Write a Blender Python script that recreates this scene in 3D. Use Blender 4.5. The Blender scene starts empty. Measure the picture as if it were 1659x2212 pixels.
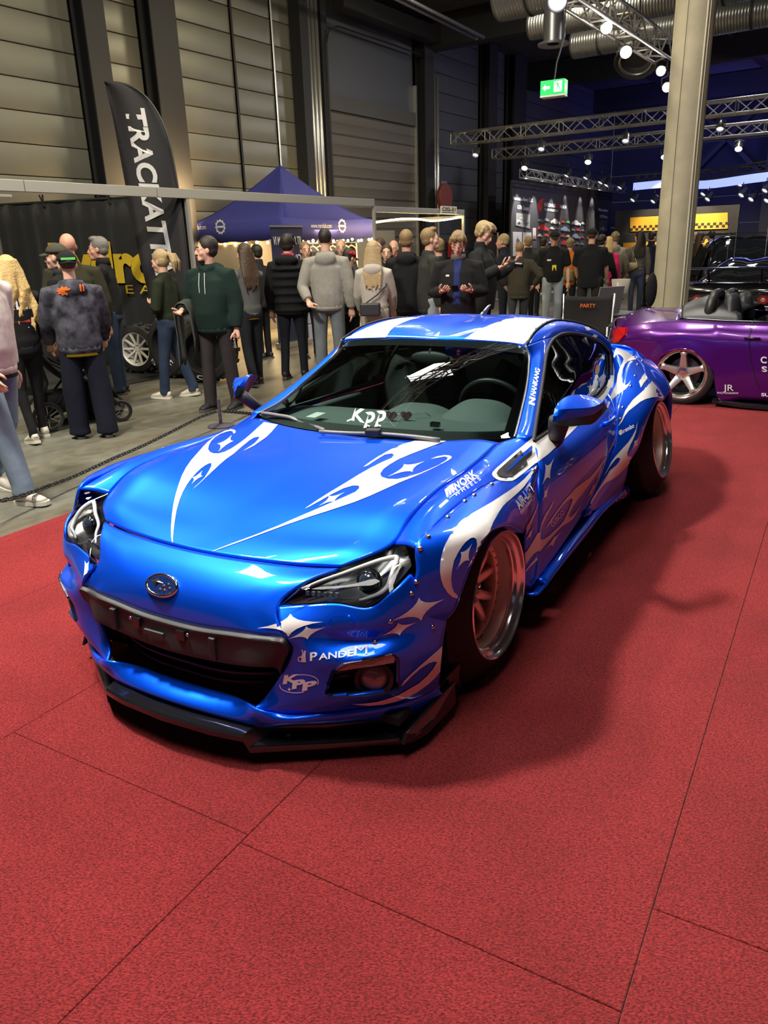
import bpy, bmesh, math, random
import numpy as np
from mathutils import Vector, Matrix, geometry
from mathutils.bvhtree import BVHTree

# ------------------------------------------------------------------ camera
FPX, PITCH, ROLL, EYE = 1656.24, 0.332665663, -0.0329697942, 1.61049121
FW, FH = 1659, 2212
sc = bpy.context.scene
COL = sc.collection
_cp, _sp, _cr, _sr = math.cos(PITCH), math.sin(PITCH), math.cos(ROLL), math.sin(ROLL)
_f = np.array([0, _cp, -_sp]); _u0 = np.array([0, _sp, _cp]); _r0 = np.array([1.0, 0, 0])
CR_ = _cr*_r0 + _sr*_u0; CU_ = -_sr*_r0 + _cr*_u0
cam_d = bpy.data.cameras.new('camera'); cam = bpy.data.objects.new('camera', cam_d); COL.objects.link(cam)
cam_d.sensor_fit = 'AUTO'; cam_d.sensor_width = 36.0; cam_d.lens = 36.0*FPX/FH
cam_d.clip_start = 0.05; cam_d.clip_end = 300
cam.matrix_world = Matrix([[CR_[i], CU_[i], -_f[i], (0, 0, EYE)[i]] for i in range(3)] + [[0, 0, 0, 1]])
sc.camera = cam
sc.view_settings.view_transform = 'Standard'; sc.view_settings.look = 'None'
sc.view_settings.gamma = 1.0; sc.view_settings.use_curve_mapping = False
sc.view_settings.exposure = 0.0

# ------------------------------------------------------------------ light
wd = bpy.data.worlds.new('hall_air'); sc.world = wd; wd.use_nodes = True
wd.node_tree.nodes['Background'].inputs[0].default_value = (0.62, 0.72, 1.0, 1)
wd.node_tree.nodes['Background'].inputs[1].default_value = 0.09

def aim(o, loc, to):
    o.location = loc
    o.rotation_euler = (Vector(to)-Vector(loc)).to_track_quat('-Z', 'Y').to_euler()

def area(name, loc, to, size, power, color, sy=None):
    l = bpy.data.lights.new(name, 'AREA'); l.energy = power; l.color = color
    l.shape = 'RECTANGLE'; l.size = size; l.size_y = sy or size
    o = bpy.data.objects.new(name, l); COL.objects.link(o); aim(o, loc, to); return o

def spot(name, loc, to, power, color, angle=50, blend=.5, r=.06):
    l = bpy.data.lights.new(name, 'SPOT'); l.energy = power; l.color = color
    l.spot_size = math.radians(angle); l.spot_blend = blend; l.shadow_soft_size = r
    o = bpy.data.objects.new(name, l); COL.objects.link(o); aim(o, loc, to); return o

# hall frame: s runs along the long metal wall (away to the right), o is the distance towards that wall
WA = math.radians(34.4)
HD = np.array([math.sin(WA), math.cos(WA), 0]); HN = np.array([-math.cos(WA), math.sin(WA), 0])
def hall(s, o, z=0.0):
    p = HD*s + HN*o; return (float(p[0]), float(p[1]), float(z))

WARM, WHITE, COOL, VIOLET = (1, .78, .48), (1, .95, .88), (.86, .92, 1), (.33, .22, 1)
# flood panels hung over the stand, the big one to the car's right, and the rows of hall lights under the deck
area('flood_key', (-2.95, 3.35, 6.6), (0.1, 3.5, .3), .6, 780, WHITE)
area('flood_front', (-.5, .7, 6.9), (0, .9, 0), 2.4, 290, WHITE)
area('flood_stand', (2.6, 8.2, 6.2), (1.2, 6.5, 0), .9, 200, WHITE)
for s_, pw_ in ((2.5, 330), (8.5, 280), (15.0, 190)):
    area('hall_light', hall(s_, 6.2, 6.95), hall(s_, 7.6, 0), 1.6, pw_*1.15, (1, .89, .63), .5)
area('hall_light', hall(22.5, 4.5, 6.3), hall(22.5, 6, 0), 1.6, 240, (.95, .93, 1), .5)
area('hall_light', hall(16, -2.0, 6.95), hall(16, -2, 0), 1.6, 300, (1, .95, .9), .5)
area('violet_wash', hall(29, 1.0, 3.2), hall(30, 1.0, 7.2), 2.0, 330, VIOLET, 2.0)
area('violet_wash', hall(24, -5.0, 3.4), hall(25, -5.0, 7.2), 2.0, 300, VIOLET, 2.0)
area('blue_wash', hall(31, 7.5, 4.6), hall(36, 8.5, 5.0), 1.5, 80, (.12, .14, 1), 1.0)
# ------------------------------------------------------------------ helpers
def ray_of(u, v):
    return _f + CR_*(u-FW/2)/FPX - CU_*(v-FH/2)/FPX
def ground_at(u, v, z=0.0):
    d = ray_of(u, v); t = (z-EYE)/d[2]; return np.array([0, 0, EYE]) + t*d
def depth_at(u, v, dist):
    "point seen at (u, v) at a horizontal distance from the photographer"
    d = ray_of(u, v); return np.array([0, 0, EYE]) + d*dist/math.hypot(d[0], d[1])
def hall_at(u, v, o=None, s=None):
    "point seen at (u, v) on a plane of the hall frame; returns (s, o, z)"
    d = ray_of(u, v); a, b = float(d@HD), float(d@HN)
    t = o/b if o is not None else s/a
    return np.array([a*t, b*t, EYE+d[2]*t])

def tag(o, label=None, cat=None, group=None, kind=None):
    if label: o['label'] = label
    if cat: o['category'] = cat
    if group: o['group'] = group
    if kind: o['kind'] = kind
    return o
def empty(name, loc=(0, 0, 0), rz=0.0, label=None, cat=None, group=None):
    o = bpy.data.objects.new(name, None); o.location = loc; o.rotation_euler = (0, 0, rz)
    o.empty_display_size = .1; COL.objects.link(o); return tag(o, label, cat, group)
def copy_tree(o, parent=None):
    c = o.copy(); COL.objects.link(c)
    if parent is not None:
        c.parent = parent; c.matrix_parent_inverse = o.matrix_parent_inverse.copy()
    for ch in o.children: copy_tree(ch, c)
    return c

class MB:
    "collects shapes into one mesh"
    def __init__(s): s.v = []; s.f = []; s.uv = None
    def add(s, vs, fs):
        k = len(s.v); s.v += [tuple(map(float, p)) for p in vs]; s.f += [tuple(i+k for i in f) for f in fs]; return s
    def box(s, c, d, R=None):
        x, y, z = d[0]/2, d[1]/2, d[2]/2
        vs = [Vector((a*x, b*y, e*z)) for a in (-1, 1) for b in (-1, 1) for e in (-1, 1)]
        if R is not None: vs = [R @ q for q in vs]
        c = Vector(c)
        return s.add([q+c for q in vs], [(0, 1, 3, 2), (4, 6, 7, 5), (0, 4, 5, 1), (2, 3, 7, 6), (0, 2, 6, 4), (1, 5, 7, 3)])
    def bar(s, a, b, w, h=None, up=(0, 0, 1)):
        a, b = Vector(a), Vector(b); h = h or w; d = (b-a); L = d.length
        if L < 1e-6: return s
        d.normalize(); x = d.cross(Vector(up))
        if x.length < 1e-3: x = d.cross(Vector((1, 0, 0)))
        x.normalize(); y = x.cross(d)
        vs = []
        for p in (a, b):
            for i, j in ((-1, -1), (1, -1), (1, 1), (-1, 1)): vs.append(p+x*(i*w/2)+y*(j*h/2))
        return s.add(vs, [(0, 1, 2, 3), (4, 7, 6, 5), (0, 4, 5, 1), (1, 5, 6, 2), (2, 6, 7, 3), (3, 7, 4, 0)])
    def tube(s, pts, r, n=8, caps=True, flat=None):
        pts = [Vector(p) for p in pts]; m = len(pts)
        rs = list(r) if hasattr(r, '__len__') else [r]*m
        prev = None; rings = []
        for i, p in enumerate(pts):
            d = (pts[min(i+1, m-1)]-pts[max(i-1, 0)])
            d = d.normalized() if d.length > 1e-9 else Vector((0, 0, 1))
            if prev is None:
                x = d.cross(Vector((0, 0, 1)))
                if x.length < 1e-3: x = d.cross(Vector((0, 1, 0)))
            else: x = prev - d*prev.dot(d)
            x.normalize(); prev = x; y = d.cross(x)
            ra = rs[i] if hasattr(rs[i], '__len__') else (rs[i], rs[i])
            rings.append([p + x*math.cos(2*math.pi*k/n)*ra[0] + y*math.sin(2*math.pi*k/n)*ra[1] for k in range(n)])
        vs = [q for rg in rings for q in rg]
        fs = [(i*n+k, i*n+(k+1) % n, (i+1)*n+(k+1) % n, (i+1)*n+k) for i in range(m-1) for k in range(n)]
        if caps: fs += [tuple(range(n-1, -1, -1)), tuple(range((m-1)*n, m*n))]
        return s.add(vs, fs)
    def lathe(s, prof, n=24, M=None, closed=False, a0=0, a1=2*math.pi):
        "profile of (r, h) turned about z"
        full = abs(a1-a0-2*math.pi) < 1e-6; k = n if full else n+1
        vs = []
        for j in range(k):
            a = a0+(a1-a0)*j/n
            for r, h in prof: vs.append(Vector((r*math.cos(a), r*math.sin(a), h)))
        if M is not None: vs = [M @ q for q in vs]
        m = len(prof); fs = []
        for j in range(n):
            j2 = (j+1) % k
            for i in range(m if closed else m-1):
                i2 = (i+1) % m; fs.append((j*m+i, j2*m+i, j2*m+i2, j*m+i2))
        return s.add(vs, fs)
    def ball(s, c, r, n=10, m=7, M=None):
        r = r if hasattr(r, '__len__') else (r, r, r)
        vs = []; c = Vector(c)
        for i in range(m+1):
            t = math.pi*i/m
            for j in range(n):
                a = 2*math.pi*j/n
                q = Vector((r[0]*math.sin(t)*math.cos(a), r[1]*math.sin(t)*math.sin(a), r[2]*math.cos(t)))
                vs.append((M @ q if M is not None else q)+c)
        return s.add(vs, [(i*n+j, (i+1)*n+j, (i+1)*n+(j+1) % n, i*n+(j+1) % n) for i in range(m) for j in range(n)])
    def grid(s, G):
        G = np.asarray(G); a, b = G.shape[:2]
        return s.add(G.reshape(-1, 3), [(i*b+j, i*b+j+1, (i+1)*b+j+1, (i+1)*b+j) for i in range(a-1) for j in range(b-1)])
    def prism(s, poly, h0, h1, M=None):
        "closed 2-D outline extruded along z"
        n = len(poly)
        vs = [Vector((x, y, h)) for h in (h0, h1) for x, y in poly]
        if M is not None: vs = [M @ q for q in vs]
        return s.add(vs, [tuple(range(n-1, -1, -1)), tuple(range(n, 2*n))] + [(i, (i+1) % n, n+(i+1) % n, n+i) for i in range(n)])
    def build(s, name, mat=None, parent=None, smooth=False, auto=None, bevel=0, solid=0, out=None, sub=0, weld=False):
        me = bpy.data.meshes.new(name); me.from_pydata(s.v, [], s.f); me.update()
        if weld or out is not None:
            bm = bmesh.new(); bm.from_mesh(me)
            if weld: bmesh.ops.remove_doubles(bm, verts=bm.verts, dist=1e-5)
            if out is not None:
                bm.normal_update(); o3 = Vector(out)
                tot = sum((f.normal.dot(f.calc_center_median()-o3)*f.calc_area() for f in bm.faces), 0.0)
                if tot < 0: bmesh.ops.reverse_faces(bm, faces=bm.faces)
            bm.to_mesh(me); bm.free()
        if smooth or auto:
            me.polygons.foreach_set('use_smooth', [True]*len(me.polygons))
        if auto: me.set_sharp_from_angle(angle=math.radians(auto))
        if mat: me.materials.append(mat)
        ob = bpy.data.objects.new(name, me); COL.objects.link(ob)
        if parent is not None: ob.parent = parent
        if solid:
            md = ob.modifiers.new('thickness', 'SOLIDIFY'); md.thickness = solid; md.offset = -1; md.use_even_offset = False
        if bevel:
            md = ob.modifiers.new('edge', 'BEVEL'); md.width = bevel; md.segments = 2; md.limit_method = 'ANGLE'; md.angle_limit = math.radians(40)
        if sub:
            md = ob.modifiers.new('round', 'SUBSURF'); md.levels = sub; md.render_levels = sub
        return ob

def spline(A, per=6, closed=False):
    "smooth curve through control points along axis 0 (finite-difference Hermite, chord spaced)"
    A = np.asarray(A, float); m = len(A)
    if m == 2:
        t = np.linspace(0, 1, per+1).reshape((-1,)+(1,)*(A.ndim-1)); return A[0]*(1-t)+A[1]*t
    if closed: A = np.concatenate([A[-1:], A, A[:2]]); 
    D = A[1:]-A[:-1]
    h = np.sqrt((D**2).sum(-1)); h = h.reshape(len(h), -1).mean(1); h = np.maximum(h, 1e-6)
    hs = h.reshape((-1,)+(1,)*(A.ndim-1)); sl = D/hs
    T = np.empty_like(A)
    T[1:-1] = (sl[:-1]*hs[1:]+sl[1:]*hs[:-1])/(hs[1:]+hs[:-1])
    T[0] = 1.5*sl[0]-.5*T[1]; T[-1] = 1.5*sl[-1]-.5*T[-2]
    out = []
    rng = range(1, len(A)-2) if closed else range(len(A)-1)
    for i in rng:
        for k in range(per):
            t = k/per; t2 = t*t; t3 = t2*t
            out.append((2*t3-3*t2+1)*A[i]+(t3-2*t2+t)*hs[i]*T[i]+(-2*t3+3*t2)*A[i+1]+(t3-t2)*hs[i]*T[i+1])
    if not closed: out.append(A[-1])
    return np.array(out)
def surf(net, pa=6, pb=6):
    G = spline(np.asarray(net, float), pa)
    return np.swapaxes(spline(np.swapaxes(G, 0, 1), pb), 0, 1)
def lerp(a, b, t): return np.asarray(a, float)*(1-t)+np.asarray(b, float)*t

# ------------------------------------------------------------------ materials
def mat(name, col, rough=.5, metal=0.0, coat=0.0, spec=.5, emit=None, estr=0.0, alpha=1.0, noise=None, bump=0.0, bscale=200, sheen=0, coat_r=.03):
    m = bpy.data.materials.get(name)
    if m: return m
    m = bpy.data.materials.new(name); m.use_nodes = True
    nt = m.node_tree; b = nt.nodes['Principled BSDF']
    b.inputs['Base Color'].default_value = (*col, 1); b.inputs['Roughness'].default_value = rough
    b.inputs['Metallic'].default_value = metal; b.inputs['Coat Weight'].default_value = coat
    b.inputs['Coat Roughness'].default_value = coat_r; b.inputs['Specular IOR Level'].default_value = spec
    b.inputs['Alpha'].default_value = alpha
    if sheen: b.inputs['Sheen Weight'].default_value = sheen
    if emit: b.inputs['Emission Color'].default_value = (*emit, 1); b.inputs['Emission Strength'].default_value = estr
    if noise:
        tc = nt.nodes.new('ShaderNodeTexCoord'); n = nt.nodes.new('ShaderNodeTexNoise'); n.inputs['Scale'].default_value = noise[1]
        n.inputs['Detail'].default_value = 5
        r = nt.nodes.new('ShaderNodeValToRGB'); r.color_ramp.elements[0].position = .3; r.color_ramp.elements[1].position = .7
        r.color_ramp.elements[0].color = (*col, 1); r.color_ramp.elements[1].color = (*noise[0], 1)
        nt.links.new(tc.outputs['Object'], n.inputs['Vector']); nt.links.new(n.outputs['Fac'], r.inputs[0]); nt.links.new(r.outputs[0], b.inputs['Base Color'])
    if bump:
        tc = nt.nodes.new('ShaderNodeTexCoord'); n = nt.nodes.new('ShaderNodeTexNoise'); n.inputs['Scale'].default_value = bscale; n.inputs['Detail'].default_value = 3
        bp = nt.nodes.new('ShaderNodeBump'); bp.inputs['Strength'].default_value = bump; bp.inputs['Distance'].default_value = .01
        nt.links.new(tc.outputs['Object'], n.inputs['Vector']); nt.links.new(n.outputs['Fac'], bp.inputs['Height']); nt.links.new(bp.outputs[0], b.inputs['Normal'])
    return m
def glass(name, tint, rough=0.0, ior=1.5):
    "thin pane: mirror at grazing angles, tinted see-through otherwise"
    m = bpy.data.materials.get(name)
    if m: return m
    m = bpy.data.materials.new(name); m.use_nodes = True; nt = m.node_tree
    for n in list(nt.nodes):
        if n.type != 'OUTPUT_MATERIAL': nt.nodes.remove(n)
    out = [n for n in nt.nodes if n.type == 'OUTPUT_MATERIAL'][0]
    t = nt.nodes.new('ShaderNodeBsdfTransparent'); t.inputs[0].default_value = (*tint, 1)
    g = nt.nodes.new('ShaderNodeBsdfGlossy'); g.inputs['Roughness'].default_value = rough
    fr = nt.nodes.new('ShaderNodeFresnel'); fr.inputs['IOR'].default_value = ior
    mx = nt.nodes.new('ShaderNodeMixShader')
    nt.links.new(fr.outputs[0], mx.inputs[0]); nt.links.new(t.outputs[0], mx.inputs[1]); nt.links.new(g.outputs[0], mx.inputs[2]); nt.links.new(mx.outputs[0], out.inputs[0])
    return m

# ------------------------------------------------------------------ lettering
def text_mesh(txt, bold=0.0, shear=0.0, extrude=0.0, space=1.0):
    "outline letters as (verts Nx3, faces, width, height) with the baseline at the origin"
    c = bpy.data.curves.new('letters', 'FONT'); c.body = txt; c.size = 1.0; c.offset = bold; c.shear = shear
    c.extrude = extrude; c.space_character = space; c.fill_mode = 'BOTH' if extrude else 'FRONT'; c.resolution_u = 4
    o = bpy.data.objects.new('letters', c); COL.objects.link(o)
    dg = bpy.context.evaluated_depsgraph_get(); me = bpy.data.meshes.new_from_object(o.evaluated_get(dg))
    V = np.array([v.co[:] for v in me.vertices]) if len(me.vertices) else np.zeros((1, 3)); Fs = [tuple(p.vertices) for p in me.polygons]
    bpy.data.objects.remove(o); bpy.data.curves.remove(c); bpy.data.meshes.remove(me)
    lo = V.min(0); V = V-[lo[0], 0, 0]; V[:, 1] -= 0
    return V, Fs, V[:, 0].max(), V[:, 1].max()
def put_text(txt, name, m, parent, origin, right, up, width=None, height=None, bold=0.0, shear=0.0, thick=.004, space=1.0, lift=.002, label=None):
    "flat lettering on a plane, spanning width and height along the right and up directions"
    V, Fs, w, h = text_mesh(txt, bold, shear, 0.0, space)
    r, u = Vector(right).normalized(), Vector(up).normalized(); n = r.cross(u)
    sy = (height/h) if height else width/w; sx = (width/w) if width else sy
    b = MB(); b.add([Vector(origin)+r*(p[0]*sx)+u*(p[1]*sy)+n*lift for p in V], Fs)
    o = b.build(name, m, parent)
    if label: o['label'] = label
    return o
# ------------------------------------------------------------------ the hall
HRZ = math.atan2(HD[1], HD[0])                          # turns a local x axis along the wall
def hall_M(s, o, z=0.0): return Matrix.Translation(hall(s, o, z)) @ Matrix.Rotation(HRZ, 4, 'Z')   # local x = along, y = towards the wall
def hbox(b, s0, s1, o0, o1, z0, z1):
    vs = [hall(s, o, z) for s in (s0, s1) for o in (o0, o1) for z in (z0, z1)]
    return b.add(vs, [(0, 1, 3, 2), (4, 6, 7, 5), (0, 4, 5, 1), (2, 3, 7, 6), (0, 2, 6, 4), (1, 5, 7, 3)])
def hpart(name, m, parent, s0, s1, o0, o1, z0, z1, **k):
    return hbox(MB(), s0, s1, o0, o1, z0, z1).build(name, m, parent, **k)

# concrete floor with worn patches and saw cuts
def floor_mat():
    m = bpy.data.materials.new('worn_concrete'); m.use_nodes = True; nt = m.node_tree; N = nt.nodes; L = nt.links; p = N['Principled BSDF']
    tc = N.new('ShaderNodeTexCoord'); mp = N.new('ShaderNodeMapping'); mp.inputs['Rotation'].default_value = (0, 0, HRZ*-1)
    L.new(tc.outputs['Object'], mp.inputs['Vector'])
    n1 = N.new('ShaderNodeTexNoise'); n1.inputs['Scale'].default_value = .55; n1.inputs['Detail'].default_value = 8; n1.inputs['Roughness'].default_value = .65
    n2 = N.new('ShaderNodeTexNoise'); n2.inputs['Scale'].default_value = 9; n2.inputs['Detail'].default_value = 6
    mp2 = N.new('ShaderNodeMapping'); mp2.inputs['Scale'].default_value = (.25, 2.2, 1); L.new(mp.outputs[0], mp2.inputs['Vector']); L.new(mp2.outputs[0], n1.inputs['Vector']); L.new(mp.outputs[0], n2.inputs['Vector'])
    r = N.new('ShaderNodeValToRGB'); r.color_ramp.elements[0].position = .36; r.color_ramp.elements[0].color = (.095, .075, .045, 1); r.color_ramp.elements[1].position = .58; r.color_ramp.elements[1].color = (.165, .165, .135, 1)
    L.new(n1.outputs['Fac'], r.inputs[0])
    mx = N.new('ShaderNodeMix'); mx.data_type = 'RGBA'; mx.blend_type = 'MULTIPLY'; mx.inputs[0].default_value = .55
    r2 = N.new('ShaderNodeValToRGB'); r2.color_ramp.elements[0].position = .3; r2.color_ramp.elements[0].color = (.55, .53, .5, 1); r2.color_ramp.elements[1].position = .7
    L.new(n2.outputs['Fac'], r2.inputs[0]); L.new(r.outputs[0], mx.inputs[6]); L.new(r2.outputs[0], mx.inputs[7]); L.new(mx.outputs[2], p.inputs['Base Color'])
    rr_ = N.new('ShaderNodeMapRange'); rr_.inputs['To Min'].default_value = .30; rr_.inputs['To Max'].default_value = .55; L.new(n2.outputs['Fac'], rr_.inputs['Value']); L.new(rr_.outputs[0], p.inputs['Roughness'])
    return m
b = MB(); b.add([hall(-12, -16), hall(46, -16), hall(46, 14.5), hall(-12, 14.5)], [(0, 1, 2, 3)])
floor = tag(b.build('floor', floor_mat()), kind='structure')
# red exhibition carpet: laid in lengths, each seam a narrow gap
def carpet_mat():
    m = bpy.data.materials.new('red_carpet'); m.use_nodes = True; nt = m.node_tree; N = nt.nodes; L = nt.links; p = N['Principled BSDF']
    tc = N.new('ShaderNodeTexCoord'); mp = N.new('ShaderNodeMapping'); mp.inputs['Scale'].default_value = (1, 2.0, 1); mp.inputs['Rotation'].default_value = (0, 0, .35); L.new(tc.outputs['Object'], mp.inputs['Vector'])
    n = N.new('ShaderNodeTexNoise'); n.inputs['Scale'].default_value = 120; n.inputs['Detail'].default_value = 6; n.inputs['Roughness'].default_value = .75; L.new(mp.outputs[0], n.inputs['Vector'])
    n2 = N.new('ShaderNodeTexNoise'); n2.inputs['Scale'].default_value = 2.2; n2.inputs['Detail'].default_value = 6; L.new(tc.outputs['Object'], n2.inputs['Vector'])
    r = N.new('ShaderNodeValToRGB'); e = r.color_ramp.elements; e[0].position = .39; e[0].color = (.07, .004, .006, 1); e[1].position = .61; e[1].color = (.42, .036, .038, 1); L.new(n.outputs['Fac'], r.inputs[0])
    mx = N.new('ShaderNodeMix'); mx.data_type = 'RGBA'; mx.blend_type = 'MULTIPLY'; mx.inputs[0].default_value = .5
    r2 = N.new('ShaderNodeValToRGB'); r2.color_ramp.elements[0].position = .35; r2.color_ramp.elements[0].color = (.62, .58, .6, 1); r2.color_ramp.elements[1].position = .6
    L.new(n2.outputs['Fac'], r2.inputs[0]); L.new(r.outputs[0], mx.inputs[6]); L.new(r2.outputs[0], mx.inputs[7]); L.new(mx.outputs[2], p.inputs['Base Color'])
    p.inputs['Roughness'].default_value = .95; p.inputs['Specular IOR Level'].default_value = .15; p.inputs['Sheen Weight'].default_value = .2; p.inputs['Sheen Tint'].default_value = (.9, .3, .3, 1)
    bp = N.new('ShaderNodeBump'); bp.inputs['Strength'].default_value = .9; bp.inputs['Distance'].default_value = .006; L.new(n.outputs['Fac'], bp.inputs['Height']); L.new(bp.outputs[0], p.inputs['Normal'])
    return m
CARP = carpet_mat()
carpet = tag(empty('floor_carpet', (0, 0, 0)), label='bright red exhibition carpet laid in lengths under the blue coupe', cat='carpet')
E0, E1 = ground_at(0, 1163)[:2], ground_at(215, 1081)[:2]           # left edge of the carpet
ed = np.array([math.sin(math.radians(30.6)), math.cos(math.radians(30.6))]); en = np.array([ed[1], -ed[0]])  # along, to the right
def cp(a, c, z): q = E0+ed*a+en*c; return (float(q[0]), float(q[1]), z)
def strip(a0, a1, c0, c1, z=.007):
    e = .0011; c0, c1, a0, a1 = c0+e, c1-e, a0+e, a1-e; r = .002
    b = MB(); q = [cp(a0, c0, 0), cp(a1, c0, 0), cp(a1, c1, 0), cp(a0, c1, 0), cp(a0, c0, z-.002), cp(a1, c0, z-.002), cp(a1, c1, z-.002), cp(a0, c1, z-.002), cp(a0+r, c0+r, z), cp(a1-r, c0+r, z), cp(a1-r, c1-r, z), cp(a0+r, c1-r, z)]
    b.add(q, [(8, 11, 10, 9), (0, 1, 5, 4), (1, 2, 6, 5), (2, 3, 7, 6), (3, 0, 4, 7), (4, 5, 9, 8), (5, 6, 10, 9), (6, 7, 11, 10), (7, 4, 8, 11)])
    b.build('carpet_length', CARP, carpet)
cs = [0, .10, .90, 1.90, 2.98, 4.06, 5.14, 6.22, 7.30, 8.38, 9.46]
def a_of(u, v): return float((ground_at(u, v)[:2]-E0)@ed)
cuts = {3: [a_of(700, 1878)], 4: [a_of(960, 2020)], 2: [a_of(150, 1700)], 5: [a_of(1500, 2000)], 7: [1.4]}
for i in range(len(cs)-1):
    aa = [-7]+cuts.get(i, [])+[5.5+.05*i]
    for j in range(len(aa)-1): strip(aa[j], aa[j+1], cs[i], cs[i+1])

# long wall of ribbed metal panels between steel columns
PANEL = mat('wall_panel_metal', (.205, .20, .165), rough=.40, metal=.5, noise=((.165, .165, .14), .8)); PANELD = mat('wall_panel_shaded', (.10, .105, .12), rough=.5, metal=.35)  # darker copy of the panel metal, weaker light on far bays put into colour
STEELD = mat('column_dark', (.030, .030, .032), rough=.55, metal=.3); GALV = mat('galvanised_steel', (.55, .55, .53), rough=.34, metal=.8)
wall = tag(empty('wall_left', (0, 0, 0)), kind='structure')
bays = [(-6, 1.2), (1.2, 4.9), (4.9, 9.06), (9.45, 10.42), (11.0, 12.74), (12.78, 13.93), (13.96, 14.8), (20.5, 23.3), (23.85, 25.1), (26.0, 29), (29, 32), (32, 36)]
proto = {}
for (s0, s1) in bays:
    hgt = .467; z = .05; k = 0
    while z < 7.2:
        w = round(s1-s0, 3); key = (w, s1 > 20)
        if key not in proto:
            b = MB(); b.v = []; x1 = w-.006; z1 = hgt-.007
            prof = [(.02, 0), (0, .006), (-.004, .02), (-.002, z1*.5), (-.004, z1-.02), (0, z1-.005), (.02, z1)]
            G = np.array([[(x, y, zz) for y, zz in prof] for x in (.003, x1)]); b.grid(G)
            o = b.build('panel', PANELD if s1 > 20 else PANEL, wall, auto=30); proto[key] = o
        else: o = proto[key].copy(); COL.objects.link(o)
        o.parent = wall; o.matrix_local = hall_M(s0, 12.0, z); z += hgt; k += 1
hpart('wall_backing', mat('shadow_gap', (.01, .01, .01)), wall, -6, 36, 12.06, 12.2, 0, 7.3)
def column(s0, s1, o0=11.62):
    c = empty('column'); c.parent = wall
    hpart('flange', STEELD, c, s0, s1, o0, o0+.03, 0, 7.2); hpart('flange', STEELD, c, s0, s1, 11.9, 11.93, 0, 7.2); hpart('web', STEELD, c, (s0+s1)/2-.02, (s0+s1)/2+.02, o0+.03, 11.9, 0, 7.2)
for s0, s1 in ((9.05, 9.46), (10.42, 11.0), (4.9, 5.3), (23.3, 23.85), (25.1, 26.0), (19.55, 20.0)): column(s0, s1)
for s in (12.76, 13.95):
    b = MB(); b.tube([hall(s, 11.96, 0), hall(s, 11.96, 7.2)], .022, 6); b.build('conduit', STEELD if s < 13 else GALV, wall)
hpart('pilaster', STEELD, wall, 14.55, 14.82, 11.7, 12, 0, 7.2); hpart('pilaster', STEELD, wall, 15.35, 15.55, 11.75, 12, 0, 7.2)
for s in (14.92, 15.06, 15.20): 
    b = MB(); b.tube([hall(s, 11.78, 0), hall(s, 11.78, 7.2)], .052, 10); b.build('down_pipe', GALV, wall, smooth=True)
b = MB(); b.tube([hall(15.45, 11.7, 0), hall(15.45, 11.7, 5.9), hall(15.55, 11.7, 6.15), hall(15.9, 11.7, 6.3), hall(19.4, 11.7, 6.3)], .02, 6); b.build('conduit', STEELD, wall)
# sectional gate
gate = tag(empty('door_1', (0, 0, 0)), kind='structure')
GATE = mat('gate_slat_grey', (.125, .118, .105), rough=.55, metal=.3)
for k in range(10):
    z0 = .02+k*.46; b = MB()
    G = np.array([[hall(s, 11.93+y, z0+zz) for y, zz in ((.05, 0), (0, .01), (0, .20), (-.012, .23), (0, .26), (0, .435), (-.03, .445), (-.03, .455), (.05, .455))] for s in (15.62, 19.42)])
    b.grid(G); b.build('slat', GATE, gate, auto=30)
hpart('lintel', mat('gate_lintel', (.075, .075, .075), rough=.6), gate, 15.6, 19.45, 11.85, 12, 4.63, 4.95)
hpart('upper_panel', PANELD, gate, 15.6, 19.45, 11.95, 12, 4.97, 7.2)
b = MB()
for s in (15.58, 19.46): hbox(b, s-.04, s+.04, 11.80, 11.95, 0, 5.6)
for i, s in enumerate((15.58, 19.46)): hpart('guide_rail', GALV, gate, s-.03, s+.03, 11.84, 11.95, 0, 5.6)
for s in (20.12, 20.30):
    b = MB(); b.tube([hall(s, 11.7, 0), hall(s, 11.7, 5.9)], .05, 10); b.build('down_pipe', GALV, wall, smooth=True)
hpart('electric_box', mat('box_grey', (.18, .18, .18), rough=.5), wall, 20.75, 21.1, 11.85, 12, 2.9, 3.35)
# ceiling, beams
CEIL = mat('ceiling_deck', (.060, .060, .072), rough=.6, metal=.2)
ceil = tag(empty('ceiling', (0, 0, 0)), kind='structure')
b = MB(); n = 230; prof = []
for k in range(n):
    s = -6+k*.25; prof += [(s, 7.28), (s+.10, 7.28), (s+.125, 7.22), (s+.225, 7.22)]
b.grid(np.array([[hall(s, o, z) for s, z in prof] for o in (-16, 12.2)])); o_ = b.build('deck', CEIL, ceil); o_['kind'] = 'stuff'
for s in (20.0, 27.0, 33.5): hpart('beam', STEELD, ceil, s-.18, s+.18, -16, 12, 6.45, 7.2)
hpart('beam', STEELD, ceil, 15.6, 20, 11.3, 11.6, 6.55, 6.9)
for o in (9.2, 5.6, 2.0, -1.6, -5.2):
    for s0, s1 in ((-6, 19.8), (20.2, 26.8), (27.2, 36)): hpart('purlin', STEELD, ceil, s0, s1, o-.05, o+.05, 7.0, 7.2)
b = MB()
for o in (9.9, 10.1):
    b = MB(); b.tube([hall(13, o, 6.62), hall(19.5, o, 6.42)], .04, 8); b.build('cable_pipe', GALV, ceil, smooth=True)
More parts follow.
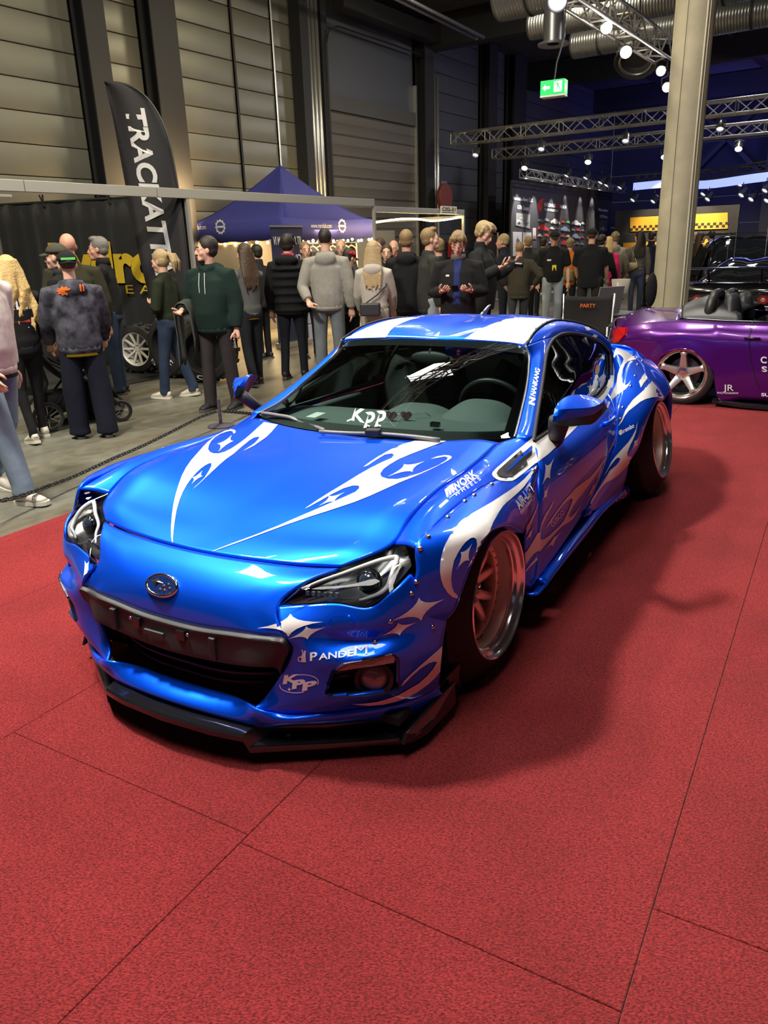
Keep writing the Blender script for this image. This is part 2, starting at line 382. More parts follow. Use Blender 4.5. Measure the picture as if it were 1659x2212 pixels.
# end wall and side wall, dark and lit violet
ENDW = mat('end_wall_dark', (.030, .032, .05), rough=.8)
endw = tag(empty('wall_back', (0, 0, 0)), kind='structure')
for k in range(7):
    for j in range(4): hpart('panel', ENDW, endw, 36.0, 36.12, 12-7*(j+1)+.02, 12-7*j-.02, k*1.05+.01, (k+1)*1.05-.01)
for o in (9.0, 5.5, 2.0): hpart('column', STEELD, endw, 35.4, 35.8, o-.2, o+.2, 0, 7.2)
for o0, o1 in ((9.0, 5.5), (5.5, 2.0)):
    b = MB(); b.bar(hall(35.5, o0, 3.5), hall(35.5, o1, 7.0), .16, .16); b.build('brace', STEELD, endw)
    b = MB(); b.bar(hall(35.5, o0, 7.0), hall(35.5, o1, 3.5), .16, .16); b.build('brace', STEELD, endw)
tag(hpart('wall_right', ENDW, None, -12, 46, -16.2, -16, 0, 7.3), kind='structure')
tag(hpart('wall_front', ENDW, None, -12.2, -12, -16, 14.5, 0, 7.3), kind='structure')
# round concrete pillar with cables
PIL = mat('pillar_concrete', (.36, .32, .21), rough=.85, noise=((.28, .25, .165), 3.5), bump=.25, bscale=30)
pc = depth_at(1451, 600, 11.2); pillar = tag(empty('column_concrete', (float(pc[0]), float(pc[1]), 0)), kind='structure')
b = MB(); b.lathe([(.232, 0), (.226, .02), (.226, 7.2)], 40); b.build('shaft', PIL, pillar, smooth=True)
toc = math.atan2(-pc[1], -pc[0])
for da, r_ in ((.62, .011), (.80, .006), (-.35, .003)):
    a = toc+da; pts = [(.236*math.cos(a+.02*math.sin(z*1.7)), .236*math.sin(a+.02*math.sin(z*1.7)), z) for z in np.linspace(.02, 7.2, 24)]
    b = MB(); b.tube(pts, r_, 6); b.build('cable' if r_ > .004 else 'crack', mat('cable_cream', (.50, .46, .34), rough=.6) if r_ > .004 else mat('crack_dark', (.08, .07, .05)), pillar, smooth=True)
# ------------------------------------------------------------------ the blue coupe
# car frame: x to the car's left, y to its rear, z up; origin on the floor under the middle of the front axle
CAR_T, CAR_YAW = (-0.326657323, 3.01533900), 0.519457927
_cc, _cs = math.cos(CAR_YAW), math.sin(CAR_YAW)
CAR_O = np.array([(0-CAR_T[0])*_cc-(0-CAR_T[1])*_cs, (0-CAR_T[0])*_cs+(0-CAR_T[1])*_cc, EYE])
def car_ray(u, v):
    d = ray_of(u, v); return np.array([d[0]*_cc-d[1]*_cs, d[0]*_cs+d[1]*_cc, d[2]])
def C(u, v, x=None, y=None, z=None):
    "survey point of the car: sight line (u, v) met with one known measure"
    d = car_ray(u, v)
    for i, k in enumerate((x, y, z)):
        if k is not None: return CAR_O + d*((k-CAR_O[i])/d[i])
def Cs(*L): return np.array([C(u, v, x) for u, v, x in L])
V3 = lambda *a: np.array(a, float)

BLUE = mat('pearl_blue_paint', (.0, .105, 1.0), rough=.44, metal=.72, coat=.8, spec=.2)
WHT = mat('white_vinyl', (.80, .78, .76), rough=.35, coat=.5)
BLACKG = mat('gloss_black', (.008, .008, .010), rough=.12, coat=.6)
BLACKM = mat('matt_black_plastic', (.018, .018, .020), rough=.55)
DARKG = mat('dark_grey_plastic', (.035, .035, .038), rough=.45)
RUBBER = mat('tyre_rubber', (.014, .013, .013), rough=.72, bump=.15, bscale=120)
CHROME = mat('polished_alloy', (.86, .84, .80), rough=.15, metal=.92)
COPPER = mat('rose_chrome', (.86, .66, .52), rough=.32, metal=.55); BARREL = mat('satin_barrel', (.78, .70, .58), rough=.42, metal=.35)
STEEL = mat('bolt_steel', (.62, .62, .64), rough=.25, metal=1.0)
GLASSC = glass('tinted_windscreen', (.62, .76, .72)); GLASSD = glass('dark_side_glass', (.045, .058, .055), ior=1.3)
LENS = glass('clear_lens', (.92, .94, .95), ior=1.45)
car = empty('sports_car', (CAR_T[0], CAR_T[1], 0), -CAR_YAW,
            'blue widebody coupe with white flame graphics on deep chrome wheels, on the red carpet', 'car')
CARC = (0, 1.2, .35)                    # a point inside the shell, to tell outside from inside
SHELL = []                              # painted panels that carry graphics
def panel(name, net, m=BLUE, pa=6, pb=6, both=True, solid=.012, out=CARC, carry=True, auto=50, full=False, label=None):
    res = []
    for sx in ((1, -1) if both else (1,)):
        G = surf(net, pa, pb) if not full else np.asarray(net)
        G = G*[sx, 1, 1]
        o = MB().grid(G).build(name, m, car, auto=auto, solid=solid, out=(out[0]*sx, out[1], out[2]))
        if carry: SHELL.append(o)
        if label: o['label'] = label
        res.append(o)
    return res

# --- hood
SH = Cs((735, 1223, .533), (800, 1198, .61), (850, 1174, .655), (889, 1114.5, .66), (948, 1056, .655), (1007, 1016.6, .655), (1046, 985, .655), (1077, 956, .655))
CY = [-.64, -.56, -.48, -.33, -.13, .11, .27, .385]
hood_edge = np.array([(0, -.64, .645), (.13, -.635, .645), (.27, -.623, .647), (.39, -.602, .646), (.47, -.582, .647), tuple(SH[0])])
rows = []
for j in range(8):
    t = (CY[j]+.64)/1.025
    c = V3(0, CY[j], .645+.172*t+.036*math.sin(math.pi*t))
    if j == 0: rows.append(hood_edge); continue
    r = []
    for q in (0, .25, .5, .73, .88, 1):
        p = c*(1-q)+SH[j]*q; p[1] = c[1]+(SH[j][1]-c[1])*q*q
        p[2] += (.012 if q == .88 else .006 if q == .73 else 0)*min(1, j/2)
        r.append(p)
    rows.append(np.array(r))
half = surf(rows, 6, 5)
panel('hood', np.concatenate([(half*[-1, 1, 1])[:, :0:-1], half], 1), both=False, full=True)

# --- nose between hood and grille (full width)
tip = C(600, 1311, .404); up1 = C(668, 1252, .47)
n1 = np.array([(0, -.715, .606), (.12, -.712, .607), (.25, -.702, .611), (.35, -.688, .617), (.42, -.67, .622), up1])
n2 = np.array([(0, -.782, .537), (.10, -.780, .539), (.20, -.774, .545), (.29, -.763, .551), (.35, -.752, .555), tip])
n3 = np.array([(0, -.802, .452), (.13, -.80, .454), (.26, -.796, .466), (.36, -.79, .474), (.415, -.776, .474), C(616, 1380, .455)])
half = surf([hood_edge+V3(0, -.006, -.004), n1, n2, n3], 6, 5)
panel('front_bumper', np.concatenate([(half*[-1, 1, 1])[:, :0:-1], half], 1), both=False, full=True)
B = [Cs((600, 1311, .404), (660, 1306, .49), (730, 1304, .59), (795, 1313, .68), (845, 1280, .735), (889, 1240, .765)),
     None,
     Cs((616, 1380, .455), (690, 1385, .55), (750, 1388, .62), (806, 1386, .69), (870, 1368, .76), (964, 1335, .83)),
     Cs((629, 1401, .463), (690, 1420, .56), (750, 1425, .64), (806, 1420, .71), (870, 1405, .77), (958, 1380, .825)),
     Cs((606, 1457, .41), (680, 1465, .54), (750, 1465, .63), (806, 1460, .70), (870, 1450, .765), (953, 1430, .82)),
     Cs((575, 1503, .36), (650, 1512, .49), (720, 1507, .59), (790, 1500, .68), (870, 1487, .755), (950, 1460, .81)),
     Cs((550, 1529, .34), (611, 1541, .42), (690, 1541, .53), (765, 1532, .62), (870, 1518, .735), (949, 1482, .80))]
B[1] = (B[0]+B[2])/2+V3(.004, -.014, .004)
# fog lamp pocket: quads of the bumper cover inside this outline are left open
POCKET = [(704, 1497), (722, 1452), (760, 1432), (800, 1422), (846, 1413), (860, 1425), (860, 1490), (790, 1502), (716, 1502)]
def inside(p, poly):
    c = False; n = len(poly)
    for i in range(n):
        (x1, y1), (x2, y2) = poly[i], poly[(i+1) % n]
        if (y1 > p[1]) != (y2 > p[1]) and p[0] < (x2-x1)*(p[1]-y1)/(y2-y1)+x1: c = not c
    return c
pk = [C(u, v, y=-.66) for u, v in POCKET]; pk2 = [(p[0], p[2]) for p in pk]
def pxcar(p):
    d = np.asarray(p)-CAR_O; w = np.array([d[0]*_cc+d[1]*_cs, -d[0]*_cs+d[1]*_cc, d[2]])
    z = w@_f; return FW/2+FPX*(w@CR_)/z, FH/2-FPX*(w@CU_)/z
G = surf(B, 8, 10)
for sx in (1, -1):
    b = MB(); a_, b_ = G.shape[:2]; b.v = [tuple(p*[sx, 1, 1]) for p in G.reshape(-1, 3)]
    for i in range(a_-1):
        for j in range(b_-1):
            if not inside(pxcar((G[i, j]+G[i+1, j+1])/2), POCKET): b.f.append((i*b_+j, i*b_+j+1, (i+1)*b_+j+1, (i+1)*b_+j))
    o = b.build('bumper_side', BLUE, car, auto=50, solid=.012, out=(0, 1.2, .35)); SHELL.append(o)
lipi = np.array([(0, -.792, .213), (.12, -.790, .213), (.22, -.788, .214), (.29, -.800, .217), *B[6]])
lipb = np.array([(0, -.862, .178), (.12, -.855, .174), (.24, -.838, .165), (.31, -.822, .157), *Cs((560, 1566, .345), (611, 1562, .43), (690, 1559, .53), (765, 1553, .62), (883, 1537, .745), (953, 1495, .805))])
lipm = (lipi+lipb)/2+V3(0, -.008, .004)
half = surf([lipi, lipm, lipb, lipb+V3(0, .03, -.03)], 4, 5)
panel('bumper_lip', np.concatenate([(half*[-1, 1, 1])[:, :0:-1], half], 1), both=False, full=True, out=(0, .5, .5))

# --- grille: black bar with the plate holder, dark slats and a near-black sheet put in for the shade behind
bt = np.array([(0, -.802, .452), (.13, -.80, .454), (.26, -.796, .466), (.36, -.79, .474), (.415, -.776, .474), C(616, 1380, .455), C(629, 1401, .463)])
bb = np.array([(0, -.822, .345), (.13, -.815, .346), (.26, -.805, .352), (.355, -.812, .372), (.385, -.80, .372), C(598, 1442, .405), C(606, 1455, .41)])
bar_ = [bt+V3(0, .004, 0), bt+V3(0, -.016, -.008), bt*.75+bb*.25+V3(0, -.010, 0), bt*.25+bb*.75+V3(0, -.008, 0), bb+V3(0, -.004, 0), bb+V3(0, .05, .01)]
half = surf(bar_, 3, 5)
grille = MB().grid(np.concatenate([(half*[-1, 1, 1])[:, :0:-1], half], 1)).build('grille_bar', BLACKM, car, auto=40, solid=.006, out=(0, 1, .4))
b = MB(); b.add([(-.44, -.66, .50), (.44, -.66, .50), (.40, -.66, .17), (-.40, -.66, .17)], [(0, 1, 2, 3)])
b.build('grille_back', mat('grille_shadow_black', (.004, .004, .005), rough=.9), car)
for k, (z, w, y) in enumerate(((.325, .385, -.765), (.285, .36, -.76), (.245, .335, -.755))):
    P = [(-w, y+.06, z+.01), (-w*.6, y+.012, z), (0, y, z-.004), (w*.6, y+.012, z), (w, y+.06, z+.01)]
    b = MB(); G = spline(np.array(P), 5)
    b.grid(np.array([G+V3(0, 0, .007), G+V3(0, -.014, .004), G+V3(0, -.012, -.005), G+V3(0, .02, -.007)])); b.build('grille_slat', BLACKM, car, auto=40, solid=.004, out=(0, 1, z))
def on_bar(u, v):
    p = C(u, v, y=-.83); return p
for (u0, v0, u1, v1) in ((236, 1322, 248, 1356), (450, 1385, 462, 1424)):
    p = C((u0+u1)/2, (v0+v1)/2, y=-.826); b = MB(); b.box(p+V3(0, .010, 0), (.026, .016, .082)); b.build('plate_bracket', BLACKM, car, bevel=.004)
for (u, v) in ((292, 1345), (388, 1374)):
    p = C(u, v, y=-.829); b = MB(); b.box(p+V3(0, .006, 0), (.036, .012, .036)); b.build('plate_clip', BLACKG, car, bevel=.003)
p = C(333, 1368, y=-.829); b = MB(); b.box(p, (.09, .010, .020)); b.build('plate_clip', DARKG, car, bevel=.003)
for (u, v) in ((282, 1335), (405, 1372)):
    p = C(u, v, y=-.830); b = MB(); b.ball(p, (.007, .005, .007), 8, 5); b.build('screw', STEEL, car, smooth=True)
for (u, v) in ((485, 1341), (628, 1342)):
    q = C(u, v, y=-.772 if u < 500 else -.74); b = MB(); b.ball(q, (.006, .004, .006), 8, 5); b.build('screw', STEEL, car, smooth=True)

# --- splitter
sp_in = np.array([(0, -.80, .165), (.20, -.79, .158), (.33, -.77, .14), (.36, -.75, .10), (.52, -.66, .10), (.70, -.52, .10), (.79, -.36, .11), (.80, -.22, .12)])
sp_o = np.array([(0, -.905, .142), (.20, -.890, .138), (.315, -.862, .130), (.330, -.850, .085), (.535, -.722, .085), (.772, -.565, .082), (.800, -.50, .085), (.815, -.30, .09)])
def loft(rings, name, m, per=3, both=True, auto=35):
    for sx in ((1, -1) if both else (1,)):
        G = np.array([spline(r, per) if per > 1 else np.asarray(r, float) for r in rings])*[sx, 1, 1]
        MB().grid(G).build(name, m, car, auto=auto, out=(.4*sx, -.4, .1))
lo = V3(0, 0, -.022)
rings = [sp_in, sp_o+V3(0, .006, .004), sp_o+V3(0, 0, -.004), sp_o+lo, sp_in+lo, sp_in]
half = np.array([np.asarray(r, float) for r in rings])
MB().grid(np.concatenate([(half*[-1, 1, 1])[:, :0:-1], half], 1)).build('front_splitter', BLACKG, car, auto=35, out=(0, -.4, .1))
for sx in (1, -1):      # end plates, risers and the inner step
    b = MB()
    pl = [(.762, -.60, .07), (.80, -.50, .07), (.815, -.30, .07), (.815, -.30, .16), (.80, -.46, .15), (.765, -.58, .105)]
    a = [V3(*q)*[sx, 1, 1] for q in pl]; n = V3(-.012*sx, .004, 0)
    b.add(a+[q+n for q in a], [(0, 1, 2, 3, 4, 5), (11, 10, 9, 8, 7, 6)]+[(i, 6+i, 6+(i+1) % 6, (i+1) % 6) for i in range(6)])
    b.build('splitter_end_plate', BLACKG, car, bevel=.003)
    b = MB(); b.grid(np.array([[q*[sx, 1, 1] for q in sp_in[2:]+V3(0, -.015, .0)], [q*[sx, 1, 1] for q in (sp_in[2:]+V3(0, -.01, .07))]]))
    b.build('splitter_riser', BLACKG, car, solid=.006)

# --- fender top (between hood and flare), flare, lower corner
SH2 = np.array([*SH[2:], C(1112, 945, .69)])
FT = Cs((897, 1180, .76), (948, 1129, .765), (1007, 1078, .77), (1062, 1043, .775), (1110, 1030, .79), (1163, 1005, .826), (1152, 954, .76))
fm = (SH2+FT)/2+np.array([(0, 0, h) for h in (.004, .012, .016, .016, .014, .010, .006)])
panel('front_fender', [SH2+V3(.004, 0, -.002), fm, FT], pa=6, pb=6)
hl_t = np.array([tip, up1, SH[0], SH[1], SH[2], C(878, 1183, .725)])
hl_b = np.array([tip, *Cs((660, 1306, .49), (730, 1304, .59), (795, 1313, .68), (845, 1277, .735), (889, 1225, .752))])
fl_u = np.array([*Cs((1163, 1005, .826), (1110, 1030, .79), (1062, 1043, .775), (1007, 1078, .77), (948, 1129, .765), (897, 1180, .76), (899, 1235, .775), (884, 1282, .765), (845, 1335, .735), (806, 1386, .69))])
fl_l = Cs((1129, 1149, .875), (1116, 1141, .89), (1102, 1134, .90), (1080, 1136, .905), (1058, 1148, .905), (1035, 1182, .90), (1018, 1219, .89), (995, 1282, .865), (981, 1318, .85), (964, 1338, .832))
bul = np.array([.012, .02, .024, .026, .026, .024, .02, .014, .010, .006])
dirs = np.array([(.6, -.05, .5)]*5+[(.6, -.3, .4)]*3+[(.5, -.5, .2)]*2)
f1 = lerp(fl_u, fl_l, .30)+dirs*bul[:, None]; f2 = lerp(fl_u, fl_l, .68)+dirs*bul[:, None]
panel('fender_flare', [fl_u+dirs*.006, f1, f2, fl_l], pa=5, pb=6)
# rolled inner edge of the flare
fl_in = fl_l.copy(); fl_in[:, 0] -= .06; fl_in[:, 2] -= .004
panel('flare_return', [fl_l, fl_in], pa=2, pb=6, solid=.006, carry=False)
# panel behind the wheel down to the sill (front fender rear, flare tail)
tail = [Cs((1163, 1005, .826), (1164, 1080, .862), (1164, 1150, .864), (1160, 1219, .858), (1150, 1265, .86)),
        [(.885, .24, .62), (.885, .27, .56), (.882, .32, .45), (.876, .37, .33), (.868, .40, .26)]]
tl = np.array([C(1129, 1149, .875), (.846, .305, .53), (.834, .335, .44), (.828, .352, .35), (.828, .362, .24)])
panel('fender_rear', [np.array(tail[0])+V3(0, -.004, 0), (np.array(tail[0])+tl)/2+V3(.006, 0, 0), tl], pa=4, pb=5)
panel('fender_web', [[C(1163, 1005, .826), C(1145, 1085, .86), C(1131, 1150, .875)], [C(1152, 1010, .815), C(1135, 1085, .86), C(1127, 1149, .876)]], pa=3, pb=4)

# --- headlamps
HB = (hl_t+hl_b)/2+V3(.012, -.022, .008)
rec = V3(-.03, .055, -.012)
for sx in (1, -1):
    s3 = V3(sx, 1, 1)
    G = surf([hl_t, HB, hl_b], 6, 6)*s3
    lens = MB().grid(G).build('headlamp_lens', LENS, car, auto=60, out=(0, .5, .4))
    G2 = surf([hl_t+rec*.25, HB+rec*1.3, hl_b+rec*.25], 5, 5)*s3
    MB().grid(G2).build('headlamp_housing', mat('headlamp_black', (.010, .011, .014), rough=.28, coat=.3), car, auto=60, out=(0, .5, .4))
    def onl(u, v, back=.5):
        # point inside the lamp on the sight line, between lens and housing
        best = None
        d = car_ray(u, v)
        Gh = (surf([hl_t, HB, hl_b], 6, 6)+rec*back*.8).reshape(-1, 3)
        w = Gh-CAR_O; k = np.linalg.norm(np.cross(w, d/np.linalg.norm(d)), axis=1).argmin()
        return CAR_O+d*(w[k]@d)/(d@d)
    led = [(652, 1272), (690, 1256), (740, 1239), (790, 1221), (835, 1207), (856, 1204), (852, 1225), (846, 1245), (838, 1266), (822, 1281), (800, 1290), (776, 1297)]
    L = np.array([onl(u, v, .42) for u, v in led])*s3
    L = spline(L, 4); w = np.interp(np.linspace(0, 1, len(L)), [0, .3, .5, .8, 1], [.004, .008, .0095, .008, .004])
    MB().tube(L, [(a, a) for a in w], 8).build('light_guide', mat('led_guide', (.62, .60, .57), rough=.3), car, smooth=True)
    c0 = onl(795, 1257, 1.0)*s3; Mx = Matrix.Translation(c0) @ Vector((.25*sx, -1, .1)).to_track_quat('Z', 'Y').to_matrix().to_4x4()
    b = MB(); b.lathe([(.036, -.03), (.038, .0), (.034, .004)], 20, Mx); b.build('projector_ring', BLACKG, car, smooth=True)
    b = MB(); b.lathe([(.033, 0), (.028, .012), (.016, .02), (0.0005, .023)], 20, Mx); b.build('projector_lens', mat('projector_glass', (.03, .04, .06), rough=.04, coat=1), car, smooth=True)
    c1 = onl(690, 1283, .9)*s3
    b = MB()
    for k in range(6): b.box(c1+V3((k-2)*.018*sx, (k-2)*.006, .0), (.012, .006, .014))
    b.build('indicator_row', mat('lamp_grey', (.16, .17, .2), rough=.3), car)

# --- fog lamp pockets
for sx in (1, -1):
    s3 = V3(sx, 1, 1)
    ring = [C(u, v, y=-.66-.06*(850-u)/150*1.0+.03) for u, v in POCKET]
    # seat the outline on the bumper skin
    Gf = surf(B, 8, 10).reshape(-1, 3); out_ = []
    for u, v in POCKET:
        d = car_ray(u, v); d = d/np.linalg.norm(d); w = Gf-CAR_O; k = np.linalg.norm(np.cross(w, d), axis=1).argmin(); out_.append(CAR_O+d*(w[k]@d))
    out_ = np.array(out_); bk = out_*[.96, 1, .985]+V3(-.01, .075, 0); fr = out_+V3(.002, -.004, 0)
    cen = out_.mean(0); fr2 = cen+(out_-cen)*1.035+V3(.004, -.004, 0)
    n = len(out_); b = MB(); b.add([p*s3 for p in fr2]+[p*s3 for p in fr]+[p*s3 for p in bk], [(i, (i+1) % n, n+(i+1) % n, n+i) for i in range(n)]+[(n+i, n+(i+1) % n, 2*n+(i+1) % n, 2*n+i) for i in range(n)]+[tuple(range(2*n, 3*n))])
    b.build('fog_lamp_pocket', BLACKM, car)
    c = C(808, 1466, y=-.64)*s3; Mx = Matrix.Translation(c) @ Vector((.62*sx, -1, .08)).to_track_quat('Z', 'Y').to_matrix().to_4x4()
    fl = MB().lathe([(.062, -.07), (.064, -.02), (.062, .008), (.050, .012), (.044, -.004)], 28, Mx).build('fog_lamp', BLACKM, car, auto=40)
    MB().lathe([(.044, -.004), (.036, .006), (.02, .013), (.0005, .016)], 24, Mx).build('fog_lens', mat('fog_glass', (.22, .20, .19), rough=.08, coat=1), car, smooth=True)
    for k, (u0, v0, u1, v1) in enumerate(((716, 1466, 752, 1457), (708, 1484, 756, 1478), (724, 1452, 752, 1446))):
        b = MB(); b.bar(C(u0, v0, y=-.68)*s3, C(u1, v1, y=-.655)*s3, .008, .012); b.build('pocket_fin', BLACKM, car)
    ind = [(724, 1447), (742, 1434), (800, 1425), (845, 1414), (855, 1421), (851, 1432), (800, 1440), (730, 1450)]
    q = []
    for u, v in ind:
        d = car_ray(u, v); d = d/np.linalg.norm(d); w = Gf-CAR_O; k = np.linalg.norm(np.cross(w, d), axis=1).argmin(); q.append(CAR_O+d*(w[k]@d-.004))
    q = np.array(q); n = len(q); b = MB(); b.add([p*s3 for p in q]+[(p+V3(-.004, .025, 0))*s3 for p in q], [tuple(range(n)), tuple(range(2*n-1, n-1, -1))]+[(i, n+i, n+(i+1) % n, (i+1) % n) for i in range(n)])
    b.build('turn_lamp', mat('turn_lamp_grey', (.36, .30, .27), rough=.12, coat=.8, bump=.5, bscale=160), car)

# --- side: door, quarter, sill
dF = Cs((1152, 954, .76), (1163, 1005, .826), (1164, 1080, .864), (1164, 1150, .866), (1160, 1219, .86), (1150, 1265, .862))
dR = Cs((1303, 846, .715), (1330, 893, .83), (1328, 955, .868), (1312, 1000, .868), (1285, 1062, .862), (1258, 1112, .862))
m1 = lerp(dF, dR, .33); m2 = lerp(dF, dR, .67)
m1[0] = C(1200, 922, .748); m2[0] = C(1252, 884, .733)
bo = np.array([(0, 0, 0), (.014, 0, .004), (.016, 0, 0), (.012, 0, 0), (.008, 0, 0), (.004, 0, 0)])
panel('door', np.stack([dF+V3(0, .004, 0), m1+bo, m2+bo, dR], 1), pa=6, pb=8)
sT = np.array([*Cs((1163, 1250, .862), (1195, 1207, .862), (1242, 1149, .862), (1289, 1094, .862), (1347, 1047, .862))])
sO = sT+V3(.035, .005, -.022); sB = Cs((1160, 1283, .878), (1203, 1235, .885), (1265, 1160, .885), (1300, 1112, .885), (1359, 1072, .888))
sB[:, 2] = np.minimum(sB[:, 2], sO[:, 2]-.03)
panel('side_skirt', [sT, sO, lerp(sO, sB, .6)+V3(.004, 0, 0), sB, sB+V3(-.10, 0, .01)], pa=3, pb=6, out=(0, 1.2, .3))
# quarter panel below the side window and rear flare
wr = Cs((1303, 846, .715), (1320, 797, .66), (1319, 763, .63), (1305, 744, .60))
qt = np.array([*Cs((1330, 893, .83), (1339, 850, .80), (1350, 800, .765), (1372, 769, .735))])
panel('rear_quarter', [wr, (wr+qt)/2+V3(.010, 0, .006), qt], pa=6, pb=6)
rf_t = np.array([*Cs((1258, 1112, .862), (1285, 1062, .862), (1312, 1000, .868), (1328, 955, .868), (1330, 893, .83), (1339, 850, .80), (1350, 800, .765), (1372, 769, .735)), (.735, 3.00, .835), (.76, 3.22, .78), (.78, 3.34, .62), (.78, 3.40, .42)])
rf_l = np.array([*Cs((1262, 1108, .865), (1349, 1046, .90), (1361, 996, .94), (1380, 963, .958), (1391, 928, .965), (1402, 898, .97), (1417, 867, .972), (1434, 862, .965)), (.962, 2.78, .675), (.955, 2.93, .59), (.945, 3.02, .45), (.93, 3.04, .28)])
rf_1 = lerp(rf_t, rf_l, .36)+np.array([(.004, 0, 0)]+[(.012, -.004, .006)]*2+[(.022, -.01, .012)]*6+[(.02, .01, .01)]*3)
rf_2 = lerp(rf_t, rf_l, .72)+np.array([(.004, 0, 0)]+[(.010, -.004, .006)]*2+[(.020, -.01, .014)]*6+[(.016, .01, .01)]*3)
panel('rear_flare', [rf_t, rf_1, rf_2, rf_l], pa=5, pb=6)
ri = rf_l.copy(); ri[:, 0] -= .07; panel('flare_return', [rf_l, ri], pa=2, pb=6, solid=.006, carry=False)
# --- rear: deck, tail, bumper
deck_c = [(0, 2.62, 1.06), (0, 2.95, .945), (0, 3.08, .90), (0, 3.20, .885), (0, 3.28, .905)]
deck_s = [(.58, 2.44, .985), (.66, 2.78, .885), (.68, 2.95, .845), (.67, 3.12, .83), (.64, 3.22, .86)]
net = [[lerp(c, s, q)+V3(0, 0, .02*math.sin(math.pi*q)) for q in (0, .35, .7, 1)] for c, s in zip(deck_c[1:], deck_s[1:])]
h = surf(net, 5, 5); panel('boot_lid', np.concatenate([(h*[-1, 1, 1])[:, :0:-1], h], 1), both=False, full=True)
panel('rear_haunch', [[(.58, 2.44, .985), (.66, 2.78, .885), (.68, 2.95, .845), (.67, 3.12, .83), (.64, 3.22, .86)], [C(1305, 744, .60), (.70, 2.66, .88), (.735, 3.00, .835), (.76, 3.22, .78), (.74, 3.30, .72)]], pa=4, pb=5)
net = [[(0, 3.28, .905), (.4, 3.26, .90), (.64, 3.22, .86), (.74, 3.30, .72)], [(0, 3.36, .82), (.4, 3.34, .82), (.68, 3.32, .80), (.78, 3.36, .62)],
       [(0, 3.42, .60), (.4, 3.41, .60), (.70, 3.38, .58), (.78, 3.40, .42)], [(0, 3.40, .22), (.4, 3.39, .22), (.70, 3.34, .22), (.78, 3.30, .24)]]
h = surf(net, 4, 4); panel('rear_bumper', np.concatenate([(h*[-1, 1, 1])[:, :0:-1], h], 1), both=False, full=True)

# --- roof, pillars, glass
wsS = Cs((1112, 945, .688), (1119, 920, .662), (1129, 880, .632), (1138, 838, .60), (1143, 795, .566), (1143, 768, .546), (1136, 748, .527))
wF = Cs((1152, 954, .76), (1160, 900, .715), (1168, 850, .672), (1175, 803, .632), (1181, 762, .598), (1190, 740, .578), (1203, 727, .567))
ap = np.stack([wsS, lerp(wsS, wF, .5)+V3(.012, -.012, .010), wF], 0)
panel('a_pillar', ap, pa=5, pb=5)
drip = np.array([wsS[-1], *Cs((1152, 722, .515), (1174.5, 702, .50), (1197, 695, .488), (1220, 693.6, .48), (1255, 700, .505), (1289, 715, .55), (1312, 733, .60))])
drip[:, 2] = np.maximum.accumulate(drip[:, 2][:4]).tolist()+drip[4:, 2].tolist()
wT = np.array([wF[-1], *Cs((1212, 722.5, .565), (1226, 720, .562), (1245, 721, .562), (1265, 725.5, .568), (1285, 733, .585), (1302, 743, .605), (1318, 762, .632))])
panel('roof_rail', [drip, lerp(drip, wT, .5)+V3(.012, 0, .012), wT], pa=5, pb=5)
roofc = np.array([(0, 1.285, 1.150), (0, 1.42, 1.183), (0, 1.60, 1.203), (0, 1.80, 1.210), (0, 2.0, 1.203), (0, 2.2, 1.182), (0, 2.38, 1.148), (0, 2.48, 1.12)])
rr = []
wst = [(0, 1.285, 1.145), (.16, 1.28, 1.144), (.32, 1.268, 1.141), (.45, 1.24, 1.137)]
for j in range(8):
    c, s = roofc[j], drip[j].copy()
    s[1] = drip[j][1]
    r = [lerp(c, s, q)+V3(0, (0 if j else 0), .018*math.sin(math.pi*q)*(1 if j else .3)) for q in (0, .33, .66, .88, 1)]
    if j == 0: r = [V3(*w) for w in wst]+[wsS[-1]]
    rr.append(r)
h = surf(rr, 5, 5); panel('roof', np.concatenate([(h*[-1, 1, 1])[:, :0:-1], h], 1), both=False, full=True)
for sx in (1, -1):
    MB().tube(spline(drip*[sx, 1, 1]+V3(0, 0, .004), 5), .006, 6).build('drip_moulding', BLACKM, car, smooth=True)
# windscreen
wb = [np.array([(0, .405, .822), (.22, .41, .823), (.42, .445, .826), (.56, .50, .828), tuple(wsS[0])])]
net = []
wtop = np.array([(0, 1.287, 1.143), (.2, 1.28, 1.142), (.38, 1.262, 1.138), (.47, 1.235, 1.135), tuple(wsS[-1])])
for i in range(7):
    q = [0, .1, .28, .48, .70, .86, 1][i]
    c = lerp(wb[0], wtop, q); c[:, 2] += .035*math.sin(math.pi*q)*np.array([1, .95, .7, .35, 0]); c[:, 1] -= .02*math.sin(math.pi*q)*np.array([1, .95, .7, .35, 0])
    c[-1] = wsS[i]; c[-2] = lerp(c[-2], wsS[i]+(c[-2]-c[-1])*1.0, .6) if 0 < i < 6 else c[-2]
    net.append(c)
h = surf(net, 5, 5); WS = np.concatenate([(h*[-1, 1, 1])[:, :0:-1], h], 1)
ws = MB().grid(WS).build('windscreen', GLASSC, car, smooth=True, out=(0, 1.5, .6))
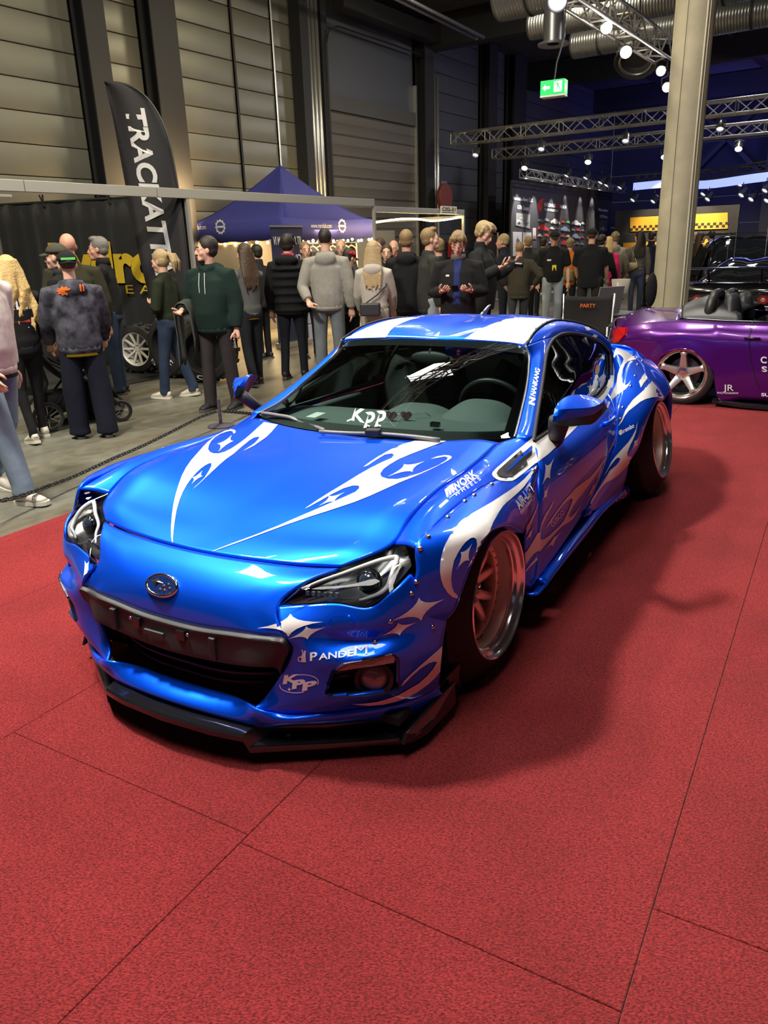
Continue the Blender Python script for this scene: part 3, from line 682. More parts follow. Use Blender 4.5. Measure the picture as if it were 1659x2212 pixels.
# black frit band around the glass
a_, b_ = WS.shape[:2]; cu = WS.copy()
def inset(G, i, j): return G[i, j]
fr = MB()
inn = WS.copy(); off = V3(0, .004, -.004)
top_i = surf([net[-1], lerp(net[-1], net[-2], .75)], 1, 5); bot_i = surf([net[0], net[1]*.7+net[0]*.3], 1, 5)
for sx in (1, -1):
    fr.grid((top_i+off)*[sx, 1, 1]); fr.grid((bot_i+off)*[sx, 1, 1])
    sd = np.array([[n_[-1], lerp(n_[-1], n_[-2], .36)] for n_ in net]); fr.grid((spline(sd, 5)+off)*[sx, 1, 1])
fr.build('windscreen_border', mat('frit_black', (.012, .013, .014), rough=.4), car, smooth=True)
for sx in (1, -1):      # bright trim between glass and pillar
    MB().tube(spline(wsS*[sx, 1, 1]+V3(0, -.003, .004), 5), .005, 6).build('windscreen_trim', mat('satin_trim', (.30, .30, .31), rough=.35, metal=.6), car, smooth=True)
# side glass with black frame
sg_b = np.array([dF[0], C(1200, 922, .748), C(1252, 884, .733), C(1303, 846, .715), C(1320, 797, .66)])
sg_t = np.array([wF[2], wF[5], wT[2], wT[5], wT[7]])
edge_px = np.concatenate([wF, wT[1:], Cs((1320, 797, .66), (1303, 846, .715), (1252, 884, .733), (1200, 922, .748))])
for sx in (1, -1):
    e = edge_px*[sx, 1, 1]
    loop = np.concatenate([spline(e[:14], 4), spline(e[13:], 4)[1:]])
    cen = loop.mean(0); cen[0] = .69*sx
    # dome the pane gently outward from its outline
    rings = [loop, loop+(cen-loop)*.35+V3(.012*sx, 0, 0), loop+(cen-loop)*.7+V3(.018*sx, 0, 0), np.repeat((cen+V3(.02*sx, 0, 0))[None], len(loop), 0)]
    rings = [np.concatenate([r, r[:1]]) for r in rings]
    MB().grid(np.array(rings)-V3(.010*sx, 0, 0)).build('side_window', GLASSD if sx > 0 else GLASSC, car, smooth=True, out=(0, 1.2, .5), weld=True)
    MB().tube(np.concatenate([loop, loop[:1]]), .010, 6, caps=False).build('window_seal', BLACKM, car, smooth=True)
    pb_, pt_ = C(1291, 838, .70)*[sx, 1, 1], C(1262, 731, .578)*[sx, 1, 1]
    MB().tube(spline(np.array([pt_, lerp(pt_, pb_, .5)+V3(.012*sx, 0, 0), pb_]), 5), .014, 6).build('window_divider', BLACKM, car, smooth=True)
    MB().tube(spline(np.array([C(1169, 842, .668), C(1178, 890, .70), C(1190, 930, .748)])*[sx, 1, 1], 5), .008, 6).build('window_divider', BLACKM, car, smooth=True)
# rear screen
net = [[lerp(c, s, q)+V3(0, 0, .02*math.sin(math.pi*q)) for q in (0, .4, .8, 1)] for c, s in (((0, 2.48, 1.12), (.56, 2.46, 1.05)), ((0, 2.72, 1.05), (.60, 2.62, .96)), ((0, 2.95, .945), (.66, 2.78, .885)))]
h = surf(net, 4, 4); MB().grid(np.concatenate([(h*[-1, 1, 1])[:, :0:-1], h], 1)).build('rear_window', GLASSD, car, smooth=True, out=(0, 1.5, .5))
# cowl panel and wipers
b = MB(); G = np.array([[(x, .385+.16*(x/.66)**2-.004, .806) for x in np.linspace(-.64, .64, 15)], [(x, .44+.20*(x/.68)**2, .812) for x in np.linspace(-.66, .66, 15)]])
b.grid(G).build('cowl_panel', BLACKM, car, solid=.01, out=(0, 0, 0))
for L in ([(566, 892), (600, 897), (630, 903), (648, 912), (666, 917), (700, 929)], [(690, 932), (760, 936), (815, 937), (860, 940), (950, 950)]):
    pts = [C(u, v, y=.42+.10*abs(u-750)/200*(1 if u < 750 else .4)) for u, v in L]
    pts = [p if p[2] > .83 else C(u, v, z=.835) for p, (u, v) in zip(pts, L)]
    MB().tube(spline(np.array(pts), 5), (.009), 6).build('wiper', mat('wiper_grey', (.16, .15, .15), rough=.45), car, smooth=True)
p1, p2 = C(790, 933, z=.845), C(822, 934, z=.845); b = MB(); b.bar(p1, p2, .04, .03); b.build('wiper_hinge', BLACKM, car, bevel=.006)

# --- mirrors
def mirror(sx):
    s3 = V3(sx, 1, 1); xs = (.845, .87, .90, .94, .975, 1.0)
    def row(*L): return np.array([C(u, v, x) for (u, v), x in zip(L, xs)])
    xk = xs; xs = (.842, .845, .862, .895, .935, .985); A = row((1199, 882), (1206, 870), (1222, 857.5), (1250, 852.5), (1280, 858.5), (1301, 867)); xs = xk
    K = row((1198, 885.5), (1212, 884.5), (1232, 883), (1258, 881.5), (1283, 878), (1302, 868.5))
    D = row((1193, 912), (1210, 909), (1232, 905), (1258, 900), (1284, 894), (1303, 880))
    E = row((1192, 914), (1208, 918.5), (1228, 921.5), (1256, 918.6), (1285, 912), (1301, 893))
    Bk = A+V3(0, .03, -.006); Eb = E+V3(0, .09, .004)
    top = np.array([spline(r, 4) for r in (Bk, A, lerp(A, K, .5)+V3(0, -.004, .004), K, lerp(K, D, .5)+V3(0, -.006, 0), D)])*s3
    low = np.array([spline(r, 4) for r in (D, E, Eb, Bk)])*s3
    cc = (A+E).mean(0)/2*s3
    o = MB().grid(top).build('mirror_cap', BLUE, car, auto=28, out=tuple(cc)); SHELL.append(o)
    b = MB().grid(low)
    for e in (0, -1): b.add([q for q in (top[0, e], top[1, e], top[3, e], top[5, e], low[1, e], low[2, e])], [(0, 1, 2, 3, 4, 5)])
    b.build('mirror_base', BLACKM, car, auto=30, out=tuple(cc))
    a, e = C(1206, 913, .858)*s3, C(1200, 951, .80)*s3
    MB().tube([a+V3(0, .02, .01), lerp(a, e, .45)+V3(0, .012, 0), e+V3(0, .01, -.004), e+V3(-.03*sx, .02, -.006)], [(.048, .032), (.042, .028), (.034, .024), (.02, .016)], 12).build('mirror_stalk', BLACKM, car, smooth=True)
mirror(1); mirror(-1)
for sx in (1, -1):      # door handle
    p = C(1316, 906, .85)*[sx, 1, 1]; b = MB(); b.tube([p+V3(0, -.11, -.004), p+V3(.022*sx, -.08, 0), p+V3(.024*sx, .02, .004), p+V3(0, .05, .006)], [(.012, .014)]*4, 8); b.build('door_handle', BLUE, car, smooth=True)
# fender vent, fuel-neat black insert with a blue blade
vent = [(1073, 1022), (1082, 1003), (1113, 977), (1128, 972), (1131, 982), (1144, 975), (1143, 990), (1137, 996), (1136, 1006), (1108, 1032), (1083, 1035)]
# --- fixings on the flares
# --- wheels: the dish is the part, tyre, spokes and bolts its pieces
def wheel(c, camber, toe, r, R, sx, wid=.30, depth=.100):
    Mx = Matrix.Translation(Vector(c)) @ Matrix.Rotation(toe*sx, 4, 'Z') @ Matrix.Rotation(-camber*sx, 4, 'Y')
    Mx = Mx @ Matrix(((0, 0, sx, 0), (sx, 0, 0, 0), (0, 1, 0, 0), (0, 0, 0, 1)))     # local z points out of the car
    k = r/.245
    dish = MB().lathe([(.247*k, -.014), (.249*k, -.004), (.245*k, 0), (.240*k, -.003), (.236*k, -.012), (.233*k, -.016), (.224*k, -.020), (.219*k, -.024), (.217*k, -.034), (.214*k, -.038), (.211*k, -.060)]+[(.208*k, -.066), (.203*k, -depth), (.196*k, -depth-.004), (.196*k, -depth-.05), (.205*k, -wid), (.245*k, -wid), (.247*k, -wid+.014), (.21*k, -wid+.03), (.21*k, -.04)], 72, Mx, closed=True).build('wheel_rim', CHROME, car, auto=30)
    MB().lathe([(.2105*k, -.052), (.2075*k, -.064), (.2025*k, -depth+.001)], 60, Mx).build('dish_wall', BARREL, dish, smooth=True)
    MB().lathe([(.246*k, -.010), (.252*k, -.006), (.262, -.010), (.285, -.030), (R-.022, -.066), (R-.006, -.078), (R, -.095), (R, -.118), (R-.006, -.121), (R-.006, -.128), (R, -.131), (R, -.160), (R-.006, -.163), (R-.006, -.170), (R, -.173), (R, -.200), (R-.006, -.203), (R-.006, -.210), (R, -.213), (R-.004, -.240), (R-.03, -.262), (.262, -wid), (.246*k, -wid+.008)], 72, Mx).build('tyre', RUBBER, dish, auto=28)
    b = MB(); b.lathe([(.002, -depth-.075), (.13, -depth-.085), (.155, -depth-.085), (.155, -depth-.10)], 40, Mx); b.build('brake_disc', mat('disc_iron', (.16, .15, .15), rough=.35, metal=.9), dish, auto=40)
    hub = MB().lathe([(.196*k, -depth-.05), (.196*k, -depth-.002), (.186*k, -depth+.006), (.176*k, -depth+.002), (.174*k, -depth-.012), (.174*k, -depth-.05)], 60, Mx).build('spoke_ring', COPPER, dish, auto=30)
    for q in range(10):
        a = 2*math.pi*q/10+.12; a2 = a+(.11 if q % 2 == 0 else -.11)
        b = MB(); prev = None
        def at(rad, ang, h): return Mx @ Vector((rad*math.cos(ang), rad*math.sin(ang), h))
        rows = []
        for t in np.linspace(0, 1, 5):
            rad = .045+t*.138*k; ang = a+(a2-a)*(1-t); w = (.030-.012*t)/rad; h = -depth-.006-.028*(1-t)**1.6
            rows.append([at(rad, ang-w, h-.018), at(rad, ang-w*.72, h), at(rad, ang, h+.006), at(rad, ang+w*.72, h), at(rad, ang+w, h-.018)])
        b.grid(np.array(rows)); b.build('spoke', COPPER, dish, auto=50, solid=.004, out=tuple(Mx @ Vector((0, 0, -.4))))
    b = MB(); b.lathe([(.066, -depth-.06), (.064, -depth-.036), (.055, -depth-.030), (.034, -depth-.030), (.032, -depth-.014), (.024, -depth-.010), (.0005, -depth-.009)], 36, Mx); b.build('hub_cap', COPPER, dish, auto=30)
    for q in range(5):
        a = 2*math.pi*q/5; b = MB(); b.lathe([(.009, -depth-.03), (.009, -depth-.012), (.006, -depth-.008), (.0003, -depth-.008)], 6, Mx @ Matrix.Translation((.05*math.cos(a), .05*math.sin(a), 0))); b.build('wheel_nut', STEEL, dish)
    b = MB()
    for q in range(30):
        a = 2*math.pi*q/30; b.lathe([(.0045, -depth+.001), (.0045, -depth+.010), (.0003, -depth+.011)], 6, Mx @ Matrix.Translation((.186*k*math.cos(a), .186*k*math.sin(a), 0)))
    o = b.build('rim_bolts', STEEL, dish); o['kind'] = 'stuff'
for sx in (1, -1):
    wheel((.850*sx, .044, .355), .056, -.032, .245, .350, sx)
    wheel((.969*sx, 2.616, .381), .170, -.045, .243, .352, sx, wid=.31)
    for y0, zc, rr_, x0, x1 in ((.044, .36, .385, .52, .80), (2.616, .40, .40, .55, .86)):      # arch liners
        b = MB(); Mx = Matrix(((0, 0, sx, 0), (1, 0, 0, y0), (0, 1, 0, zc), (0, 0, 0, 1)))
        b.lathe([(rr_, x1), (rr_, x0), (.02, x0)], 20, Mx, a0=-.35, a1=math.pi+.35); b.build('arch_liner', mat('liner_black', (.006, .006, .007), rough=.9), car)
b = MB(); b.box((0, 1.35, .155), (1.50, 3.9, .03)); b.build('underbody', mat('liner_black', (.006, .006, .007)), car)
# --- cabin
TRIM = mat('dash_grey', (.10, .115, .112), rough=.75); SEATM = mat('seat_cloth', (.022, .024, .026), rough=.85)
def both_sides(half): return np.concatenate([(half*[-1, 1, 1])[:, :0:-1], half], 1)
half = surf([[(0, .43, .79), (.3, .46, .79), (.55, .54, .79), (.655, .66, .785)], [(0, .62, .80), (.3, .64, .80), (.55, .70, .80), (.66, .78, .795)],
             [(0, .90, .82), (.3, .90, .815), (.55, .92, .81), (.665, .95, .80)], [(0, 1.02, .80), (.3, 1.01, .795), (.55, 1.02, .79), (.665, 1.03, .78)], [(0, 1.05, .62), (.3, 1.05, .62), (.55, 1.05, .62), (.66, 1.05, .62)]], 4, 5)
MB().grid(both_sides(half)).build('dashboard', TRIM, car, smooth=True, solid=.01, out=(0, .8, .5))
for xc, w, y0, y1, h in ((.36, .20, .80, 1.06, .095), (.02, .19, .86, 1.05, .055)):
    g = [[(xc+w*a, lerp(y0, y1, t)+.02*abs(a), .79+h*math.sin(min(1, t*1.25)*math.pi*.5)*max(0, 1-abs(a)**2.6)) for a in np.linspace(-1, 1, 13)] for t in (0, .25, .5, .8, 1)]
    g.append([(p[0], p[1]+.005, .74) for p in g[-1]])
    MB().grid(surf(np.array(g), 3, 2)).build('instrument_hood' if xc > .1 else 'centre_vent', TRIM, car, smooth=True)
# steering wheel
Mx = Matrix.Translation((.36, 1.20, .80)) @ Vector((0, 1, .42)).to_track_quat('Z', 'Y').to_matrix().to_4x4()
b = MB(); b.lathe([(.180+.014*math.cos(t), .014*math.sin(t)) for t in np.linspace(0, 2*math.pi, 10, endpoint=False)], 40, Mx, closed=True)
sw = b.build('steering_wheel', mat('leather_black', (.015, .015, .016), rough=.4), car, smooth=True)
b = MB(); b.ball((0, 0, -.02), (.062, .055, .03), 14, 8); b.v = [tuple(Mx @ Vector(q)) for q in b.v]; b.build('steering_boss', BLACKM, sw, smooth=True)
for a in (0, math.pi, -math.pi/2):
    b = MB(); b.bar(Mx @ Vector((.05*math.cos(a), .05*math.sin(a), -.012)), Mx @ Vector((.175*math.cos(a), .175*math.sin(a), 0)), .03, .012); b.build('steering_spoke', BLACKM, sw, bevel=.004)
# seats
for xc in (.36, -.36):
    g = [[(xc+.25*a, y, z+(.05*abs(a)**3)) for a in np.linspace(-1, 1, 9)] for y, z in ((1.22, .36), (1.32, .40), (1.5, .38), (1.68, .36))]
    st = MB().grid(surf(np.array(g), 3, 2)).build('seat', SEATM, car, smooth=True, solid=.10, out=(xc, 1.5, 0))
    g = [[(xc+w*a, y-.06*abs(a)**3, z) for a in np.linspace(-1, 1, 9)] for y, z, w in ((1.68, .38, .24), (1.74, .56, .25), (1.80, .74, .25), (1.86, .88, .21), (1.88, .92, .16))]
    MB().grid(surf(np.array(g), 3, 2)).build('seat_back', SEATM, st, smooth=True, solid=.10, out=(xc, 3, .6))
    b = MB(); b.ball((xc, 1.89, 1.0), (.13, .05, .085), 14, 8); b.build('head_rest', SEATM, st, smooth=True)
for sx in (1, -1):
    b = MB(); b.grid(surf([[(.735*sx, .70, .765), (.725*sx, 1.2, .765), (.70*sx, 1.95, .765)], [(.675*sx, .72, .775), (.665*sx, 1.2, .775), (.64*sx, 1.95, .775)], [(.67*sx, .72, .70), (.66*sx, 1.2, .70), (.63*sx, 1.95, .70)], [(.70*sx, .72, .30), (.69*sx, 1.2, .30), (.66*sx, 1.95, .30)]], 3, 4)); b.build('door_card', mat('door_trim_grey', (.17, .19, .175), rough=.6), car, auto=60)
b = MB(); b.box((0, 1.3, .22), (1.40, 1.9, .03)); b.build('cabin_floor', BLACKM, car)
b = MB(); b.grid(surf([[(-.62, 2.1, .3), (0, 2.1, .3), (.62, 2.1, .3)], [(-.60, 2.3, .70), (0, 2.32, .70), (.60, 2.3, .70)], [(-.60, 2.75, .84), (0, 2.8, .86), (.60, 2.75, .84)]], 3, 3)); b.build('rear_bulkhead', SEATM, car, smooth=True)
for sx in (1, -1): b = MB(); b.grid(surf([[(.655*sx, 1.9, .80), (.63*sx, 2.25, .84), (.60*sx, 2.5, .88)], [(.62*sx, 1.9, .55), (.60*sx, 2.25, .6), (.58*sx, 2.55, .6)], [(.64*sx, 1.9, .25), (.62*sx, 2.25, .3), (.6*sx, 2.6, .3)]], 3, 3)); b.build('rear_trim', SEATM, car, smooth=True)
b = MB(); b.box((0, .42, .55), (1.3, .02, .5)); b.build('firewall', BLACKM, car)
half = surf(np.array(rr)[:, :, :]-V3(0, 0, .03), 2, 2); MB().grid(both_sides(half)).build('headliner', mat('headliner_black', (.02, .022, .024), rough=.9), car, smooth=True)
b = MB(); b.ball((0, 1.20, 1.055), (.115, .018, .035), 16, 8); rm = b.build('rear_view_mirror', BLACKM, car, smooth=True)
b = MB(); b.tube([(0, 1.195, 1.075), (0, 1.215, 1.12)], .01, 8); b.build('mirror_arm', BLACKM, rm)
# --- graphics: vinyl cut to shape and laid on the panels
def shell_tree(obs):
    vs, fs = [], []
    for o in obs:
        k = len(vs); vs += [v.co.copy() for v in o.data.vertices]; fs += [tuple(i+k for i in p.vertices) for p in o.data.polygons]
    return BVHTree.FromPolygons(vs, fs)
TREE = shell_tree(SHELL); ROOFT = shell_tree([o for o in SHELL if o.name.startswith('roof') and 'rail' not in o.name])
ORG = Vector(CAR_O)
def lay(u, v, tree, lift):
    d = Vector(car_ray(u, v)).normalized(); hit, n, i, dist = tree.ray_cast(ORG, d)
    if hit is None: return None
    if n.dot(d) > 0: n = -n
    return hit+n*lift, n
def vinyl(name, polys, m=WHT, tree=None, lift=.0022, step=7.0, raw=None, label=None, parent=None, jump=.10, far=True):
    "polys: outlines in sight-line coordinates (or raw=(verts, faces) for letters)"
    tree = tree or TREE
    if raw is None:
        V, F = [], []
        for poly in polys:
            pts = []
            n = len(poly)
            for i in range(n):
                a, b_ = np.array(poly[i], float), np.array(poly[(i+1) % n], float); L = np.linalg.norm(b_-a); k = max(1, int(L/step))
                for j in range(k): pts.append(tuple(a+(b_-a)*j/k))
            m0 = len(pts); xs = [p[0] for p in pts]; ys = [p[1] for p in pts]
            gx = np.arange(min(xs)+step/2, max(xs), step); gy = np.arange(min(ys)+step/2, max(ys), step)
            for x in gx:
                for y in gy:
                    if inside((x, y), pts[:m0]): pts.append((x, y))
            r = geometry.delaunay_2d_cdt([Vector(p) for p in pts], [(i, (i+1) % m0) for i in range(m0)], [], 0, 1e-4)
            v2, f2 = r[0], r[2]; k0 = len(V); V += [tuple(q) for q in v2]
            for f in f2:
                c = sum((Vector(v2[i]) for i in f), Vector((0, 0)))/len(f)
                if inside(c, pts[:m0]): F.append(tuple(i+k0 for i in f))
    else: V, F = raw
    P3 = [lay(u, v, tree, lift) for u, v in V]
    if far: mx = float(np.median([q[0].x for q in P3 if q] or [0])); P3 = [q if q and q[0].x > mx-.28 else None for q in P3]
    b = MB(); ids = {}
    for f in F:
        if any(P3[i] is None for i in f): continue
        q = [P3[i][0] for i in f]
        if max((q[i]-q[i-1]).length for i in range(len(q))) > jump: continue
        nn = (q[1]-q[0]).cross(q[2]-q[0])
        if nn.dot(q[0]-ORG) > 0: f = f[::-1]
        g = []
        for i in f:
            if i not in ids: ids[i] = len(b.v); b.v.append(tuple(P3[i][0]))
            g.append(ids[i])
        b.f.append(tuple(g))
    if not b.f: return None
    o = b.build(name, m, parent or car, smooth=True)
    if label: o['label'] = label
    return o
def Q(off, s, pts): return [(off[0]+x/s, off[1]+y/s) for x, y in pts]
def star(c, tips, k=.10, n=5):
    "four-pointed star with hollow sides"
    c = np.array(c, float); out = []
    for i in range(4):
        a, b_ = np.array(tips[i], float), np.array(tips[(i+1) % 4], float); m = c+k*((a-c)+(b_-c))
        for t in np.linspace(0, 1, n, endpoint=False): out.append(tuple((1-t)**2*a+2*t*(1-t)*m+t*t*b_))
    return out
def smooth_poly(pts, per=3):
    return pts
H1, H2, H3, H4, H5, H6, H7, HB_ = ((350, 890), 5.53), ((450, 930), 3.0164), ((930, 940), 5.82), ((1100, 930), 6.381), ((1230, 700), 7.541), ((1240, 880), 9.217), ((1040, 920), 10.37), ((600, 1280), 4.608)
vinyl('flame_graphic', far=False, polys=[Q(*H1, [(1220, 125), (1150, 185), (1080, 250), (1000, 320), (920, 380), (830, 440), (750, 480), (680, 500), (620, 500), (575, 485), (550, 450), (560, 400), (590, 350), (640, 300), (700, 265), (770, 240), (820, 230), (850, 240), (850, 262), (875, 255), (882, 235), (865, 215), (820, 212), (760, 225), (690, 260), (620, 305), (550, 360), (490, 420), (420, 500), (350, 580), (290, 665), (240, 760), (200, 870), (165, 990), (140, 1100), (120, 1230), (110, 1370), (112, 1500), (122, 1580), (130, 1570), (138, 1450), (150, 1330), (175, 1180), (210, 1060), (250, 960), (300, 870), (350, 800), (410, 730), (470, 675), (520, 640), (570, 615), (592, 620), (590, 650), (560, 710), (510, 790), (450, 850), (368, 925), (430, 875), (520, 790), (600, 715), (680, 640), (760, 570), (860, 500), (950, 420), (1000, 380), (1050, 340), (1100, 310), (1150, 300), (1165, 305), (1150, 330), (1110, 375), (1060, 410), (970, 468), (1030, 440), (1100, 405), (1180, 350), (1250, 300), (1310, 240), (1360, 180), (1385, 155)])])
vinyl('star_graphic', [Q(*H1, star((765, 372), [(835, 278), (855, 350), (675, 478), (660, 385)], .16))])
vinyl('star_graphic', [Q(*H1, star((428, 778), [(485, 703), (484, 772), (355, 865), (362, 790)], .16))])
vinyl('flame_graphic', far=False, polys=[Q(*H2, [(1345, 70), (1270, 90), (1190, 125), (1110, 170), (1050, 210), (1010, 240), (1040, 230), (1100, 190), (1150, 160), (1195, 152), (1210, 162), (1195, 182), (1140, 205), (1060, 245), (980, 290), (900, 340), (800, 400), (720, 450), (630, 510), (660, 498), (730, 460), (800, 420), (880, 380), (940, 362), (980, 362), (985, 378), (960, 402), (900, 430), (820, 465), (740, 500), (600, 560), (450, 625), (300, 685), (150, 740), (10, 795), (30, 790), (200, 730), (350, 675), (500, 620), (650, 568), (800, 520), (950, 470), (1050, 430), (1150, 385), (1250, 340), (1350, 300), (1450, 255), (1530, 215), (1570, 193), (1588, 178), (1575, 166), (1540, 163), (1490, 172), (1450, 188), (1490, 181), (1540, 172), (1562, 179), (1552, 196), (1500, 228), (1440, 255), (1380, 280), (1300, 305), (1230, 320), (1170, 318), (1130, 305), (1120, 285), (1140, 255), (1180, 225), (1240, 190), (1310, 160), (1400, 125), (1480, 95), (1550, 70)])])
vinyl('star_graphic', [Q(*H2, star((1303, 244), [(1275, 222), (1410, 203), (1332, 272), (1168, 304)], .14))])
vinyl('star_graphic', [Q(*H2, star((808, 448), [(785, 428), (888, 405), (822, 468), (722, 493)], .14))])
vinyl('roof_stripe', [[(744, 732), (768, 720), (792, 708.5), (818, 698.5), (842, 692), (867, 687.5), (890, 686), (908, 686.5), (885, 692), (867, 699), (852, 707), (843, 715), (834, 729)]], step=5, tree=ROOFT, jump=.35, far=False)
vinyl('roof_stripe', [[(1003, 732.5), (1030, 734.5), (1070, 737), (1100, 739.5), (1131, 744), (1140, 735), (1150, 722), (1160, 713), (1173, 704), (1188, 698), (1200, 695), (1208, 693), (1190, 690), (1163, 688), (1124, 686.5), (1093, 690), (1062, 701), (1030, 715)]], step=5, tree=ROOFT, jump=.35, far=False)
vinyl('crescent_graphic', [Q(*H3, [(390, 2050), (330, 2050), (270, 2030), (210, 1980), (160, 1900), (130, 1820), (115, 1720), (120, 1600), (145, 1480), (185, 1370), (240, 1270), (320, 1170), (410, 1080), (520, 990), (640, 920), (760, 850), (880, 770), (1000, 690), (1100, 620), (1180, 550), (1250, 470), (1300, 410), (1335, 380), (1320, 430), (1270, 500), (1230, 570), (1170, 650), (1100, 720), (1020, 790), (940, 860), (900, 900), (860, 960), (820, 1030), (780, 1100), (740, 1210), (700, 1320), (650, 1400), (600, 1470), (540, 1560), (490, 1630), (460, 1665), (490, 1600), (540, 1520), (570, 1440), (580, 1370), (570, 1310), (540, 1290), (500, 1295), (440, 1340), (390, 1400), (340, 1480), (290, 1580), (265, 1700), (255, 1800), (265, 1900), (290, 1970), (340, 2020)])])
vinyl('star_graphic', [Q(*H3, star((432, 1508), [(520, 1360), (482, 1577), (318, 1692), (372, 1468)], .14))])
# belt stripe from the fender vent round the side window
vinyl('belt_stripe', [Q(*H7, [(245, 1040), (330, 950), (450, 850), (600, 720), (750, 590), (900, 470), (1000, 385), (1100, 300), (1145, 260), (1158, 380), (1300, 268), (1400, 190), (1400, 700), (1350, 740), (1240, 830), (1210, 840), (1100, 930), (950, 1050), (850, 1130), (760, 1200), (680, 1240), (560, 1245), (420, 1235), (330, 1200), (260, 1150), (228, 1100)])])
NOMIR = shell_tree([o for o in SHELL if not o.name.startswith('mirror')])
vinyl('belt_stripe', [[(1175, 939), (1200, 923), (1252, 885), (1303, 847), (1312, 830), (1318, 806), (1321, 766), (1325, 782), (1328, 801), (1327, 819), (1323, 837), (1315, 848), (1302, 866), (1275, 893), (1248, 920), (1226, 942), (1204, 963), (1185, 980), (1175, 988)]], tree=NOMIR)
vinyl('fender_vent', [Q(*H7, [(870, 565), (910, 625), (1090, 500), (1105, 530), (1115, 660), (985, 775), (1015, 875), (730, 1100), (660, 1155), (560, 1170), (430, 1160), (340, 1120), (320, 1080), (360, 1010), (600, 800)])], m=DARKG, lift=.006)
vinyl('vent_blade', [Q(*H7, [(495, 1062), (560, 1000), (760, 800), (930, 640), (1085, 500), (1105, 540), (1085, 610), (850, 790), (660, 970), (540, 1050)])], m=BLUE, lift=.016)
vinyl('flame_graphic', [Q(*H4, [(495, 1348), (530, 1280), (590, 1190), (660, 1090), (740, 980), (820, 890), (900, 800), (1000, 720), (1100, 650), (1170, 570), (1240, 480), (1300, 390), (1350, 335), (1310, 410), (1260, 500), (1200, 600), (1120, 710), (1060, 790), (1000, 870), (930, 960), (870, 1050), (830, 1130), (815, 1180), (830, 1195), (870, 1170), (920, 1110), (960, 1050), (985, 1010), (960, 1070), (910, 1160), (860, 1230), (800, 1270), (720, 1320), (650, 1390), (580, 1470), (500, 1560), (440, 1640), (400, 1690), (385, 1780), (330, 1830), (280, 1880), (225, 1950), (228, 1920), (280, 1850), (340, 1780), (380, 1710), (380, 1665), (340, 1690), (280, 1760), (225, 1850), (215, 1760), (210, 1690), (245, 1650), (300, 1560), (370, 1440), (425, 1345), (440, 1270), (490, 1150), (550, 1060), (620, 935), (580, 1050), (520, 1160), (470, 1260), (445, 1320), (430, 1400), (425, 1480), (430, 1505), (480, 1490), (540, 1450), (600, 1390), (680, 1320), (740, 1250), (780, 1170), (820, 1080), (850, 1000), (865, 950), (855, 935), (830, 940), (790, 970), (720, 1040), (650, 1140), (590, 1230), (540, 1300)])], step=5)
vinyl('flame_graphic', [Q(*H4, [(405, 925), (390, 1000), (365, 1080), (325, 1160), (285, 1240), (240, 1310), (215, 1380), (120, 1400), (145, 1470), (200, 1450), (245, 1400), (280, 1330), (310, 1250), (350, 1150), (385, 1040)])], step=5)
for c, t in (((530, 560), [(612, 380), (558, 668), (445, 760), (490, 468)]), ((495, 870), [(550, 745), (512, 925), (455, 970), (480, 830)]), ((287, 1420), [(345, 1305), (292, 1465), (190, 1560), (275, 1390)]), ((610, 1500), [(718, 1385), (592, 1600), (480, 1650), (610, 1460)]), ((1135, 820), [(1220, 680), (1127, 890), (1045, 950), (1150, 740)])):
    vinyl('star_graphic', [Q(*H4, star(c, t, .12))], step=4)
vinyl('flame_graphic', [Q(*H6, [(1262, 275), (1250, 330), (1220, 450), (1160, 570), (1080, 690), (980, 800), (900, 890), (820, 980), (760, 1060), (730, 1100), (690, 1180), (640, 1270), (585, 1360), (640, 1290), (700, 1190), (760, 1110), (800, 1060), (850, 1010), (895, 1005), (910, 1030), (890, 1080), (840, 1150), (780, 1200), (720, 1250), (690, 1285), (670, 1330), (600, 1440), (520, 1560), (440, 1680), (350, 1830), (260, 1990), (190, 2150), (240, 2070), (330, 1930), (420, 1780), (500, 1650), (560, 1570), (640, 1490), (720, 1450), (820, 1390), (900, 1320), (1000, 1220), (1070, 1140), (1120, 1070), (1220, 980), (1270, 900), (1295, 820), (1310, 730), (1290, 830), (1240, 890), (1170, 960), (1110, 985), (1060, 970), (1050, 920), (1070, 860), (1120, 740), (1180, 620), (1230, 490)])], step=4)
vinyl('star_graphic', [Q(*H6, star((1225, 715), [(1310, 560), (1248, 765), (1130, 880), (1195, 665)], .14))], step=4)
vinyl('flame_graphic', [Q(*H6, [(848, 480), (800, 600), (745, 740), (670, 905), (690, 900), (765, 760), (790, 760), (800, 700), (830, 590)])], step=4)
vinyl('flame_graphic', [Q(*H5, [(760, 390), (735, 440), (720, 520), (730, 560), (760, 510), (800, 495), (850, 530), (880, 575), (860, 640), (820, 730), (790, 830), (770, 950), (740, 1030), (690, 1120), (650, 1220), (610, 1330), (585, 1440), (640, 1320), (700, 1230), (780, 1160), (850, 1110), (920, 1060), (960, 1010), (985, 960), (995, 925), (960, 975), (920, 998), (880, 980), (855, 930), (850, 840), (865, 740), (900, 660), (950, 610), (1020, 595), (1080, 580), (1110, 550), (1080, 520), (1000, 480), (900, 440), (800, 400)])], step=4)
vinyl('flame_graphic', [Q(*H5, [(1335, 925), (1300, 970), (1230, 1060), (1130, 1150), (1040, 1230), (960, 1330), (900, 1430), (860, 1530), (787, 1673), (850, 1600), (900, 1500), (960, 1420), (1050, 1350), (1150, 1270), (1250, 1220), (1350, 1195), (1440, 1190), (1500, 1220), (1540, 1265), (1535, 1190), (1480, 1110), (1400, 1000)])], step=4)
vinyl('maker_sticker', [Q(*H5, [(1220, 800), (1270, 890), (1210, 960), (1160, 1040), (1130, 940)])], step=4)
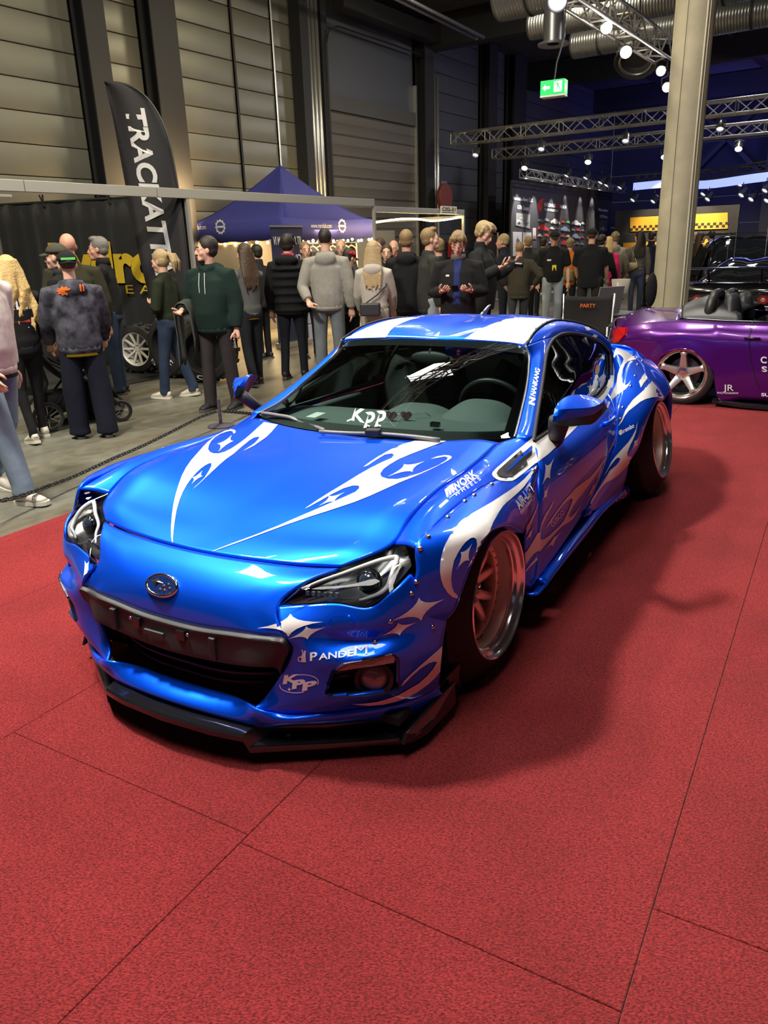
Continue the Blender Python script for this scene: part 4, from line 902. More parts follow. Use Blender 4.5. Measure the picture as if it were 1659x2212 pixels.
vinyl('rail_sticker', [Q(*H5, [(240, 45), (340, 55), (370, 95), (280, 110)])], step=4, tree=NOMIR)
vinyl('rail_sticker', [Q(*H5, [(400, 165), (460, 190), (420, 240), (360, 210)])], step=4, tree=NOMIR)
# bumper
for c, t in (((626, 1349), [(628, 1326), (698, 1343), (623, 1375), (556, 1357)]),): vinyl('star_graphic', [star(c, t, .13)], step=5)
for c, t in (((290, 397), [(285, 335), (478, 342), (297, 465), (105, 460)]), ((1410, 168), [(1400, 50), (1659, 60), (1425, 278), (1125, 282)]), ((1205, 357), [(1195, 295), (1375, 295), (1212, 428), (1028, 428)])):
    vinyl('star_graphic', [Q(*HB_, star(c, t, .13))], step=5)
vinyl('swoosh_graphic', [Q(*HB_, [(735, 1105), (850, 1100), (980, 1085), (1090, 1055), (1200, 1015), (1290, 965), (1400, 900), (1480, 830), (1540, 760), (1580, 690), (1550, 685), (1500, 700), (1420, 750), (1330, 830), (1260, 900), (1212, 945), (1250, 880), (1330, 800), (1420, 720), (1510, 640), (1580, 580), (1634, 530), (1612, 785), (1560, 850), (1480, 920), (1390, 985), (1290, 1040), (1180, 1080), (1050, 1110), (900, 1122)])], step=5)
vinyl('star_graphic', [star((187, 1231), [(184, 1211), (193, 1213), (195, 1254), (180, 1252)], .2)], step=4)
vinyl('flame_graphic', [[(350, 969), (350, 963), (380, 953), (404, 945), (404, 947), (380, 957)]], step=4)
# lettering: text laid along a sight-line baseline a-b, letter tops towards up
def letter(txt, name, a, b_, up, m=WHT, bold=.0, shear=0, tree=None, lift=.003, label=None, space=1.0, parent=None):
    V, Fs, w, h = text_mesh(txt, bold, shear, 0, space)
    a, b_, up = np.array(a, float), np.array(b_, float), np.array(up, float)
    return vinyl(name, None, m, tree, lift, raw=([tuple(a+(b_-a)*p[0]/w+up*p[1]/h) for p in V], Fs), label=label, parent=parent)
def seg(a, b_, w):
    a, b_ = np.array(a, float), np.array(b_, float); d = (b_-a)/np.linalg.norm(b_-a); n = np.array([-d[1], d[0]])*w/2
    return [tuple(a+n), tuple(b_+n), tuple(b_-n), tuple(a-n)]
q = lambda off, s, x, y: (off[0]+x/s, off[1]+y/s)
W_ = lambda h, *p: [q(*h, *k) for k in p]
letter('P', 'maker_lettering', *W_(HB_, (325, 676), (395, 668)), (0, -17.5), bold=.02)
letter('ANDE', 'maker_lettering', *W_(HB_, (410, 668), (752, 633)), (0, -13.5), bold=.015)
letter('M', 'maker_lettering', *W_(HB_, (766, 630), (892, 614)), (0, -20))
ring = [(228+26*math.cos(t), 660+28*math.sin(t)) for t in np.linspace(0, 2*math.pi, 14)]; rin = [(228+17*math.cos(t), 660+18*math.sin(t)) for t in np.linspace(2*math.pi, 0, 14)]
vinyl('hand_mark', [Q(*HB_, [(238, 625), (250, 610), (240, 566), (250, 565), (262, 605), (268, 575), (280, 575), (280, 620), (285, 690), (262, 692), (240, 686)]), Q(*HB_, ring[:13]+rin[1:])], step=3)
letter('K', 'club_lettering', *W_(HB_, (55, 905), (215, 890)), (3.5, -18.5), bold=.05)
letter('P', 'club_lettering', *W_(HB_, (145, 955), (270, 935)), (2.5, -18), bold=.05)
letter('P', 'club_lettering', *W_(HB_, (245, 975), (385, 945)), (2.5, -18), bold=.05)
def orbit(c, rx, ry, t0, t1, rot, w):
    o_, i_ = [], []
    for t in np.linspace(t0, t1, 22):
        for L, k in ((o_, 0), (i_, w)):
            x, y = (rx-k)*math.cos(t), (ry-k)*math.sin(t); L.append((c[0]+x*math.cos(rot)-y*math.sin(rot), c[1]+x*math.sin(rot)+y*math.cos(rot)))
    return o_+i_[::-1]
vinyl('club_ring', [Q(*HB_, orbit((215, 905), 195, 92, -1.9, .35, -.12, 8)), Q(*HB_, orbit((215, 905), 195, 92, 1.35, 3.3, -.12, 8))], step=3)
vinyl('star_graphic', [Q(*HB_, star((118, 962), [(118, 940), (140, 962), (118, 985), (96, 962)], .12))], step=3)
letter('WORK', 'maker_lettering', *W_(H3, (300, 728), (592, 512)), (-9.5, -13), bold=.03)
for k in range(3): vinyl('maker_mark', [Q(*H3, [(205+k*36, 790-k*27), (228+k*36, 772-k*27), (210+k*36, 668-k*27), (178+k*30, 690-k*24)])], step=3)
vinyl('maker_rule', [Q(*H3, seg((235, 792), (605, 518), 9))], step=4)
letter('W H E E L S', 'maker_lettering', *W_(H3, (312, 782), (632, 568)), (-4.5, -6), bold=.01)
letter('AIR-LIFT', 'maker_lettering', *W_(H3, (1110, 945), (1308, 690)), (-11, -17), bold=.03)
letter('PERFORMANCE', 'maker_lettering', *W_(H3, (1135, 1000), (1300, 790)), (-3.5, -6.5), bold=.02)
letter('CUSCO', 'maker_lettering', *W_(H4, (585, 1335), (752, 1140)), (-5, -8), bold=.015)
letter('PANDEM', 'maker_lettering', *W_(H6, (860, 1935), (1050, 1715)), (-5, -8.5), bold=.02)
letter('brembo', 'maker_lettering', *W_(H6, (950, 530), (1195, 400)), (-2.5, -9), bold=.02)
vinyl('maker_mark', [Q(*H6, [(920+34*math.cos(t), 505+52*math.sin(t)) for t in np.linspace(0, 6.28, 14, endpoint=False)])], step=3)
letter('NANKANG', 'maker_lettering', (1155.2, 858), (1166.2, 797), (-9.5, -2.5), bold=.03, shear=.25)
letter('N', 'maker_lettering', (1153.5, 877), (1155.5, 861), (-11.5, -4), bold=.05)
# nose badge
hit, n = lay(351, 1265, TREE, .002); n = n.normalized()
ex = Vector((1, 0, 0)); ex = (ex-n*ex.dot(n)).normalized(); ey = n.cross(ex); ey = ey if ey.z > 0 else -ey
def oval(rx, ry, h, n_=36): return [hit+ex*(rx*math.cos(2*math.pi*k/n_))+ey*(ry*math.sin(2*math.pi*k/n_))+n*h for k in range(n_)]
b = MB(); r3 = [oval(.072, .041, -.004), oval(.072, .041, .006), oval(.066, .036, .009), oval(.061, .031, .005)]
b.grid(np.array([[tuple(p) for p in r]+[tuple(r[0])] for r in r3])); badge = b.build('emblem', mat('emblem_chrome', (.75, .76, .78), rough=.12, metal=1), car, smooth=True, out=tuple(hit-n*.2))
b = MB(); b.add(oval(.062, .032, .0055), [tuple(range(36))]); b.build('emblem_field', mat('emblem_blue', (.005, .02, .10), rough=.1, coat=1), badge)
def estar(cx, cy, w, h):
    pts = star((0, 0), [(0, h), (w, 0), (0, -h), (-w, 0)], .12, 4); b = MB(); m = len(pts)
    b.add([hit+ex*(cx+x)+ey*(cy+y)+n*.0065 for x, y in pts]+[hit+ex*cx+ey*cy+n*.010], [(i, (i+1) % m, m) for i in range(m)]); b.build('emblem_star', mat('emblem_chrome', (.75, .76, .78)), badge)
estar(-.022, .008, .030, .019)
for cx, cy in ((.012, .0), (.030, .008), (.040, -.004), (.022, -.014), (.002, -.014)): estar(cx, cy, .014, .009)
# rivets on the bolted arches
for u, v in ((907, 1185), (967, 1117), (899, 1257), (889, 1282), (1004, 1083), (1062, 1046), (810, 1386), (935, 1354), (844, 1343), (1024, 1070), (925, 1160),
             (1377, 788), (1372, 812), (1362, 834), (1387, 780), (1345, 880), (1340, 905), (1332, 746), (1152, 1016)):
    r = lay(u, v, NOMIR, .001)
    if not r: continue
    Mx = Matrix.Translation(r[0]) @ r[1].to_track_quat('Z', 'Y').to_matrix().to_4x4()
    MB().lathe([(.009, 0), (.009, .002), (.006, .003), (.005, .006), (.0003, .007)], 10, Mx).build('rivet', STEEL, car, smooth=True)
# antenna fin, window stickers, screen lettering
b = MB(); fin = np.array([[(0, 1.90, 1.205), (0, 1.97, 1.235), (0, 2.02, 1.262), (0, 2.035, 1.262), (0, 2.03, 1.235), (0, 2.06, 1.20)]])[0]
b.tube([(0, 1.90, 1.205), (0, 1.95, 1.225), (0, 2.0, 1.25), (0, 2.03, 1.258)], [(.012, .02), (.010, .018), (.007, .012), (.004, .006)], 8); b.build('antenna_fin', mat('fin_silver', (.6, .6, .62), rough=.2, metal=.8), car, smooth=True)
WTREE = shell_tree([ws])
letter('K', 'screen_lettering', (759, 908), (788, 914), (3, -28), bold=.03, tree=WTREE, lift=.004)
letter('pp', 'screen_lettering', (787, 914), (833, 909), (3, -22), bold=.03, tree=WTREE, lift=.004)
for a_, b2 in (((750, 911), (764, 905)), ((789, 919), (799, 922)), ((813, 919), (823, 921))): vinyl('screen_lettering', [seg(a_, b2, 2.6)], tree=WTREE, lift=.004, step=3)
gl = shell_tree([o for o in bpy.data.objects if o.name.startswith('side_window') and o.data.vertices[0].co.x > 0])
vinyl('window_sticker', [Q(*H5, [(450+36*math.cos(t)-14*math.sin(t), 745+84*math.sin(t)) for t in np.linspace(0, 6.28, 20, endpoint=False)])], m=mat('sticker_yellow', (.85, .68, .02), rough=.4), tree=gl, step=3)
vinyl('window_sticker', [Q(*H5, [(455, 895), (560, 800), (580, 845), (480, 945)])], m=mat('sticker_pale', (.45, .58, .66), rough=.4), tree=gl, step=3)
# headlamp washer cap and nose vents
vinyl('washer_cover', [Q(*HB_, [(480, 375), (535, 240), (690, 215), (765, 238), (750, 345), (600, 368)])], m=BLUE, lift=.007, step=5)
# ------------------------------------------------------------------ people
def bake(o, voxel, smooth=3, factor=.5):
    r = o.modifiers.new('skin', 'REMESH'); r.mode = 'VOXEL'; r.voxel_size = voxel; r.use_smooth_shade = True
    if smooth:
        s = o.modifiers.new('soft', 'SMOOTH'); s.iterations = smooth; s.factor = factor
    dg = bpy.context.evaluated_depsgraph_get(); me = bpy.data.meshes.new_from_object(o.evaluated_get(dg))
    old = o.data; me.name = old.name; o.modifiers.clear(); o.data = me
    bpy.data.meshes.remove(old)
    return o
def cloth(c, name=None, bump=.35, rough=.9, second=None, nscale=9):
    nm = name or 'cloth_%02x%02x%02x' % tuple(int(255*min(1, max(0, x))**.45) for x in c)
    return mat(nm, c, rough=rough, spec=.2, bump=bump, bscale=14, noise=(second, nscale) if second else None)
SKIN = [mat('skin_fair', (.62, .36, .26), rough=.5, spec=.35), mat('skin_ruddy', (.55, .29, .20), rough=.5, spec=.35), mat('skin_tan', (.40, .22, .14), rough=.5, spec=.35)]
HAIRC = {'dark': (.018, .013, .010), 'brown': (.055, .032, .018), 'blond': (.52, .36, .14), 'dirty': (.22, .145, .065), 'grey': (.16, .15, .14), 'ash': (.36, .26, .13)}
def hairmat(k): return mat('hair_'+k, HAIRC[k], rough=.55, spec=.4, bump=.6, bscale=60)
EYEM = mat('eye_dark', (.02, .016, .014), rough=.2); LIPM = mat('lip_rose', (.36, .13, .11), rough=.5); SOLED = mat('shoe_sole_dark', (.07, .065, .06), rough=.7); SOLE = mat('shoe_sole', (.62, .58, .48), rough=.7)
rng = random.Random(7)

def hand(b, wrist, direc, palm_n, s, curl=.5, side=1):
    "palm and five tapered bent fingers grown from the wrist; thumb leaves the side"
    d = Vector(direc).normalized(); n = Vector(palm_n); n = (n-d*n.dot(d)).normalized(); x = d.cross(n)*side
    w = Vector(wrist)
    b.tube([w-d*.02*s, w+d*.02*s, w+d*.055*s, w+d*.088*s], [(.024*s, .018*s), (.034*s, .017*s), (.041*s, .016*s), (.036*s, .012*s)], 8)
    for k, (off, L) in enumerate(((-.030, .062), (-.010, .074), (.011, .068), (.030, .052))):
        p = w+d*.082*s+x*off*s; pts = [p]; dd = d.copy(); 
        for q in range(3):
            a = curl*(.45+.35*q); dd = (d*math.cos(a)+n*math.sin(a)).normalized(); p = p+dd*L*s*(.44, .31, .25)[q]; pts.append(p)
        b.tube(pts, [.0092*s, .0088*s, .0078*s, .0055*s], 6)
    p = w+d*.028*s-x*.030*s; q1 = p+(d*.6-x*.75+n*.35).normalized()*.036*s; q2 = q1+(d*.85-x*.2+n*.5*curl*1.2).normalized()*.030*s; q3 = q2+(d*.95+n*.5*curl).normalized()*.024*s
    b.tube([p, q1, q2, q3], [.013*s, .0105*s, .0092*s, .006*s], 6)

def person(xy, face, h, label, top, legs, shoe, hair, skin=0, arms=('down', 'down'), stride=0.0, build=1.0, kind='sweater', hem=.80, wide=1.0, head=(0, 0),
           cap=None, vox=.013, collar=None, lean=0.0, shirt=None, female=False, detail=True, hood=None, second=None, badge=None, group='visitors in the hall'):
    """face: heading in radians, 0 looks towards +y of the world, positive turns to the left; arms: right, left"""
    s = h/1.75; rz = face
    root = None
    hipz, kz, az = .93*s, .50*s, .085*s; shz = 1.44*s; sw = (.185 if not female else .165)*s*min(1.12, build)
    T = lambda p: Vector((p[0], p[1]+lean*max(0, p[2]-hipz), p[2]))
    # leg joints
    legs_j = []
    for sd, ph in ((1, stride), (-1, -stride)):
        a = ph*.42; hip = Vector((.085*sd*s*build, 0, hipz)); kn = hip+Vector((.012*sd*s*wide, math.sin(a+.10*abs(ph))*.43*s, -math.cos(a)*.43*s))
        back = .55*max(0, -ph); an = kn+Vector((.004*sd, math.sin(a-back)*.415*s, -math.cos(a-back)*.415*s))
        an.z = max(an.z, az) if ph >= 0 else max(an.z, az); legs_j.append((sd, hip, kn, an, ph))
    drop = min(j[3].z for j in legs_j)-az
    for j in legs_j:
        for q in j[1:4]: q.z -= 0
    # arm joints
    arms_j = []
    for sd, pose in ((1, arms[0]), (-1, arms[1])):
        S = T((sw*sd, -.005*s, shz-.062*s)); U_, L_ = .295*s, .255*s
        if pose == 'down': e = S+Vector((.06*sd, -.015, -.285))*s; w = e+Vector((.005*sd, .05, -.245))*s
        elif pose == 'swing': e = S+Vector((.05*sd, -.10, -.27))*s; w = e+Vector((0, .02, -.25))*s
        elif pose == 'fore': e = S+Vector((.05*sd, .10, -.27))*s; w = e+Vector((-.01*sd, .15, -.20))*s
        elif pose == 'phone': e = S+Vector((.07*sd, .02, -.28))*s; w = e+Vector((-.12*sd, .21, .035))*s
        elif pose == 'high': e = S+Vector((.09*sd, .10, -.24))*s; w = e+Vector((-.10*sd, .20, .12))*s
        elif pose == 'pocket': e = S+Vector((.12*sd, -.03, -.27))*s; w = e+Vector((-.07*sd, .09, -.21))*s
        elif pose == 'fold': e = S+Vector((.07*sd, .02, -.28))*s; w = e+Vector((-.20*sd, .15, .03))*s
        elif pose == 'hip': e = S+Vector((.17*sd, -.05, -.22))*s; w = e+Vector((-.11*sd, .09, -.16))*s
        elif pose == 'back': e = S+Vector((.08*sd, -.06, -.27))*s; w = e+Vector((-.07*sd, -.13, -.14))*s
        elif pose == 'carry': e = S+Vector((.09*sd, .02, -.28))*s; w = e+Vector((-.05*sd, .20, -.05))*s
        arms_j.append((sd, S, e, w, pose))
    # ---- body: one skin from crown to ankle
    b = MB()
    nk = T((0, .0, 1.47*s)); hc = T((0, .025*s, 1.625*s)); hr = Matrix.Rotation(head[0], 3, 'Z') @ Matrix.Rotation(head[1], 3, 'X')
    H = lambda x, y, z: hc+hr @ (Vector((x, y, z))*s*1.03)
    b.tube([T((0, 0, .86*s)), T((0, 0, 1.1*s)), T((0, 0, 1.34*s)), T((0, -.005, 1.43*s)), nk, H(0, -.012, -.06)], [(.11*s, .08*s), (.10*s, .07*s), (.12*s, .07*s), (.09*s, .06*s), (.058*s, .056*s), (.054*s, .056*s)], 12)
    for r, c, rr_ in (((.073, .092, .090), (0, -.008, .030), 0), ((.060, .070, .075), (0, .022, -.035), 0), ((.040, .036, .032), (0, .062, -.086), 0), ((.064, .030, .028), (0, .066, .008), 0)):
        b.ball(H(*c), [q*s*1.03 for q in r], 14, 9, hr)
    b.tube([H(0, .088, .012), H(0, .106, -.020), H(0, .112, -.034), H(0, .092, -.042)], [.009*s, .013*s, .016*s, .012*s], 8)
    b.tube([H(-.024, .084, -.064), H(0, .094, -.066), H(.024, .084, -.064)], .010*s, 6)
    for sd in (1, -1): b.ball(H(.075*sd, -.004, -.012), (.011*s, .020*s, .031*s), 8, 6, hr); b.ball(H(.040*sd, .052, -.030), (.028*s, .030*s, .026*s), 8, 6)
    for sd, S, e, w, pose in arms_j: b.tube([T((.05*sd*s, 0, 1.40*s)), S, lerpv(S, e, .5), e, lerpv(e, w, .35), w], [.045*s, .050*s, .046*s, .040*s, .042*s, .027*s], 10)
    for sd, hip, kn, an, ph in legs_j: b.tube([Vector((.04*sd*s, 0, .90*s)), hip, kn, an+Vector((0, 0, -.02*s))], [.07*s, .075*s, .048*s, .034*s], 10)
    body = b.build('person', SKIN[skin]); bake(body, vox*.85, 2, .4)
    hb = MB()
    for sd, S, e, w, pose in arms_j:
        d = (w-e).normalized(); hand(hb, w+d*.005*s, d if pose != 'pocket' else Vector((0, .2, -1)), (Vector((-sd, .15, 0)) if pose in ('down', 'swing', 'fore', 'hip') else Vector((-sd*.4, -.2, 1))), s*1.04, .55 if pose in ('down', 'swing', 'fore', 'carry') else 1.0, -sd)
    me = body.data; bm = bmesh.new(); bm.from_mesh(me); k0 = [bm.verts.new(p) for p in hb.v]
    for f in hb.f: 
        fc = bm.faces.new([k0[i] for i in f]); fc.smooth = True
    bm.to_mesh(me); bm.free()
    body.location = (xy[0], xy[1], 0); body.rotation_euler = (0, 0, rz); tag(body, label, 'person', group)
    P = body
    # ---- trousers
    b = MB(); lw = wide
    b.tube([T((0, 0, .99*s)), Vector((0, -.005*s, .93*s)), Vector((0, -.005*s, .87*s)), Vector((0, 0, .83*s))], [(.150*s*build, .105*s*build), (.165*s*build, .118*s*build), (.168*s*build, .122*s*build), (.11*s, .10*s)], 14)
    for sd, hip, kn, an, ph in legs_j:
        b.tube([hip+Vector((0, 0, .02*s)), lerpv(hip, kn, .3), kn, lerpv(kn, an, .5), an+Vector((0, -.008*s, .03*s)), an+Vector((0, -.006*s, -.045*s))], [(.090*s*build, .100*s*build), (.086*s*build, .092*s), (.058*s*max(1, lw), .062*s*max(1, lw)), (.054*s*lw, .060*s*lw), (.050*s*lw, .058*s*lw), (.054*s*lw, .064*s*lw)], 12)
    o = b.build('trousers', legs, P); bake(o, vox*1.15)
    # ---- upper garment
    b = MB(); loose = {'tee': 1.0, 'sweater': 1.05, 'hoodie': 1.10, 'jacket': 1.12, 'puffer': 1.24}[kind]*build; fw = .92 if female else 1.0
    b.tube([T((0, 0, (hem+.0)*s)), T((0, .0, (hem+.07)*s)), T((0, .008*s, 1.02*s)), T((0, .012*s, 1.20*s)), T((0, .004*s, 1.325*s)), T((0, -.006*s, 1.415*s)), T((0, -.008*s, 1.468*s)), T((0, -.004*s, 1.50*s))],
           [(.155*s*loose*fw, .118*s*loose), (.166*s*loose*fw, .128*s*loose), (.158*s*loose*fw, .126*s*loose*(1.0 if build < 1.1 else 1.12)), (.178*s*loose*fw, .128*s*loose), (.176*s*loose*fw, .112*s*loose), (.122*s, .088*s), (.084*s, .078*s), (.068*s, .068*s)], 16)
    for sd, S, e, w, pose in arms_j:
        tl = .50 if kind == 'tee' else 1.0; end = e+(w-e)*.93 if tl == 1 else S+(e-S)*.80
        rads = [.050*s, .066*s, .064*s, .058*s, .054*s, .044*s]; f = loose if loose > 1.05 else 1.04
        if tl == 1: b.tube([T((.08*sd*s, 0, 1.405*s)), S, lerpv(S, e, .5), e, lerpv(e, w, .45), end], [r*f for r in rads], 12)
        else: b.tube([T((.08*sd*s, 0, 1.40*s)), S, lerpv(S, e, .45), end], [.058*s*f, .072*s*f, .068*s*f, .068*s*f], 12)
    if kind == 'puffer':
        for z in (.86, .96, 1.06, 1.16, 1.26, 1.35): b.tube([T((0, .006*s, (z-.028)*s)), T((0, .006*s, z*s)), T((0, .006*s, (z+.028)*s))], [(.17*s*loose, .13*s*loose), (.185*s*loose, .150*s*loose), (.17*s*loose, .13*s*loose)], 16)
        b.ball(T((0, -.085*s, 1.45*s)), (.15*s, .085*s, .07*s), 14, 8)
    if kind == 'hoodie': b.ball(T((0, -.088*s, 1.42*s)), (.125*s, .062*s, .085*s), 14, 8); b.tube([T((.09*s, -.05*s, 1.47*s)), T((.07*s, .055*s, 1.46*s)), T((0, .085*s, 1.42*s)), T((-.07*s, .055*s, 1.46*s)), T((-.09*s, -.05*s, 1.47*s))], .028*s, 8)
    if kind == 'jacket': b.tube([T((0, -.01*s, 1.46*s)), T((0, -.008*s, 1.54*s))], [(.082*s, .080*s), (.078*s, .074*s)], 14)
    garment = b.build({'tee': 'shirt', 'sweater': 'sweater', 'hoodie': 'hoodie', 'jacket': 'jacket', 'puffer': 'padded_jacket'}[kind], top, P); bake(garment, vox*1.1, 3)
    if kind in ('sweater', 'hoodie') and detail:
        b = MB(); b.tube([T((0, 0, (hem-.03)*s)), T((0, 0, (hem+.03)*s))], [(.150*s*loose*fw, .114*s*loose), (.158*s*loose*fw, .120*s*loose)], 20); b.build('hem_band', top, garment, smooth=True)
    if shirt is not None:
        b = MB(); b.tube([T((0, 0, (hem-.055)*s)), T((0, 0, (hem+.03)*s))], [(.154*s*build*fw*1.02, .116*s*build*1.04), (.150*s*build*fw, .115*s*build)], 18); b.build('shirt_tail', shirt, P, smooth=True)
    if collar is not None:
        b = MB(); b.tube([T((0, -.006*s, 1.455*s)), T((0, -.010*s, 1.535*s))], [(.090*s, .086*s), (.074*s, .070*s)], 16, caps=False); b.build('collar', collar, garment, smooth=True, solid=.006)
    # ---- shoes
    for sd, hip, kn, an, ph in legs_j:
        tilt = Matrix.Rotation(-.45*max(0, -ph), 3, 'X') if ph < 0 else Matrix.Rotation(.12*max(0, ph), 3, 'X')
        base = Vector((an.x, an.y, 0)); A = lambda x, y, z: Vector((base.x+x*s, base.y, (.0 if ph >= 0 else .03*abs(ph))))+tilt @ Vector((0, y*s, z*s))
        b = MB(); b.tube([A(0, -.075, .045), A(.002*sd, -.03, .062), A(.004*sd, .05, .052), A(.006*sd, .12, .040), A(.006*sd, .178, .030)], [(.034*s, .034*s), (.040*s, .052*s), (.043*s, .040*s), (.046*s, .028*s), (.030*s, .018*s)], 12)
        b.tube([A(0, -.02, .05), A(0, -.026, .105)], [(.042*s, .048*s), (.040*s, .046*s)], 10)
        sh = b.build('shoe', shoe, P); bake(sh, .012, 2)
        b = MB(); pts = [(-.085, .030), (-.04, .040), (.05, .044), (.12, .050), (.17, .040), (.195, .018)]
        b.prism([(w_*s, y*s) for y, w_ in pts]+[(-w_*s, y*s) for y, w_ in pts[::-1]], .0, .026*s, Matrix.Translation(A(0, 0, 0)) @ tilt.to_4x4()); b.build('sole', SOLED if shoe is SHB or shoe is SHBR else SOLE, sh)
    # ---- hair, cap, face
    if detail:
        for sd in (1, -1):
            b = MB(); b.ball(H(.032*sd, .086, .008), (.011*s, .006*s, .006*s), 8, 5, hr); b.build('eye', EYEM, P, smooth=True)
            if hair: b = MB(); b.tube([H(.014*sd, .096, .026), H(.034*sd, .092, .031), H(.052*sd, .076, .024)], .0045*s, 5); b.build('eyebrow', hairmat(hair[1]), P, smooth=True)
        b = MB(); b.tube([H(-.022, .092, -.066), H(0, .103, -.066), H(.022, .092, -.066)], [.003*s, .006*s, .003*s], 6); b.build('lips', LIPM, P, smooth=True)
    if hair:
        st, hc_ = hair[0], hair[1]; hm = hairmat(hc_); b = MB(); k = 1.03*s
        if st == 'buzz': b.ball(H(0, -.018, .038), (.077*k, .090*k, .090*k), 16, 10, hr)
        else:
            b.ball(H(0, -.022, .042), (.083*k, .098*k, .094*k), 16, 10, hr)
            if st in ('short', 'quiff', 'mop'): b.ball(H(0, -.045, -.010), (.076*k, .064*k, .062*k), 14, 8, hr)
            if st in ('quiff', 'mop'): b.ball(H(0, .030, .105), (.066*k, .058*k, .034*k), 12, 7, hr)
            if st == 'mop':
                for x in (-.05, -.02, .015, .045): b.tube([H(x, .05, .11), H(x*1.2, .088, .085), H(x*1.3, .096, .05)], [.020*k, .018*k, .010*k], 6)
                for sd in (1, -1): b.tube([H(.07*sd, 0, .07), H(.085*sd, .01, .02), H(.080*sd, .0, -.03)], [.02*k, .02*k, .012*k], 6)
            if st in ('long', 'wavy', 'pony'):
                b.ball(H(0, -.03, .0), (.086*k, .080*k, .085*k), 14, 8, hr)
            if st == 'long':
                for i in range(11):
                    x = (-.085+.017*i); y0 = -.055-.045*(1-(x/.09)**2)
                    L = .42+rng.uniform(-.05, .05)
                    b.tube([H(x*.8, y0, .04), H(x*1.05, y0-.02, -.10), T((x*1.15*s, -.115*s, 1.36*s)), T((x*1.0*s+rng.uniform(-.01, .01), -.135*s, (1.62-L)*s))], [.022*k, .022*k, .020*k, .006*k], 7)
            if st == 'wavy':
                for i in range(17):
                    x = (-.13+.016*i); y0 = -.03-.06*(1-(x/.14)**2); L = .56+rng.uniform(-.10, .06); pts = [H(x*.5, y0-.01, .09), H(x*.8, y0-.03, -.02)]
                    for q in range(1, 7): pts.append(T(((x*(1+.06*q)+.014*math.sin(q*2.1+i*1.7))*s, (-.105-.02*math.sin(q*1.3+i))*s, (1.52-L*.80*q/6)*s)))
                    b.tube(pts, [.020*k, .021*k, .019*k, .018*k, .017*k, .015*k, .012*k, .004*k], 6)
            if st == 'pony':
                b.ball(H(0, -.125, .05), (.03*k, .03*k, .03*k), 8, 6)
                for i in range(9):
                    a = i*.7; x, y = .03*math.cos(a), .025*math.sin(a); b.tube([H(x*.4, -.125, .05), H(x*1.4, -.175+y, .03), H(x*2.0+.01*math.sin(i), -.19+y, -.05), H(x*1.8, -.17+y, -.13-.02*(i % 3))], [.016*k, .022*k, .018*k, .006*k], 6)
        o = b.build('hair', hm, P); bake(o, .0085 if st in ('wavy', 'pony') else .010, 1 if st not in ('wavy',) else 0, .3)
    if cap is not None:
        cm, back_ = cap; b = MB(); k = 1.03*s; rings = []
        for t in np.linspace(0, 1, 7):
            a = t*math.pi/2; rings.append([H(.088*math.cos(a)*math.cos(q)*1.0, -.012+.104*math.cos(a)*math.sin(q), .040+.088*math.sin(a)) for q in np.linspace(0, 2*math.pi, 25)])
        b.grid(np.array([[tuple(p) for p in r] for r in rings])); co = b.build('cap', cm, P, smooth=True, solid=.005, out=tuple(H(0, 0, 0)))
        sgn = -1 if back_ else 1; G = []
        for t in (0, .5, 1): G.append([tuple(H(.078*math.sin(q)*(1-.12*t), sgn*(.088+.080*t*math.cos(q)*1.0+.0*t)*max(.2, math.cos(q*.9)), .046-.022*t-.018*abs(math.sin(q)))) for q in np.linspace(-1.15, 1.15, 9)])
        b = MB(); b.grid(np.array(G)); b.build('cap_peak', cm, co, smooth=True, solid=.005)
        b = MB(); b.ball(H(0, -.012, .128), (.008*k, .008*k, .005*k), 8, 4); b.build('cap_button', cm, co, smooth=True)
    if badge is not None:
        b = MB(); b.tube([T((-.07*s, .075*s, 1.46*s)), T((-.05*s, .135*s, 1.32*s)), T((0, .150*s, 1.16*s)), T((.05*s, .135*s, 1.32*s)), T((.07*s, .075*s, 1.46*s))], .005, 5); ly = b.build('lanyard', cloth((.02, .02, .02)), P)
        b = MB(); b.box(T((0, .158*s, 1.12*s)), (.075, .006, .10)); b.build('badge_card', badge, ly)
    return dict(o=P, T=T, H=H, s=s, arms=arms_j, legs=legs_j, garment=garment, hc=hc)
def lerpv(a, b, t): return a*(1-t)+b*t
def carried(info, name, label, cat, group=None):
    "an Empty that stands in the frame of a person, for a thing that person holds or wears loosely"
    P = info['o']; return empty(name, tuple(P.location), P.rotation_euler[2], label, cat, group)

K = lambda *c: cloth(c)
BLK, NAVY, CHAR = K(.010, .010, .011), K(.012, .015, .028), K(.028, .028, .030)
JEAN, JEAND, JEANL, JEANG = cloth((.06, .095, .15), second=(.10, .14, .20), nscale=4), cloth((.016, .026, .055), second=(.03, .045, .08), nscale=4), cloth((.24, .28, .31), second=(.32, .35, .37), nscale=4), cloth((.10, .12, .135), second=(.15, .17, .18), nscale=4)
SHB, SHW, SHBR = mat('shoe_black', (.012, .012, .013), rough=.6), mat('shoe_cream', (.55, .50, .42), rough=.65), mat('shoe_brown', (.06, .03, .025), rough=.6)
def at(u, D):
    "floor point under the sight column u at distance D"
    p = depth_at(u, 560, D); return (float(p[0]), float(p[1]))
def look(xy, towards):                  # heading for someone at xy facing a floor point
    return math.atan2(-(towards[0]-xy[0]), towards[1]-xy[1])
AWAY = lambda xy, turn=0: math.atan2(-xy[0], xy[1])+turn      # back to the viewer
G1, G2, G3 = 'people by the tuning team stall', 'people between the stalls', 'people at the far stands'
